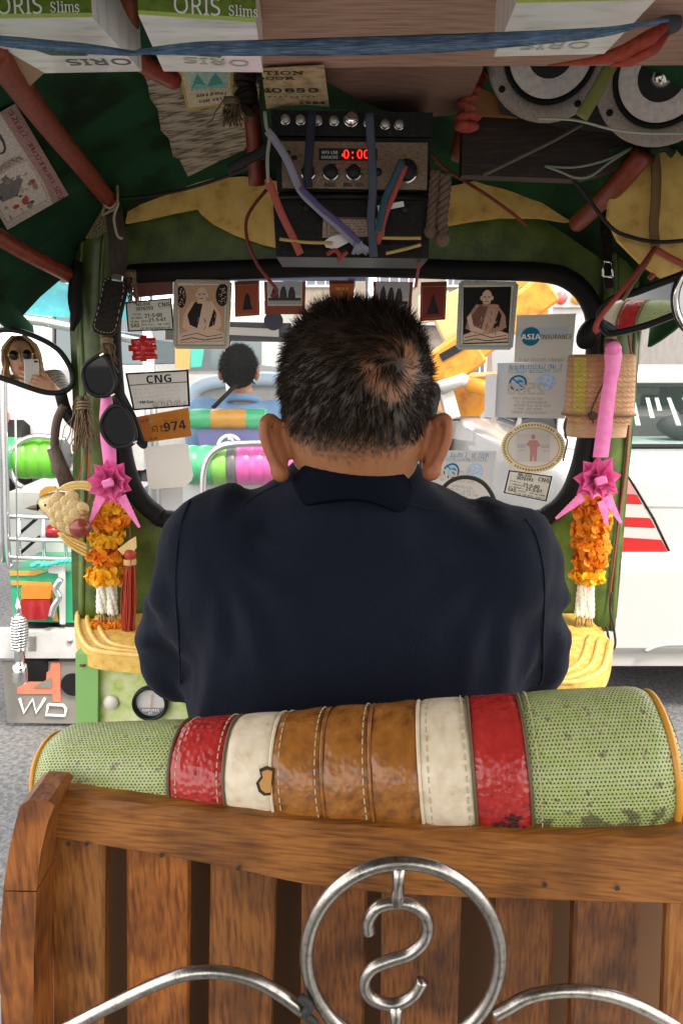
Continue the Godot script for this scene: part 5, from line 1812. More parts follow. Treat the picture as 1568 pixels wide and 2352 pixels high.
func crane_truck() -> void:
	var t := thing("crane_truck", "yellow crane truck with folded boom and round tail lamps, seen through the windscreen", "truck")
	var ye := nm("crane_yellow", noise("crane", 71, 0.015, [[0.0, [0.30, 0.09, 0.003]], [0.4, [0.50, 0.19, 0.004]], [1.0, [0.56, 0.26, 0.008]]]), Vector3(1, 1, 1), 0.4)
	var d := 6.4
	panel(t, "chassis", [[980, 962], [1262, 962], [1262, 1016], [980, 1016]], d, 3.6, m("chassis_grey", 0.07, 0.07, 0.07, 0.6))
	panel(t, "rear_bumper", [[990, 968], [1140, 968], [1140, 1008], [990, 1008]], d - 0.05, 0.05, m("bumper_tan", 0.42, 0.40, 0.36, 0.6))
	for q in [[1062, m("lamp_pink", 0.65, 0.12, 0.12, 0.2)], [1098, m("lamp_amber", 0.75, 0.36, 0.04, 0.2)]]:
		part("tail_lamp", MB.new().smooth().lathe([[0.0, 0.03], [0.04, 0.025], [0.056, 0.0]], Transform3D(Basis(Vector3.RIGHT, PI / 2), at(q[0], 986, d - 0.06)), 18), q[1], t)
	panel(t, "spare_box", [[1112, 952], [1150, 952], [1150, 1012], [1112, 1012]], d - 0.08, 0.05, m("spare_dark", 0.10, 0.10, 0.10, 0.5))
	panel(t, "turntable_housing", [[1040, 868], [1240, 858], [1256, 960], [1030, 960]], d + 0.3, 1.4, ye)
	part("boom", MB.new().bar(at(940, 900, d), at(1090, 792, d), 0.30, 0.22, Vector3.BACK, 0.02), ye, t)
	part("boom_extension", MB.new().bar(at(1080, 800, d + 0.05), at(1260, 660, d + 0.05), 0.24, 0.18, Vector3.BACK, 0.02), ye, t)
	part("boom_plate", MB.new().bar(at(1000, 745, d + 0.2), at(1110, 690, d + 0.2), 0.34, 0.1, Vector3.BACK, 0.01), m("pale_yellow", 0.50, 0.36, 0.15, 0.4), t)
	part("boom_slot", MB.new().bar(at(1012, 822, d - 0.12), at(1075, 786, d - 0.12), 0.06, 0.01, Vector3.BACK), mats.rubber, t)
	part("hydraulic_ram", MB.new().smooth().tube(path([[1010, 892], [1060, 872], [1142, 902]], d - 0.15), 0.05, 10), m("ram_grey", 0.5, 0.48, 0.46, 0.3), t)
	part("ram_sleeve", MB.new().smooth().tube(path([[1070, 880], [1180, 912]], d - 0.15), 0.062, 10), ye, t)
	part("outrigger", MB.new().bar(at(1016, 872, d - 0.1), at(1040, 962, d - 0.1), 0.11, 0.09, Vector3.BACK, 0.01), m("ram_grey"), t)
	part("outrigger", MB.new().bar(at(1004, 880, d - 0.1), at(984, 962, d - 0.1), 0.09, 0.09, Vector3.BACK, 0.01), mats.rubber, t)
	panel(t, "cab_panel", [[1186, 644], [1264, 650], [1256, 738], [1184, 734]], d + 1.6, 1.6, ye)
	panel(t, "cab_window", [[1196, 660], [1212, 662], [1226, 700], [1200, 694]], d + 1.59, 0.02, mats.rubber)
	panel(t, "winch_plate", [[970, 672], [1030, 668], [1030, 730], [970, 740]], d + 0.6, 0.4, m("pale_orange", 0.70, 0.42, 0.22, 0.5))
	for q in [[1010, 0.5], [1230, 0.5], [1010, 2.6], [1230, 2.6]]:
		var p := at(q[0], 1000, d + q[1])
		wheel(t, Vector3(p.x, 0.42, p.z), 0.42, 0.28)
	# a second truck beyond, with two round lamps on a grey plate
	var b := thing("truck", "pale box truck showing round red and amber lamps on a grey plate", "truck")
	var w := nm("vehicle_white", texs.dust, Vector3.ONE)
	panel(b, "box_body", [[1268, 560], [1420, 560], [1420, 980], [1268, 980]], 10.0, 4.0, w)
	panel(b, "lamp_plate", [[1270, 660], [1346, 660], [1346, 706], [1270, 706]], 9.95, 0.03, m("plate_grey", 0.55, 0.52, 0.5, 0.5))
	for q in [[1288, m("lamp_pink")], [1326, m("lamp_amber")]]:
		part("round_lamp", MB.new().smooth().lathe([[0.0, 0.04], [0.06, 0.03], [0.075, 0.0]], Transform3D(Basis(Vector3.RIGHT, PI / 2), at(q[0], 684, 9.92)), 18), q[1], b)
	panel(b, "frame_rail", [[1268, 980], [1420, 980], [1420, 1010], [1268, 1010]], 10.1, 4.0, mats.rubber)
	for q in [[1285, 0.8], [1400, 0.8], [1285, 3.0], [1400, 3.0]]:
		var p := at(q[0], 980, 10.0 + q[1])
		wheel(b, Vector3(p.x, 0.45, p.z), 0.45, 0.28)

func far_things(white: Material) -> void:
	# a white coach on the left
	var v := thing("coach", "long white coach with a dark window band, beyond the teal tuk-tuk", "coach")
	panel(v, "side_body", [[-500, 838], [330, 838], [330, 1080], [-500, 1080]], 7.5, 2.2, white)
	panel(v, "roof_box", [[-500, 620], [120, 620], [120, 836], [-500, 836]], 7.6, 2.0, white)
	panel(v, "window_band", [[130, 690], [330, 690], [330, 836], [130, 836]], 7.6, 2.0, m("coach_glass", 0.10, 0.13, 0.14, 0.06))
	panel(v, "door_handle", [[92, 1006], [140, 1008], [140, 1012], [92, 1012]], 7.47, 0.02, mats.rubber)
	panel(v, "grille", [[30, 1024], [120, 1030], [170, 1044], [170, 1064], [40, 1062]], 7.47, 0.02, m("grille_dark", 0.06, 0.06, 0.06, 0.5))
	panel(v, "red_mark", [[6, 948], [11, 948], [11, 990], [6, 990]], 7.47, 0.01, m("mark_red", 0.5, 0.08, 0.06, 0.5))
	panel(v, "red_mark", [[15, 948], [20, 948], [20, 990], [15, 990]], 7.47, 0.01, m("mark_red"))
	for x in [-300, 60, 270]:
		var p := at(x, 1060, 7.7)
		wheel(v, Vector3(p.x, 0.45, p.z), 0.45, 0.28)
	var van := thing("van", "small white van ahead of the white tuk-tuk, with a sloping windscreen", "van")
	panel(van, "body", [[300, 860], [640, 860], [640, 990], [300, 990]], 9.5, 3.5, white)
	panel(van, "cabin", [[312, 770], [360, 700], [640, 690], [640, 860], [312, 860]], 9.6, 3.0, white)
	panel(van, "rear_window", [[330, 838], [342, 784], [398, 770], [398, 840]], 9.56, 0.03, m("coach_glass"))
	panel(van, "rear_window", [[420, 790], [600, 780], [600, 850], [420, 850]], 9.56, 0.03, m("coach_glass"))
	for q in [[330, 0.8], [610, 0.8]]:
		var p := at(q[0], 980, 9.5 + q[1])
		wheel(van, Vector3(p.x, 0.33, p.z), 0.33, 0.2)
	# buildings behind
	var kinds := [[-40, -26, 14, 9, "cream four-storey shophouse behind the coach"], [-18, -30, 15, 12, "pale grey shophouse row beyond the traffic"], [6, -32, 16, 10, "white shophouse with barred windows behind the crane truck"], [14.5, -18, 10, 8, "white corner building behind the white sedan"]]
	var cols := [[0.55, 0.48, 0.38], [0.42, 0.41, 0.40], [0.52, 0.44, 0.36], [0.80, 0.74, 0.68]]
	for i in kinds.size():
		var k = kinds[i]
		var b := thing("building", k[4], "building")
		var h: float = k[3]
		var wd: float = k[2]
		var c := Vector3(k[0] if i < 3 else 12.5, h * 0.5, k[1])
		part("wall", MB.new().box(Transform3D(Basis(), c), Vector3(wd, h, 6.0), 0.03), nm("wall_%d" % i, texs.dust, Vector3(0.3, 0.3, 0.3), 0.8, null, 0.0, 0.0, lin(cols[i][0], cols[i][1], cols[i][2])), b)
		part("roof_slab", MB.new().box(Transform3D(Basis(), c + Vector3(0, h * 0.5 + 0.12, 0.1)), Vector3(wd + 0.4, 0.24, 6.3), 0.03), m("slab", 0.5, 0.48, 0.46, 0.8), b)
		for fl in int(h / 3.0):
			for q in int(wd / 2.5):
				var x := c.x - wd * 0.5 + 1.3 + q * 2.5
				var yy := 1.5 + fl * 3.0
				var win := part("window", MB.new().box(Transform3D(Basis(), Vector3(x, yy, c.z + 3.02)), Vector3(1.5, 1.4, 0.1), 0.02), m("far_frame", 0.66, 0.65, 0.63, 0.5), b)
				part("pane", MB.new().box(Transform3D(Basis(), Vector3(x, yy, c.z + 3.08)), Vector3(1.3, 1.2, 0.02)), m("far_glass", 0.12, 0.12, 0.16, 0.1), win)
				for g in 4:
					part("bar", MB.new().box(Transform3D(Basis(), Vector3(x - 0.5 + g * 0.33, yy, c.z + 3.11)), Vector3(0.05, 1.3, 0.03)), m("far_frame"), win)
			part("ledge", MB.new().box(Transform3D(Basis(), Vector3(c.x, 2.6 + fl * 3.0, c.z + 3.15)), Vector3(wd, 0.15, 0.3), 0.01), m("slab"), b)

# ------------------------------------------------------------------ under the roof
func roof_sheet(pts: Array, below: float, th: float) -> MB:      # a sheet pinned under the roof, outline in photograph coordinates
	var poly := PackedVector2Array()
	for p in pts:
		poly.append(Vector2(p[0], p[1]))
	var low := PackedVector3Array()
	var lo := Vector2(1e9, 1e9)
	var hi := -lo
	for p in poly:
		low.append(on_roof(p.x, p.y, below))
		lo = lo.min(p)
		hi = hi.max(p)
	var b := MB.new()
	var up := Vector3(0, th, 0)
	var idx := Geometry2D.triangulate_polygon(poly)
	for i in range(0, idx.size(), 3):
		var uv := []
		for k in 3:
			uv.append((poly[idx[i + k]] - lo) / (hi - lo))
		for k in [0, 1, 2]:
			b.st.set_uv(uv[k])
			b.st.add_vertex(low[idx[i + k]])
		for k in [2, 1, 0]:
			b.st.set_uv(uv[k])
			b.st.add_vertex(low[idx[i + k]] + up)
	for i in low.size():
		var j := (i + 1) % low.size()
		b.quad(low[i], low[j], low[j] + up, low[i] + up)
	return b

func flat_level(pts: Array, y: float) -> PackedVector3Array:
	var o := PackedVector3Array()
	for p in pts:
		o.append(level(p[0], p[1], y))
	return o

func card(called: String, corners: Array, d: float, img: Texture2D, label: String, category: String, group := "", rough := 0.5, see := 0.0) -> MeshInstance3D:   # a printed card; corners tl, tr, br, bl
	var p := path(corners, d)
	return card3(called, p, img, label, category, group, rough, see)

func card3(called: String, p: PackedVector3Array, img: Texture2D, label: String, category: String, group := "", rough := 0.5, see := 0.0) -> MeshInstance3D:
	var b := MB.new()
	b.quad_uv(p[0], p[1], p[2], p[3], Vector2(0, 0), Vector2(1, 0), Vector2(1, 1), Vector2(0, 1))
	var n := (p[1] - p[0]).cross(p[3] - p[0]).normalized()      # away from the viewer
	if n.dot(p[0] - EYE) < 0:
		n = -n
	var q := shifted(p, n * 0.0007)
	b.quad_uv(q[3], q[2], q[1], q[0], Vector2(0, 1), Vector2(1, 1), Vector2(1, 0), Vector2(0, 0))
	for i in 4:
		var j := (i + 1) % 4
		b.quad_uv(p[i], q[i], q[j], p[j], Vector2(0.01, 0.01), Vector2(0.01, 0.01), Vector2(0.01, 0.01), Vector2(0.01, 0.01))
	var mat := StandardMaterial3D.new()
	mat.resource_name = called + "_print"
	mat.albedo_texture = img
	mat.metallic_specular = 0.25
	mat.roughness = rough
	if see > 0.0:
		mat.backlight_enabled = true
		mat.backlight = Color(see, see, see)
	return solo(called, b, mat, label, category, group)

func build_ceiling_things() -> void:
	# boards under the roof
	var near := flat_level([[598, 158], [800, 155], [1100, 152], [1400, 151], [1575, 150]], 1.746)
	var far := PackedVector3Array(near)
	far.append(Vector3(near[4].x + 0.03, 1.746, -0.25))
	far.append(Vector3(near[0].x - 0.02, 1.746, -0.25))
	solo("wooden_board", MB.new().plate(far, Vector3(0, 0.012, 0)), mats.board, "wide pinkish brown plywood board tied under the roof, behind the cigarette cartons", "board")
	solo("plywood_offcut", MB.new().plate(flat_level([[640, 120], [650, 160], [750, 188], [830, 232], [900, 262], [980, 270], [1048, 262], [1082, 218], [1108, 160], [1108, 120]], 1.757), Vector3(0, 0.008, 0)), mats.board_b, "curved greyish plywood offcut above the equalizer", "board")
	# weathered veneer sheet and its picture card
	var ven := nm("veneer", texs.bark, Vector3(3, 3, 16), 0.85, texs.grain_h, 0.12)
	solo("veneer_sheet", roof_sheet([[322, 150], [560, 150], [596, 200], [590, 300], [560, 345], [500, 372], [432, 406], [412, 366], [398, 360], [388, 318], [370, 300], [362, 250], [345, 226], [340, 196]], 0.014, 0.006), ven, "peeling grey veneer sheet with ragged lower edge pinned to the roof", "veneer")
	var cv := Cv.new(160, 120, lin(0.62, 0.55, 0.40))
	cv.frame(0.03, 0.03, 0.97, 0.97, 7, lin(0.50, 0.36, 0.10))
	cv.rect(0.16, 0.06, 0.9, 0.55, lin(0.42, 0.60, 0.55))
	cv.poly([[0.16, 0.55], [0.34, 0.2], [0.5, 0.5], [0.66, 0.16], [0.9, 0.55]], lin(0.08, 0.36, 0.34))
	cv.poly([[0.16, 0.55], [0.3, 0.42], [0.55, 0.5], [0.9, 0.4], [0.9, 0.55]], lin(0.25, 0.55, 0.5))
	cv.scribble(0.25, 0.66, 0.85, 0.05, lin(0.05, 0.05, 0.05), rng, 1.5)
	cv.scribble(0.30, 0.80, 0.80, 0.05, lin(0.05, 0.05, 0.05), rng, 1.5)
	cv.speckle(rng, 900, 0.25)
	card3("picture_card", PackedVector3Array([on_roof(408, 150, 0.034), on_roof(536, 150, 0.034), on_roof(534, 240, 0.034), on_roof(430, 254, 0.034)]), cv.tex(), "cream card with a small green landscape, stuck on the veneer sheet", "card")
	# torn poster
	var po := Cv.new(512, 512, lin(0.50, 0.43, 0.40))
	po.rect(0.74, 0.0, 1.0, 1.0, lin(0.36, 0.22, 0.22))
	po.rect(0.0, 0.0, 0.72, 0.36, lin(0.52, 0.48, 0.46))
	po.oval(0.45, 0.16, 0.13, 0.14, lin(0.05, 0.05, 0.07))
	po.oval(0.45, 0.18, 0.085, 0.10, lin(0.50, 0.46, 0.44))
	po.rect(0.05, 0.45, 0.70, 0.92, lin(0.56, 0.52, 0.48))
	po.poly([[0.1, 0.5], [0.4, 0.47], [0.5, 0.6], [0.35, 0.72], [0.12, 0.7]], lin(0.16, 0.15, 0.16))
	for k in 26:
		po.oval(rng.randf_range(0.1, 0.66), rng.randf_range(0.5, 0.9), rng.randf_range(0.01, 0.05), rng.randf_range(0.01, 0.04), [lin(0.40, 0.05, 0.05), lin(0.25, 0.2, 0.18), lin(0.42, 0.36, 0.3), lin(0.05, 0.06, 0.12)][k % 4])
	po.frame(0.05, 0.45, 0.70, 0.92, 4, lin(0.3, 0.25, 0.22))
	for k in 3:
		po.scribble(0.1, 0.385 + k * 0.018, 0.66, 0.012, lin(0.15, 0.1, 0.1), rng, 2)
	var rot := Cv.new(512, 128, lin(0.36, 0.22, 0.22))
	rot.scribble(0.02, 0.34, 0.98, 0.26, lin(0.15, 0.03, 0.04), rng, 5)
	rot.im.rotate_90(CLOCKWISE)
	po.im.blit_rect(rot.im, Rect2i(0, 0, 128, 512), Vector2i(382, 0))
	po.speckle(rng, 9000, 0.35, 4)
	var pm := PackedVector3Array([on_roof(-104, 318, 0.008), on_roof(36, 238, 0.008), on_roof(158, 448, 0.008), on_roof(18, 528, 0.008)])
	card3("torn_poster", pm, po.tex(), "torn pink and grey printed poster pinned to the tarpaulin roof", "poster", "", 0.7)
	solo("brown_paper", MB.new().plate(flat_level([[-30, 90], [30, 120], [104, 166], [62, 205], [38, 236], [14, 190], [-30, 160]], 1.70), Vector3(0, 0.001, 0)), m("kraft", 0.34, 0.22, 0.13, 0.8), "crumpled brown paper scrap beside the red roof tube", "paper")
	# registration paper
	var reg := MB.new().plate(flat_level([[600, 158], [744, 150], [756, 246], [700, 240], [612, 250]], 1.741), Vector3(0, 0.0008, 0))
	var rp := solo("printed_paper", reg, nm("old_paper", noise("old_paper", 81, 0.02, [[0.0, [0.24, 0.15, 0.07]], [0.5, [0.42, 0.30, 0.16]], [1.0, [0.52, 0.40, 0.24]]]), Vector3(5, 5, 5), 0.8), "yellowed paper with the printed number 40850, hanging from the board edge", "paper")
	var dn := Basis(Vector3.RIGHT, Vector3.BACK, Vector3.DOWN)
	for q in [["TION", 652, 168, 0.016], ["BOOK", 632, 180, 0.013], ["40850", 664, 208, 0.022], ["- - - - - - - - -", 670, 222, 0.010], ["1984", 716, 236, 0.013]]:
		text(q[0], rp, Transform3D(dn, level(q[1], q[2], 1.7400)), q[3], mats.ink, font_serif, "lettering", 1.25)
	# cigarette cartons
	var green := nm("carton_green", noise("carton_green", 82, 0.02, [[0.0, [0.07, 0.11, 0.012]], [0.5, [0.12, 0.20, 0.02]], [1.0, [0.17, 0.27, 0.035]]]), Vector3(8, 8, 8), 0.3)
	var under := nm("carton_white", noise("carton_white", 83, 0.012, [[0.0, [0.50, 0.52, 0.44]], [0.2, [0.68, 0.68, 0.65]], [0.5, [0.78, 0.77, 0.75]], [1.0, [0.82, 0.81, 0.80]]]), Vector3(2.5, 2.5, 9), 0.18)
	var lime := m("carton_lime", 0.42, 0.55, 0.12, 0.3)
	var wi := m("white_ink", 0.8, 0.8, 0.8)
	var quads := [
		[[-110, 44], [212, 40], [326, 164], [104, 168], "white and green cigarette carton wedged beside the left red roof tube", [226, 143], [70, 10]],
		[[318, 34], [588, 52], [604, 166], [376, 164], "white and green cigarette carton between the red roof tube and the board", [496, 143], [430, 12]],
		[[1184, 8], [1504, 0], [1386, 124], [1134, 130], "white cigarette carton beside the red rag", [1272, 106], [1330, -30]]]
	for q in quads:
		var c := thing("cigarette_carton", q[4], "carton", "cigarette cartons tied under the roof")
		var y := 1.695
		var pts := flat_level([q[0], q[1], q[2], q[3]], y)
		var h := Vector3(0, 0.048, 0)
		var bx := MB.new()
		bx.quad(pts[0], pts[3], pts[2], pts[1])
		bx.quad(pts[0] + h, pts[1] + h, pts[2] + h, pts[3] + h)
		for i in 4:
			var j := (i + 1) % 4
			bx.quad(pts[i], pts[j], pts[j] + h, pts[i] + h)
		part("box", bx, under, c)
		var mid := (pts[0] + pts[1]) * 0.5
		var wd := pts[0].distance_to(pts[1])
		var along := (pts[1] - pts[0]).normalized()
		var out := Vector3.UP.cross(along).normalized()
		if out.z < 0:
			out = -out
		var ft := Transform3D(Basis(along, Vector3.UP, out), mid + Vector3(0, 0.0245, 0) + out * 0.001)
		part("green_face", MB.new().box(ft, Vector3(wd, 0.043, 0.002)), green, c)
		part("lime_edge", MB.new().box(Transform3D(ft.basis, mid + Vector3(0, 0.0015, 0) + out * 0.001), Vector3(wd, 0.003, 0.002)), lime, c)
		text("ORIS", c, Transform3D(ft.basis, mid + along * 0.000 + Vector3(0, 0.0095, 0) + out * 0.0028), 0.020, wi, font_plain, "lettering", 0.95)
		text("Slims", c, Transform3D(ft.basis, mid + along * 0.040 + Vector3(0, 0.0075, 0) + out * 0.0028), 0.012, wi, font_serif, "lettering", 0.85)
		text("ORIS", c, Transform3D(Basis(-along, Vector3.FORWARD.slide(along).normalized(), Vector3.DOWN), level(q[5][0], q[5][1], y - 0.0006)), 0.023, m("carton_ink", 0.14, 0.13, 0.12) if q[0][0] < 100 else m("carton_ink_pale", 0.46, 0.45, 0.44), font_plain, "lettering", 1.35)
		var pt := MB.new()
		var s0 := pts[0].lerp(pts[3], 0.52) + (pts[1] - pts[0]) * 0.25
		pt.plate(PackedVector3Array([s0, s0 + along * wd * 0.42, s0 + along * wd * 0.36 + Vector3(0, 0, -0.016), s0 + along * wd * 0.08 + Vector3(0, 0, -0.014)]), Vector3(0, 0.0008, 0))
		var sh := part("printed_patch", pt, m("carton_patch", 0.05, 0.10, 0.05, 0.3), c)
		sh.position.y = -0.0012
	# speakers on a dark box
	var box := thing("speaker_box", "dark plank speaker box tied under the roof", "speaker box")
	var dark := nm("dark_plank", noise("dark_plank", 84, 0.014, [[0.0, [0.008, 0.006, 0.004]], [0.6, [0.028, 0.014, 0.008]], [1.0, [0.06, 0.028, 0.014]]]), Vector3(2, 20, 20), 0.6)
	var sc := at(1392, 149, 1.155)
	var sn := (EYE - sc).normalized()
	part("baffle", MB.new().plate(flat_outline([[1100, 60], [1640, 60], [1640, 330], [1300, 296], [1150, 262]], 1.172, sn), -sn * 0.012), mats.black_plastic, box)
	part("lower_plank", MB.new().plate(path([[1062, 262], [1250, 272], [1520, 300], [1500, 372], [1330, 412], [1060, 402]], 1.26), Vector3(0, 0, -0.03)), dark, box)
	part("side_plank", MB.new().plate(path([[1075, 192], [1210, 246], [1190, 268], [1066, 262]], 1.22), Vector3(0, 0, -0.01)), m("orange_plank", 0.20, 0.08, 0.02, 0.7), box)
	var paper := nm("cone_grey", noise("cone_grey", 85, 0.02, [[0.0, [0.46, 0.36, 0.34]], [0.5, [0.62, 0.54, 0.51]], [1.0, [0.74, 0.66, 0.63]]]), Vector3(9, 9, 9), 0.35)
	var basket := nm("basket_grey", noise("basket_grey", 86, 0.05, [[0.0, [0.15, 0.12, 0.10]], [0.5, [0.30, 0.25, 0.22]], [1.0, [0.38, 0.33, 0.30]]]), Vector3(9, 9, 9), 0.5)
	for q in [[1264, 122, "round grey loudspeaker half hidden by the board edge"], [1520, 176, "round grey loudspeaker with a silver dust cap, beside the red rag"]]:
		var sp := thing("loudspeaker", q[2], "speaker", "loudspeakers under the roof")
		var ry := ray(q[0], q[1])
		var c := EYE + ry * ((sc - EYE).dot(sn) / ry.dot(sn))
		var nrm := sn
		var bs := look(nrm) * Basis(Vector3.RIGHT, PI / 2)
		var t := Transform3D(bs, c)
		var r := mm(128, 1.155) * 1.06
		part("basket_ring", MB.new().smooth().lathe([[r, -0.01], [r, 0.003], [r * 0.97, 0.006], [r * 0.76, 0.006], [r * 0.73, 0.002], [r * 0.73, -0.01]], t, 40), basket, sp)
		part("surround", MB.new().smooth().lathe([[r * 0.735, 0.001], [r * 0.71, 0.004], [r * 0.68, 0.004], [r * 0.645, 0.0]], t, 40), mats.rubber, sp)
		part("cone", MB.new().smooth().lathe([[r * 0.65, 0.0], [r * 0.62, 0.001], [r * 0.2, -0.011], [r * 0.18, -0.012]], t, 40), paper, sp)
		part("dust_cap", MB.new().smooth().lathe([[r * 0.2, -0.0115], [r * 0.15, -0.004], [r * 0.08, 0.002], [0.0, 0.004]], t, 28), m("cap_silver", 0.7, 0.66, 0.62, 0.12, 1.0), sp)
		for k in 4:
			var a := PI / 4 + PI / 2 * k + 0.25
			part("screw", MB.new().smooth().lathe([[0.0045, 0.0], [0.0045, 0.003], [0.0, 0.0015]], Transform3D(bs, c + bs * (Vector3(cos(a), 0, sin(a)) * r * 0.87 + Vector3(0, 0.0055, 0))), 10), mats.rubber, sp)

# ------------------------------------------------------------------ the stack of audio boxes
func knob(parent: Node, tx: float, ty: float, d: float, r: float, mat: Material, ring := false) -> void:
	var t := Transform3D(Basis(Vector3.RIGHT, PI / 2), at(tx, ty, d))
	var k := part("knob", MB.new().smooth().lathe([[r * 1.0, 0.0], [r, r * 0.9], [r * 0.92, r * 1.05], [r * 0.8, r * 1.1], [0.0, r * 1.1]], t, 20), mat, parent)
	if ring:
		part("knob_ring", MB.new().smooth().lathe([[r * 1.18, 0.0], [r * 1.18, r * 0.25], [r * 1.02, r * 0.3]], t, 24), mats.chrome, k)

func build_sound_system() -> void:
	var d := 1.2
	var blk := nm("case_black", noise("case_black", 91, 0.03, [[0.0, [0.006, 0.006, 0.006]], [0.6, [0.013, 0.012, 0.012]], [1.0, [0.03, 0.027, 0.024]]]), Vector3(6, 6, 6), 0.45)
	blk.metallic_specular = 0.25
	var eq := thing("equalizer", "black equalizer unit with a row of silver knobs, on top of the stack", "equalizer")
	part("case", MB.new().plate(path([[622, 252], [994, 258], [992, 314], [624, 310]], d), Vector3(0, 0.02, -0.13)), blk, eq)
	for q in [[655, 275, 9], [690, 276, 9], [729, 277, 9], [767, 278, 9], [806, 275, 13], [846, 282, 9], [884, 286, 9], [916, 287, 9]]:
		knob(eq, q[0], q[1], d, mm(q[2], d) * 1.05, mats.dull_metal if q[2] < 10 else mats.chrome, true)
	var am := thing("amplifier", "bronze-faced amplifier with red digits and black knobs", "amplifier")
	part("case", MB.new().plate(path([[632, 316], [990, 318], [988, 440], [636, 438]], d + 0.01), Vector3(0, 0.01, -0.13)), blk, am)
	var fp := part("faceplate", MB.new().plate(path([[646, 324], [982, 328], [980, 436], [648, 432]], d + 0.004), Vector3(0, 0, -0.004)), nm("bronze", noise("bronze", 92, 0.03, [[0.0, [0.10, 0.065, 0.04]], [0.5, [0.20, 0.14, 0.095]], [1.0, [0.28, 0.21, 0.15]]]), Vector3(7, 30, 7), 0.5, null, 0.0, 0.4), am)
	part("display_window", MB.new().plate(path([[732, 340], [866, 342], [866, 369], [732, 368]], d + 0.0025), Vector3(0, 0, -0.001)), mats.black_plastic, am)
	var led := m("led_red", 0.8, 0.05, 0.02)
	led.emission_enabled = true
	led.emission = Color(1.0, 0.12, 0.06)
	led.emission_energy_multiplier = 0.9
	text("0:00", am, Transform3D(Basis(), at(818, 354, d + 0.0012)), 0.0155, led, font_mono, "display_digits", 1.0)
	part("display_led", MB.new().box(Transform3D(Basis(), at(788, 356, d + 0.001)), Vector3(0.003, 0.003, 0.001)), led, am)
	text("MP3 USB", am, Transform3D(Basis(), at(757, 350, d + 0.0012)), 0.0055, m("white_ink"), font_plain)
	text("KARAOKE", am, Transform3D(Basis(), at(757, 361, d + 0.0012)), 0.0055, m("white_ink"), font_plain)
	for q in [[708, 396, 14], [760, 396, 15], [812, 396, 15], [868, 396, 8], [932, 394, 22]]:
		knob(am, q[0], q[1], d + 0.002, mm(q[2], d), mats.black_plastic, q[2] > 10)
		if q[2] == 15:
			for k in 9:
				var a := -2.4 + k * 0.6
				part("tick", MB.new().box(Transform3D(Basis(Vector3.BACK, -a), at(q[0] + sin(a) * 21, q[1] - cos(a) * 21, d + 0.0015)), Vector3(0.0006, 0.0022, 0.0006)), mats.ink, fp)
	for q in [["BASS", 757, 424], ["MIC VOL", 812, 424]]:
		text(q[0], am, Transform3D(Basis(), at(q[1], q[2], d + 0.002)), 0.007, mats.ink, font_bold)
	for q in [[660, 350], [676, 362], [664, 376]]:
		part("switch", MB.new().box(Transform3D(Basis(), at(q[0], q[1], d)), Vector3(0.008, 0.005, 0.004), 0.001), mats.black_plastic, am)
	var lw := thing("cassette_radio", "black cassette radio box at the bottom of the stack with a torn paper label", "radio")
	part("case", MB.new().plate(path([[626, 448], [988, 450], [984, 594], [634, 590]], d + 0.012), Vector3(0, 0.0, -0.13)), blk, lw)
	part("front_lip", MB.new().smooth().tube(path([[634, 452], [800, 452], [984, 454]], d + 0.008), 0.004, 8), mats.black_plastic, lw)
	part("slot_lid", MB.new().plate(path([[640, 470], [970, 472], [968, 575], [646, 572]], d + 0.008), Vector3(0, 0, -0.004)), blk, lw)
	knob(lw, 704, 478, d + 0.008, 0.006, mats.black_plastic)
	knob(lw, 930, 482, d + 0.008, 0.006, mats.black_plastic)
	var cv := Cv.new(160, 80, lin(0.40, 0.31, 0.24))
	cv.rect(0.0, 0.0, 1.0, 0.12, lin(0.12, 0.09, 0.08))
	cv.frame(0.06, 0.2, 0.94, 0.92, 2, lin(0.15, 0.1, 0.08))
	for k in 4:
		cv.scribble(0.12, 0.3 + k * 0.15, 0.85, 0.07, lin(0.14, 0.09, 0.07), rng, 1)
	cv.speckle(rng, 800, 0.3)
	card("paper_label", [[742, 498], [886, 500], [882, 542], [740, 546]], d + 0.005, cv.tex(), "torn paper label on the cassette radio front", "label")
	solo("white_tape", MB.new().plate(path([[866, 472], [926, 462], [928, 474], [868, 486]], d - 0.006), Vector3(0, 0, -0.001)), mats.white_paint, "short strip of white tape across the straps", "tape")
	solo("white_paper_tag", MB.new().plate(path([[742, 556], [758, 544], [800, 534], [802, 556], [770, 572], [748, 568]], d - 0.008), Vector3(0, 0, -0.001)), mats.white_paint, "crumpled white paper tag under the blue strap", "paper")

# ------------------------------------------------------------------ prints stuck inside the windscreen
const GLASS := 1.692
func on_card(c: Array, d: float, u: float, v: float) -> Vector3:
	var a := at(c[0][0], c[0][1], d).lerp(at(c[1][0], c[1][1], d), u)
	var b := at(c[3][0], c[3][1], d).lerp(at(c[2][0], c[2][1], d), u)
	return a.lerp(b, v)

func write_on(o: Node, c: Array, s: String, u: float, v: float, px: float, mat: Material, font: Font = null, stretch := 1.0, mirror := false) -> void:   # px: letter size in photograph pixels
	var x := (on_card(c, GLASS, 1, v) - on_card(c, GLASS, 0, v)).normalized()
	var y := Vector3.BACK.cross(x)
	text(s, o, Transform3D(Basis(-x if mirror else x, y, Vector3.BACK), on_card(c, GLASS - 0.0006, u, v)), mm(px, GLASS) * 1.3, mat, font, "lettering", stretch, 0.0003)

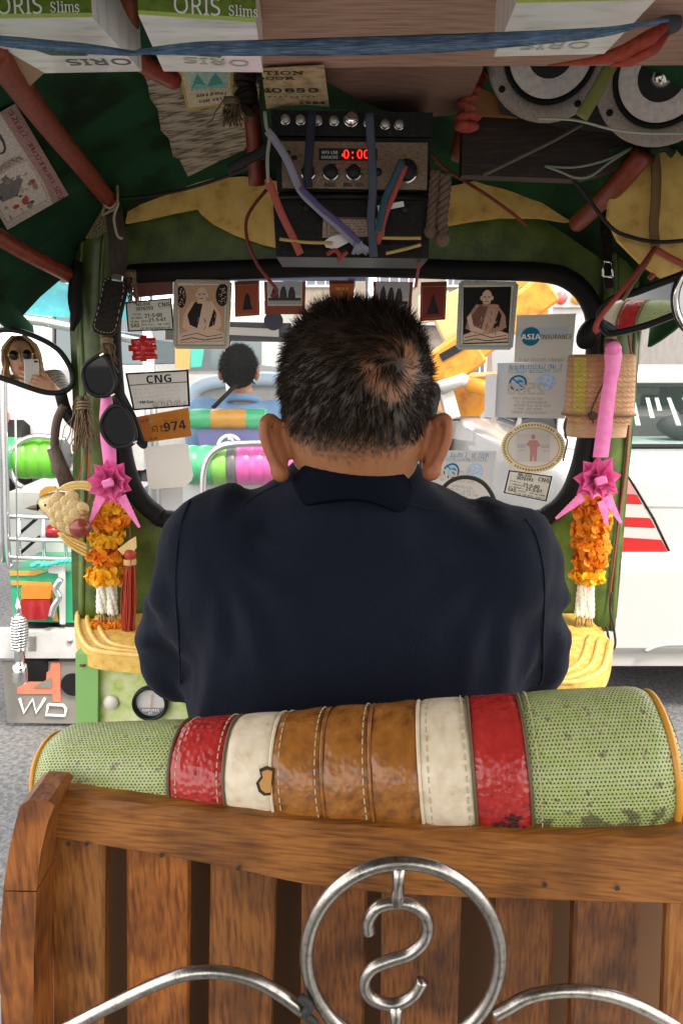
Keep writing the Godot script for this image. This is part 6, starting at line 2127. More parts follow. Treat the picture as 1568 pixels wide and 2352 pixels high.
func monk_print(w: int, h: int, dark: bool) -> Cv:      # an old photograph of a seated monk
	var bg := lin(0.012, 0.011, 0.011) if dark else lin(0.50, 0.30, 0.19)
	var light := lin(0.62, 0.45, 0.34)
	var mid := lin(0.36, 0.20, 0.15) if dark else lin(0.66, 0.44, 0.28)
	var black := lin(0.02, 0.014, 0.012)
	var c := Cv.new(w, h, lin(0.62, 0.58, 0.50))
	c.rect(0.05, 0.04, 0.95, 0.95, bg)
	if not dark:
		c.oval(0.10, 0.22, 0.10, 0.17, black)
		c.oval(0.90, 0.20, 0.13, 0.18, black)
		for k in 60:
			var s := -1.0 if k % 2 else 1.0
			c.oval(0.5 + s * 0.40 + rng.randf_range(-0.07, 0.07), 0.21 + rng.randf_range(-0.14, 0.14), 0.010, 0.008, light)
	var by := 0.02 if dark else 0.0
	c.poly([[0.06, 0.80], [0.28, 0.74], [0.5, 0.78], [0.72, 0.74], [0.94, 0.80], [0.94, 0.93], [0.06, 0.93]], light)                 # folded legs
	c.poly([[0.30, 0.30 + by], [0.70, 0.30 + by], [0.86, 0.50], [0.90, 0.70], [0.70, 0.78], [0.30, 0.78], [0.10, 0.70], [0.16, 0.48]], mid)
	c.poly([[0.38, 0.30 + by], [0.52, 0.34], [0.42, 0.78], [0.22, 0.74], [0.22, 0.50]], black if not dark else lin(0.16, 0.08, 0.06))
	c.poly([[0.56, 0.30 + by], [0.74, 0.34], [0.58, 0.80], [0.38, 0.80]], light if not dark else lin(0.45, 0.27, 0.2))               # sash
	c.poly([[0.74, 0.42], [0.84, 0.56], [0.78, 0.72], [0.64, 0.72]], black)
	for k in 26:
		var x := rng.randf_range(0.2, 0.8)
		var y := rng.randf_range(0.42, 0.76)
		c.line([[x, y], [x + rng.randf_range(-0.08, 0.05), y + 0.06]], 2, black if k % 2 else light)
	c.poly([[0.12, 0.52], [0.20, 0.46], [0.26, 0.66], [0.46, 0.74], [0.44, 0.79], [0.20, 0.74]], light)                              # arms
	c.poly([[0.88, 0.54], [0.80, 0.48], [0.76, 0.68], [0.56, 0.74], [0.58, 0.79], [0.84, 0.74]], light if not dark else mid)
	c.line([[0.10, 0.84], [0.40, 0.80], [0.62, 0.86], [0.90, 0.83]], 3, black)
	c.line([[0.08, 0.90], [0.30, 0.87], [0.55, 0.91], [0.92, 0.88]], 4, black)
	c.poly([[0.43, 0.22 + by], [0.57, 0.22 + by], [0.58, 0.33 + by], [0.42, 0.33 + by]], mid)
	c.oval(0.5, 0.185 + by, 0.095, 0.115, light)                                                                                  # head
	c.oval(0.395, 0.20 + by, 0.02, 0.035, light)
	c.oval(0.605, 0.20 + by, 0.02, 0.035, light)
	c.rect(0.43, 0.178 + by, 0.485, 0.192 + by, black)
	c.rect(0.515, 0.178 + by, 0.57, 0.192 + by, black)
	c.line([[0.5, 0.19 + by], [0.49, 0.225 + by], [0.51, 0.225 + by]], 2, mid)
	c.rect(0.46, 0.248 + by, 0.54, 0.258 + by, black)
	c.speckle(rng, w * h / 14, 0.25, 2)
	return c

func framed(corners: Array, img: Cv, label: String, wood: Array) -> void:
	var t := thing("framed_picture", label, "picture", "monk pictures on the windscreen")
	var p := path(corners, GLASS - 0.004)
	var b := MB.new()
	b.quad_uv(p[0], p[1], p[2], p[3], Vector2(0, 0), Vector2(1, 0), Vector2(1, 1), Vector2(0, 1))
	var mat := StandardMaterial3D.new()
	mat.metallic_specular = 0.2
	mat.resource_name = "monk_print"
	mat.albedo_texture = img.tex()
	mat.roughness = 0.35
	mat.backlight_enabled = true
	mat.backlight = Color(0.06, 0.06, 0.06)
	part("photograph", b, mat, t)
	part("backing", MB.new().plate(shifted(p, Vector3(0, 0, -0.001)), Vector3(0, 0, -0.0015)), m("backing_card", 0.4, 0.36, 0.3, 0.8), t)
	var fr := nm("frame_wood_%d" % int(wood[0] * 100), noise("frame_wood_%d" % int(wood[0] * 100), 95, 0.03, [[0.0, [wood[0] * 0.25, wood[1] * 0.25, wood[2] * 0.25]], [0.4, wood], [1.0, [wood[0] * 1.25, wood[1] * 1.25, wood[2] * 1.25]]]), Vector3(20, 20, 20), 0.4)
	for i in 4:
		part("frame_bar", MB.new().bar(p[i] + (p[i] - p[(i + 3) % 4]).normalized() * 0.004, p[(i + 1) % 4] + (p[(i + 1) % 4] - p[i]).normalized() * 0.004, 0.0085, 0.009, Vector3.BACK, 0.002), fr, t)

func build_windscreen_prints() -> void:
	framed([[404, 650], [524, 648], [520, 792], [408, 796]], monk_print(240, 300, false), "framed sepia picture of a seated monk beside two fans", [0.36, 0.33, 0.25])
	framed([[1058, 654], [1180, 652], [1172, 794], [1056, 798]], monk_print(240, 290, true), "framed picture of a monk in a pink robe on black", [0.30, 0.34, 0.33])
	# gas certificates
	var gas1 := [[288, 694], [394, 684], [400, 758], [294, 762]]
	var gas2 := [[1168, 1080], [1268, 1094], [1254, 1152], [1156, 1132]]
	for g in [[gas1, "white CNG certificate with handwritten dates above the red paper charm", "gas certificates on the windscreen"], [gas2, "small white CNG certificate under the round gold seal", "gas certificates on the windscreen"]]:
		var c := Cv.new(320, 230, lin(0.70, 0.68, 0.62))
		c.frame(0.015, 0.02, 0.985, 0.98, 11, lin(0.01, 0.01, 0.012))
		for k in 6:
			c.line([[0.08, 0.20 + k * 0.12], [0.92, 0.20 + k * 0.12]], 1, lin(0.45, 0.44, 0.42))
		for q in [[0.08, 0.40, 0.30], [0.08, 0.52, 0.38], [0.08, 0.64, 0.44], [0.30, 0.76, 0.92], [0.25, 0.88, 0.92]]:
			c.scribble(q[0], q[1], q[2], 0.05, lin(0.06, 0.06, 0.06), rng, 2)
		c.frame(0.72, 0.08, 0.94, 0.30, 2, lin(0.4, 0.4, 0.4))
		c.speckle(rng, 2500, 0.08)
		var o := card("gas_certificate", g[0], GLASS, c.tex(), g[1], "certificate", g[2], 0.5, 0.9)
		write_on(o, g[0], "CNG", 0.83, 0.19, 10, mats.ink, font_bold)
		write_on(o, g[0], "ML-934", 0.38, 0.12, 7, mats.ink, font_bold)
		write_on(o, g[0], "3076193", 0.40, 0.26, 8, mats.ink, font_bold)
		write_on(o, g[0], "21-5-60", 0.58, 0.50, 9, mats.ink, font_bold)
		write_on(o, g[0], "21-5-61", 0.66, 0.65, 9, mats.ink, font_bold)
		write_on(o, g[0], "SAS", 0.17, 0.80, 9, mats.ink, font_bold)
	var cc := [[288, 857], [433, 849], [437, 933], [306, 943]]
	var c2 := Cv.new(380, 250, lin(0.72, 0.70, 0.66))
	c2.frame(0.015, 0.02, 0.985, 0.98, 12, lin(0.01, 0.01, 0.012))
	c2.line([[0.03, 0.33], [0.97, 0.33]], 5, lin(0.01, 0.01, 0.012))
	for k in 4:
		c2.scribble(0.07, 0.43 + k * 0.11, 0.32 + 0.08 * k, 0.045, lin(0.40, 0.40, 0.40), rng, 1)
		c2.scribble(0.45, 0.42 + k * 0.10, 0.85, 0.05, lin(0.56, 0.55, 0.52), rng, 2)
	c2.scribble(0.40, 0.80, 0.85, 0.05, lin(0.2, 0.2, 0.2), rng, 1.5)
	c2.speckle(rng, 2500, 0.06)
	var o2 := card("gas_certificate", cc, GLASS, c2.tex(), "large white card with a heavy black border headed CNG", "certificate", "gas certificates on the windscreen", 0.5, 0.9)
	write_on(o2, cc, "CNG", 0.52, 0.20, 19, mats.ink, font_bold, 1.15)
	write_on(o2, cc, "PM Gas", 0.26, 0.80, 7, mats.ink, font_bold)
	write_on(o2, cc, "02-734-3181-2", 0.64, 0.90, 9, m("grey_ink", 0.10, 0.10, 0.11), font_plain)
	# orange licence card, with two Thai letters drawn as strokes
	var oc := [[312, 958], [433, 936], [440, 1002], [322, 1018]]
	var c3 := Cv.new(360, 220, lin(0.50, 0.19, 0.03))
	c3.im.fill_rect(Rect2i(0, 0, 90, 220), lin(0.42, 0.14, 0.025))
	var tk := lin(0.03, 0.02, 0.015)
	c3.scribble(0.08, 0.13, 0.24, 0.10, tk, rng, 3)
	c3.poly([[0.22, 0.22], [0.30, 0.18], [0.34, 0.23], [0.30, 0.29], [0.23, 0.29]], lin(0.16, 0.30, 0.20))
	c3.scribble(0.42, 0.13, 0.88, 0.10, lin(0.30, 0.11, 0.02), rng, 2)
	c3.scribble(0.52, 0.29, 0.86, 0.06, lin(0.14, 0.06, 0.02), rng, 2)
	c3.scribble(0.20, 0.86, 0.34, 0.07, tk, rng, 3)
	c3.line([[0.05, 0.76], [0.95, 0.73]], 2, lin(0.34, 0.11, 0.02))
	var so := [[0.30, 0.56], [0.27, 0.50], [0.29, 0.46], [0.34, 0.45], [0.37, 0.50], [0.37, 0.66]]
	c3.line(so, 6, tk)
	c3.line([[0.27, 0.66], [0.27, 0.57], [0.31, 0.55], [0.33, 0.60], [0.31, 0.64]], 5, tk)
	c3.line([[0.35, 0.45], [0.39, 0.41]], 5, tk)
	c3.line([[0.43, 0.48], [0.46, 0.45], [0.47, 0.50], [0.44, 0.54], [0.45, 0.66], [0.53, 0.66], [0.53, 0.44]], 6, tk)
	c3.speckle(rng, 5000, 0.18, 3)
	var o3 := card("licence_card", oc, GLASS, c3.tex(), "orange licence card numbered 974 under the large CNG card", "card", "", 0.5, 0.5)
	write_on(o3, oc, "974", 0.70, 0.55, 22, mats.ink, font_bold, 1.1)
	# faded cream sheet
	solo("faded_sheet", MB.new().plate(path([[330, 1028], [400, 1020], [432, 1020], [444, 1092], [440, 1104], [424, 1118], [352, 1124], [340, 1112]], GLASS), Vector3(0, 0, -0.0008)), paper_mat("faded_cream", 0.66, 0.62, 0.53, 0.9), "blank faded cream sheet stuck below the orange card", "sheet")
	# red paper charm: a cut-out character
	var ch := thing("paper_charm", "red cut-out character charm on the windscreen", "charm")
	var red := m("charm_red", 0.55, 0.02, 0.02, 0.25)
	for q in [[[330, 770], [330, 830], 9], [[302, 786], [358, 782], 8], [[296, 800], [360, 797], 8], [[306, 812], [356, 808], 8], [[304, 822], [362, 818], 7], [[314, 778], [318, 800], 8], [[344, 776], [344, 798], 8]]:
		part("charm_stroke", MB.new().smooth().tube(path([[q[0][0], q[0][1]], [(q[0][0] + q[1][0]) * 0.5, (q[0][1] + q[1][1]) * 0.5], [q[1][0], q[1][1]]], GLASS - 0.002), mm(q[2], GLASS) * 0.85, 8, false, true, 0.4, Vector3.BACK), red, ch)
	# small amulet cards along the top
	var brown := lin(0.26, 0.06, 0.025)
	for q in [[[[538, 646], [596, 644], [596, 724], [540, 728]], "red-brown amulet card with a dark bell-shaped figure", 0], [[[756, 644], [812, 644], [812, 720], [758, 722]], "orange-brown amulet card behind the driver's hair", 1], [[[966, 648], [1026, 646], [1022, 734], [964, 738]], "dark red amulet card with a triangular figure", 2]]:
		var c := Cv.new(120, 160, [brown, lin(0.42, 0.11, 0.03), lin(0.17, 0.025, 0.02)][q[2]])
		c.frame(0.06, 0.12, 0.94, 0.94, 3, lin(0.36, 0.12, 0.06))
		c.rect(0.0, 0.0, 1.0, 0.10, lin(0.12, 0.03, 0.02))
		var bl := lin(0.015, 0.012, 0.012)
		if q[2] == 0:
			c.poly([[0.5, 0.34], [0.60, 0.42], [0.64, 0.60], [0.72, 0.82], [0.32, 0.82], [0.38, 0.60], [0.42, 0.42]], bl)
		elif q[2] == 2:
			c.poly([[0.5, 0.30], [0.76, 0.84], [0.24, 0.84]], bl)
		else:
			c.scribble(0.2, 0.22, 0.8, 0.06, lin(0.6, 0.42, 0.3), rng, 2)
			c.poly([[0.5, 0.4], [0.58, 0.5], [0.62, 0.8], [0.38, 0.8], [0.42, 0.5]], lin(0.30, 0.16, 0.10))
		c.speckle(rng, 900, 0.3, 2)
		card("amulet_card", q[0], GLASS - 0.001, c.tex(), q[1], "card", "amulet cards along the windscreen top", 0.4, 0.1)
	# temple photographs
	for q in [[[[606, 646], [702, 646], [700, 722], [608, 722]], "grey photograph of temple towers left of the driver's head"], [[[856, 646], [948, 648], [942, 736], [858, 726]], "grey photograph of temple towers beside the dark red amulet card"]]:
		var c := Cv.new(200, 160, lin(0.24, 0.06, 0.03))
		c.rect(0.08, 0.02, 0.92, 0.74, lin(0.55, 0.53, 0.52))
		c.rect(0.10, 0.04, 0.90, 0.42, lin(0.42, 0.43, 0.46))
		for k in 3:
			var x := 0.27 + k * 0.2
			c.poly([[x - 0.10, 0.56], [x - 0.075, 0.30], [x - 0.03, 0.16], [x, 0.10 + 0.04 * k], [x + 0.03, 0.16], [x + 0.075, 0.30], [x + 0.10, 0.56]], lin(0.05, 0.045, 0.045))
		c.rect(0.10, 0.50, 0.90, 0.58, lin(0.04, 0.035, 0.035))
		c.rect(0.10, 0.58, 0.90, 0.70, lin(0.34, 0.32, 0.31))
		for k in 40:
			c.rect(rng.randf_range(0.12, 0.86), rng.randf_range(0.38, 0.56), 0.0, 0.0, lin(0.45, 0.42, 0.4))
		c.speckle(rng, 2500, 0.35, 2)
		card("temple_photo", q[0], GLASS - 0.002, c.tex(), q[1], "photo", "temple photographs on the windscreen", 0.4, 0.1)
	solo("round_sticker", disc(628, 737, 22, GLASS), m("sticker_navy", 0.02, 0.018, 0.04, 0.4), "round dark navy sticker under a temple photograph", "sticker")
	solo("round_sticker", disc(742, 708, 18, GLASS), m("sticker_blue", 0.02, 0.16, 0.28, 0.4), "round blue sticker beside the orange-brown amulet card", "sticker")
	# insurance sheet
	var ic := [[1186, 724], [1322, 720], [1312, 832], [1180, 832]]
	var c5 := Cv.new(420, 360, lin(0.58, 0.56, 0.52))
	c5.rect(0.02, 0.26, 0.90, 0.44, lin(0.50, 0.52, 0.55))
	c5.oval(0.26, 0.45, 0.165, 0.20, lin(0.01, 0.20, 0.30))
	for k in 4:
		c5.line([[0.1, 0.70 + k * 0.05], [0.95, 0.69 + k * 0.05]], 1, lin(0.46, 0.45, 0.43))
	c5.scribble(0.05, 0.92, 0.85, 0.05, lin(0.2, 0.19, 0.18), rng, 2)
	c5.speckle(rng, 3000, 0.07)
	var o5 := card("insurance_sheet", ic, GLASS, c5.tex(), "pale insurance sheet with a round blue ASIA mark", "sheet", "", 0.5, 0.9)
	write_on(o5, ic, "ASIA", 0.26, 0.46, 13, m("white_ink"), font_bold, 1.15)
	write_on(o5, ic, "INSURANCE", 0.70, 0.47, 11, mats.ink, font_plain, 0.92)
	# permit sheets with no-smoking signs
	for q in [[[[1142, 834], [1312, 830], [1296, 962], [1136, 958]], "bluish permit sheet with a no-smoking sign under the insurance sheet"], [[[1000, 1034], [1140, 1036], [1124, 1170], [980, 1150]], "pale permit sheet with a no-smoking sign beside the driver's ear"]]:
		var c := Cv.new(440, 380, lin(0.60, 0.62, 0.64))
		c.rect(0.12, 0.03, 0.92, 0.97, lin(0.64, 0.62, 0.60))
		c.scribble(0.16, 0.05, 0.86, 0.06, lin(0.04, 0.22, 0.40), rng, 3)
		c.scribble(0.16, 0.13, 0.86, 0.05, lin(0.04, 0.22, 0.40), rng, 2)
		c.oval(0.30, 0.36, 0.125, 0.145, lin(0.02, 0.12, 0.26))
		c.oval(0.30, 0.36, 0.10, 0.115, lin(0.45, 0.62, 0.72))
		c.oval(0.33, 0.34, 0.045, 0.045, lin(0.05, 0.30, 0.48))
		c.line([[0.23, 0.28], [0.38, 0.44]], 8, lin(0.02, 0.12, 0.26))
		c.oval(0.68, 0.36, 0.14, 0.15, lin(0.46, 0.56, 0.68))
		c.oval(0.68, 0.36, 0.11, 0.12, lin(0.58, 0.66, 0.74))
		for k in 40:
			c.oval(0.68 + rng.randf_range(-0.1, 0.1), 0.36 + rng.randf_range(-0.1, 0.1), 0.012, 0.01, lin(0.34, 0.46, 0.62))
		for k in 5:
			c.scribble(0.24 + 0.04 * (k % 2), 0.62 + k * 0.065, 0.66 + 0.06 * (k % 3), 0.035, lin(0.30, 0.28, 0.30), rng, 2)
		c.line([[0.14, 0.56], [0.90, 0.55]], 2, lin(0.48, 0.48, 0.5))
		c.line([[0.14, 0.88], [0.90, 0.88]], 2, lin(0.48, 0.48, 0.5))
		c.scribble(0.40, 0.92, 0.60, 0.03, lin(0.3, 0.3, 0.34), rng, 1)
		c.speckle(rng, 4000, 0.06)
		var o := card("permit_sheet", q[0], GLASS + 0.001, c.tex(), q[1], "sheet", "permit sheets on the windscreen", 0.45, 0.9)
		write_on(o, q[0], "2560", 0.42, 0.47, 30, m("pale_ink", 0.52, 0.46, 0.40), font_bold, 1.0, true)
	# gold seal: rim, field, a printed figure and ring lettering
	var sl := thing("round_seal_sticker", "round gold-rimmed seal sticker with a standing pink figure", "sticker")
	part("gold_rim", oval_plate(1224, 1028, 74, 58, GLASS), paper_mat("seal_gold", 0.62, 0.48, 0.17, 0.8), sl)
	part("rim_line", oval_plate(1224, 1028, 60, 46, GLASS - 0.0006), paper_mat("seal_bronze", 0.34, 0.23, 0.06, 0.3), sl)
	part("white_field", oval_plate(1224, 1028, 58, 44, GLASS - 0.0012), paper_mat("seal_white", 0.72, 0.71, 0.69, 0.9), sl)
	var ring := MB.new()
	for k in 62:
		var a := TAU * k / 62
		if k % 16 != 7:
			var o := at(1224 + cos(a) * 67, 1028 + sin(a) * 52, GLASS - 0.0009)
			ring.box(Transform3D(Basis(Vector3.BACK, -a + 0.4), o), Vector3(rng.randf_range(0.004, 0.007), 0.0016, 0.0006))
			ring.box(Transform3D(Basis(Vector3.BACK, -a - 0.9), o), Vector3(0.004, 0.0014, 0.0006))
	part("lettering", ring, m("seal_ink", 0.20, 0.13, 0.04, 0.7), sl)
	var seal := Cv.new(300, 240, lin(0.70, 0.69, 0.67))
	var pk := lin(0.62, 0.30, 0.27)
	seal.oval(0.5, 0.10, 0.06, 0.085, pk)
	seal.poly([[0.40, 0.22], [0.60, 0.22], [0.70, 0.40], [0.62, 0.44], [0.60, 0.64], [0.58, 0.98], [0.52, 0.98], [0.50, 0.70], [0.46, 0.98], [0.40, 0.98], [0.41, 0.64], [0.39, 0.44], [0.28, 0.38]], pk)
	seal.line([[0.40, 0.22], [0.28, 0.40], [0.40, 0.45], [0.40, 0.98]], 2, lin(0.30, 0.12, 0.1))
	seal.line([[0.60, 0.22], [0.72, 0.40], [0.61, 0.45], [0.59, 0.98]], 2, lin(0.30, 0.12, 0.1))
	for s in [-1.0, 1.0]:
		for k in 3:
			var x: float = 0.5 + s * 0.36 + (k - 1) * 0.08
			seal.line([[x, 0.36], [x - 0.03, 0.48], [x + 0.03, 0.48], [x, 0.36]], 2, lin(0.1, 0.08, 0.07))
		for k in 2:
			seal.line([[0.5 + s * 0.36 - 0.07 + k * 0.1, 0.56], [0.5 + s * 0.36 - 0.03 + k * 0.1, 0.62], [0.5 + s * 0.36 + 0.01 + k * 0.1, 0.56]], 2, lin(0.15, 0.12, 0.1))
	var fq := path([[1186, 996], [1262, 998], [1262, 1062], [1186, 1060]], GLASS - 0.0022)
	var fb := MB.new()
	fb.quad_uv(fq[0], fq[1], fq[2], fq[3], Vector2(0, 0), Vector2(1, 0), Vector2(1, 1), Vector2(0, 1))
	var fm := StandardMaterial3D.new()
	fm.resource_name = "seal_figure_print"
	fm.albedo_texture = seal.tex()
	fm.roughness = 0.5
	fm.backlight_enabled = true
	fm.backlight = Color(0.9, 0.9, 0.9)
	part("printed_figure", fb, fm, sl)
	solo("sun_strip_card", MB.new().plate(path([[306, 646], [398, 642], [398, 676], [306, 684]], GLASS), Vector3(0, 0, -0.0008)), m("maroon_card", 0.14, 0.035, 0.025, 0.5), "dark maroon strip above the handwritten CNG certificate", "card")
	solo("clear_sleeve", MB.new().plate(path([[1114, 860], [1146, 858], [1142, 962], [1112, 958]], GLASS + 0.002), Vector3(0, 0, -0.0006)), paper_mat("sleeve_film", 0.66, 0.66, 0.68, 0.9), "cloudy plastic sleeve edge beside the bluish permit", "sleeve")

func paper_mat(key: String, r: float, g: float, b: float, see: float) -> StandardMaterial3D:
	var x := m(key, r, g, b, 0.5)
	x.backlight_enabled = true
	x.backlight = Color(see, see, see)
	return x

func disc(tx: float, ty: float, px: float, d: float) -> MB:
	var p := PackedVector3Array()
	for k in 28:
		p.append(at(tx + cos(TAU * k / 28) * px, ty + sin(TAU * k / 28) * px, d))
	return MB.new().plate(p, Vector3(0, 0, -0.0008))

func oval_plate(tx: float, ty: float, rx: float, ry: float, d: float) -> MB:
	var p := PackedVector3Array()
	for k in 44:
		p.append(at(tx + cos(TAU * k / 44) * rx, ty + sin(TAU * k / 44) * ry, d))
	return MB.new().plate(p, Vector3(0, 0, -0.0005))

# ------------------------------------------------------------------ garlands, bows and other hangings
func marigold(parent: Node, c: Vector3, r: float, h: float, tone: int) -> void:
	var b := MB.new().smooth(false)
	var cols := [[Color(0.84, 0.42, 0.008), Color(0.86, 0.52, 0.014)], [Color(0.80, 0.24, 0.006), Color(0.84, 0.34, 0.010)]]
	var rad := Vector3(r * 0.80, h * 0.34, r * 0.80)
	for k in 190:      # a ruffled ball, flattened: small crimped petals turned outwards
		var f := (k + 0.5) / 190.0
		var yy := 1.0 - 2.0 * f
		var a := k * 2.39996 + rng.randf() * 0.5
		var s := Vector3(cos(a) * sqrt(1.0 - yy * yy), yy, sin(a) * sqrt(1.0 - yy * yy))
		var o := (s + Vector3(rng.randfn(), rng.randfn(), rng.randfn()) * 0.22).normalized()
		var t := o.cross(Vector3(rng.randfn(), rng.randfn(), rng.randfn())).normalized()
		var u := o.cross(t)
		var p := c + s * rad * rng.randf_range(0.62, 0.96)
		var w := r * rng.randf_range(0.16, 0.25)
		var tilt := rng.randf_range(0.35, 0.9)
		var up := (u * cos(tilt) + o * sin(tilt)) * r * rng.randf_range(0.30, 0.46)
		b.color(cols[tone][0].lerp(cols[tone][1], rng.randf()))
		var base := p - u * r * 0.12
		var m0 := p + up * 0.55 + o * r * 0.05
		b.quad(base - t * w * 0.35, m0 - t * w, p + up * 0.9 - t * w * 0.55, m0)
		b.quad(base, m0, p + up * 0.9 + t * w * 0.55, m0 + t * w)
		b.tri(base - t * w * 0.35, m0, base)
		b.tri(base, m0 + t * w, base + t * w * 0.35)
		b.tri(m0, p + up * 0.9 - t * w * 0.55, p + up * 1.08)
		b.tri(m0, p + up * 1.08, p + up * 0.9 + t * w * 0.55)
	var mt = mats.get("marigold_petal")
	if mt == null:
		mt = StandardMaterial3D.new()
		mt.resource_name = "marigold_petal"
		mt.vertex_color_use_as_albedo = true
		mt.roughness = 0.7
		mt.backlight_enabled = true
		mt.backlight = Color(0.8, 0.7, 0.5)
		mats["marigold_petal"] = mt
	part("marigold", b, mt, parent)

func garland(label: String, flowers: Array, buds: Array, tail: Array, d: float) -> void:
	var g := thing("flower_garland", label, "garland", "marigold garlands on the corner posts")
	var i := 0
	for f in flowers:
		marigold(g, at(f[0], f[1], d), mm(f[2], d), mm(f[3], d), i % 2 if f.size() < 5 else f[4])
		i += 1
	var string := PackedVector3Array()
	for f in flowers:
		string.append(at(f[0], f[1], d))
	part("string", MB.new().tube(string, 0.0015, 5), m("string_tan", 0.4, 0.3, 0.18), g)
	for s in buds:
		var a := at(s[0], s[1], d + 0.004)
		var e := at(s[2], s[3], d + 0.004)
		var n := 6
		var b := MB.new().smooth()
		for k in n:
			var c := a.lerp(e, (k + 0.5) / n)
			for q in 5:
				var an := TAU * q / 5 + k
				b.ellipsoid(Transform3D(Basis(Vector3.BACK, cos(an) * 0.3), c + Vector3(cos(an), 0, sin(an)) * 0.006), Vector3(0.0055, 0.010, 0.0055), 7, 5)
		part("jasmine_buds", b, m("jasmine", 0.74, 0.74, 0.64, 0.6), g)
		var st := MB.new().smooth()
		for q in 8:
			var an := TAU * q / 8
			st.tube(PackedVector3Array([e + Vector3(cos(an), 0, sin(an)) * 0.005, e + Vector3(cos(an) * 0.009, -0.024, sin(an) * 0.009)]), 0.0014, 5)
		part("dry_stems", st, m("stem_tan", 0.36, 0.24, 0.10, 0.8), g)
	for f in tail:
		marigold(g, at(f[0], f[1], d), mm(f[2], d), mm(f[3], d), 1)

func bow(label: String, cx: float, cy: float, px: float, d: float, tails: Array, band: Array, band_d: float) -> void:
	var t := thing("pink_ribbon_bow", label, "bow", "pink ribbon bows on the corner posts")
	var pk := nm("pink_satin", noise("pink_satin", 101, 0.01, [[0.0, [0.86, 0.18, 0.48]], [1.0, [0.92, 0.30, 0.60]]]), Vector3(9, 9, 9), 0.3)
	pk.backlight_enabled = true
	pk.backlight = Color(0.7, 0.5, 0.6)
	var c := at(cx, cy, d)
	var r := mm(px, d)
	for ring in [[9, 0.10, 1.0], [8, 0.55, 0.88], [5, 1.05, 0.62]]:
		for k in ring[0]:
			var a: float = TAU * k / ring[0] + ring[1] * 2.0 + rng.randf_range(-0.12, 0.12)
			var el: float = ring[1]
			var dir := Vector3(cos(a) * cos(el), sin(a) * cos(el), sin(el))
			var s := dir.cross(Vector3.BACK if ring[1] < 1.0 else Vector3.UP).normalized()
			var n := s.cross(dir).normalized()
			var len: float = r * ring[2] * rng.randf_range(0.9, 1.1)
			var w := r * 0.40
			var b := MB.new().smooth(false)
			var tip := c + dir * len
			var m1 := c + dir * len * 0.50
			var hub := c + dir * 0.004
			# a ribbon loop pinched to a point: upper and lower sheets
			b.quad(hub, m1 - s * w + n * 0.003, tip, m1 + n * 0.010)
			b.quad(hub, m1 + n * 0.013, tip, m1 + s * w + n * 0.003)
			b.quad(hub, m1 - n * 0.008, tip, m1 - s * w + n * 0.003)
			b.quad(hub, m1 + s * w + n * 0.003, tip, m1 - n * 0.008)
			part("loop", b, pk, t)
	part("centre_knot", MB.new().box(Transform3D(Basis(Vector3.BACK, 0.3), c + Vector3(0, 0, r * 0.5)), Vector3(r * 0.5, r * 0.36, 0.008), 0.003), pk, t)
	for tl in tails:     # pinked ribbon ends
		var a := at(tl[0], tl[1], d - 0.01)
		var e := at(tl[2], tl[3], d - 0.012)
		var dir := (e - a).normalized()
		var s := dir.cross(Vector3.BACK).normalized()
		var w := mm(13, d)
		var poly := PackedVector3Array()
		var nteeth := 9
		for k in nteeth * 2 + 1:
			var f := float(k) / (nteeth * 2)
			poly.append(a.lerp(e, f) + s * w * (1.0 - 0.75 * f) * (1.0 if k % 2 else 0.86))
		for k in range(nteeth * 2, -1, -1):
			var f := float(k) / (nteeth * 2)
			poly.append(a.lerp(e, f) - s * w * (1.0 - 0.75 * f) * (1.0 if k % 2 else 0.86))
		part("ribbon_end", MB.new().plate(poly, Vector3(0, 0, -0.0006)), pk, t)
	# the long band above the bow, slightly curled across
	var b := MB.new().smooth()
	var last := []
	for q in band:
		var l := at(q[0], q[2], band_d)
		var rr := at(q[1], q[2], band_d)
		var row := []
		for k in 5:
			row.append(l.lerp(rr, k / 4.0) + Vector3(0, 0, 0.006 * sin(k / 4.0 * PI)))
		if last:
			for k in 4:
				b.quad(last[k], last[k + 1], row[k + 1], row[k])
		last = row
	part("ribbon_band", b, pk, t)

func tuft(called: String, cx: float, y0: float, y1: float, spread: float, d: float, label: String, n := 46) -> void:
	var b := MB.new().smooth()
	for k in n:
		var p := PackedVector3Array()
		var x := cx + rng.randf_range(-0.35, 0.35) * spread
		var len := rng.randf_range(0.55, 1.0)
		var dr := rng.randfn() * spread * 0.4
		for j in 6:
			var t := j / 5.0
			p.append(at(x + dr * t + rng.randfn() * 3.0, lerpf(y0, y1, t * len), d + rng.randf_range(-0.012, 0.012)))
		b.tube(smooth_path(p, 2), 0.0011, 4)
	for k in 3:
		var lp := PackedVector3Array()
		for j in 14:
			lp.append(at(cx + cos(TAU * j / 14) * spread * 0.42, y0 + (y1 - y0) * (0.12 + 0.05 * k) + sin(TAU * j / 14) * 4, d + sin(TAU * j / 14) * 0.02))
		b.tube(lp, 0.0022, 5, true)
	solo(called, b, m("raffia_brown", 0.20, 0.135, 0.075, 0.85), label, "tuft", "frayed string tufts")

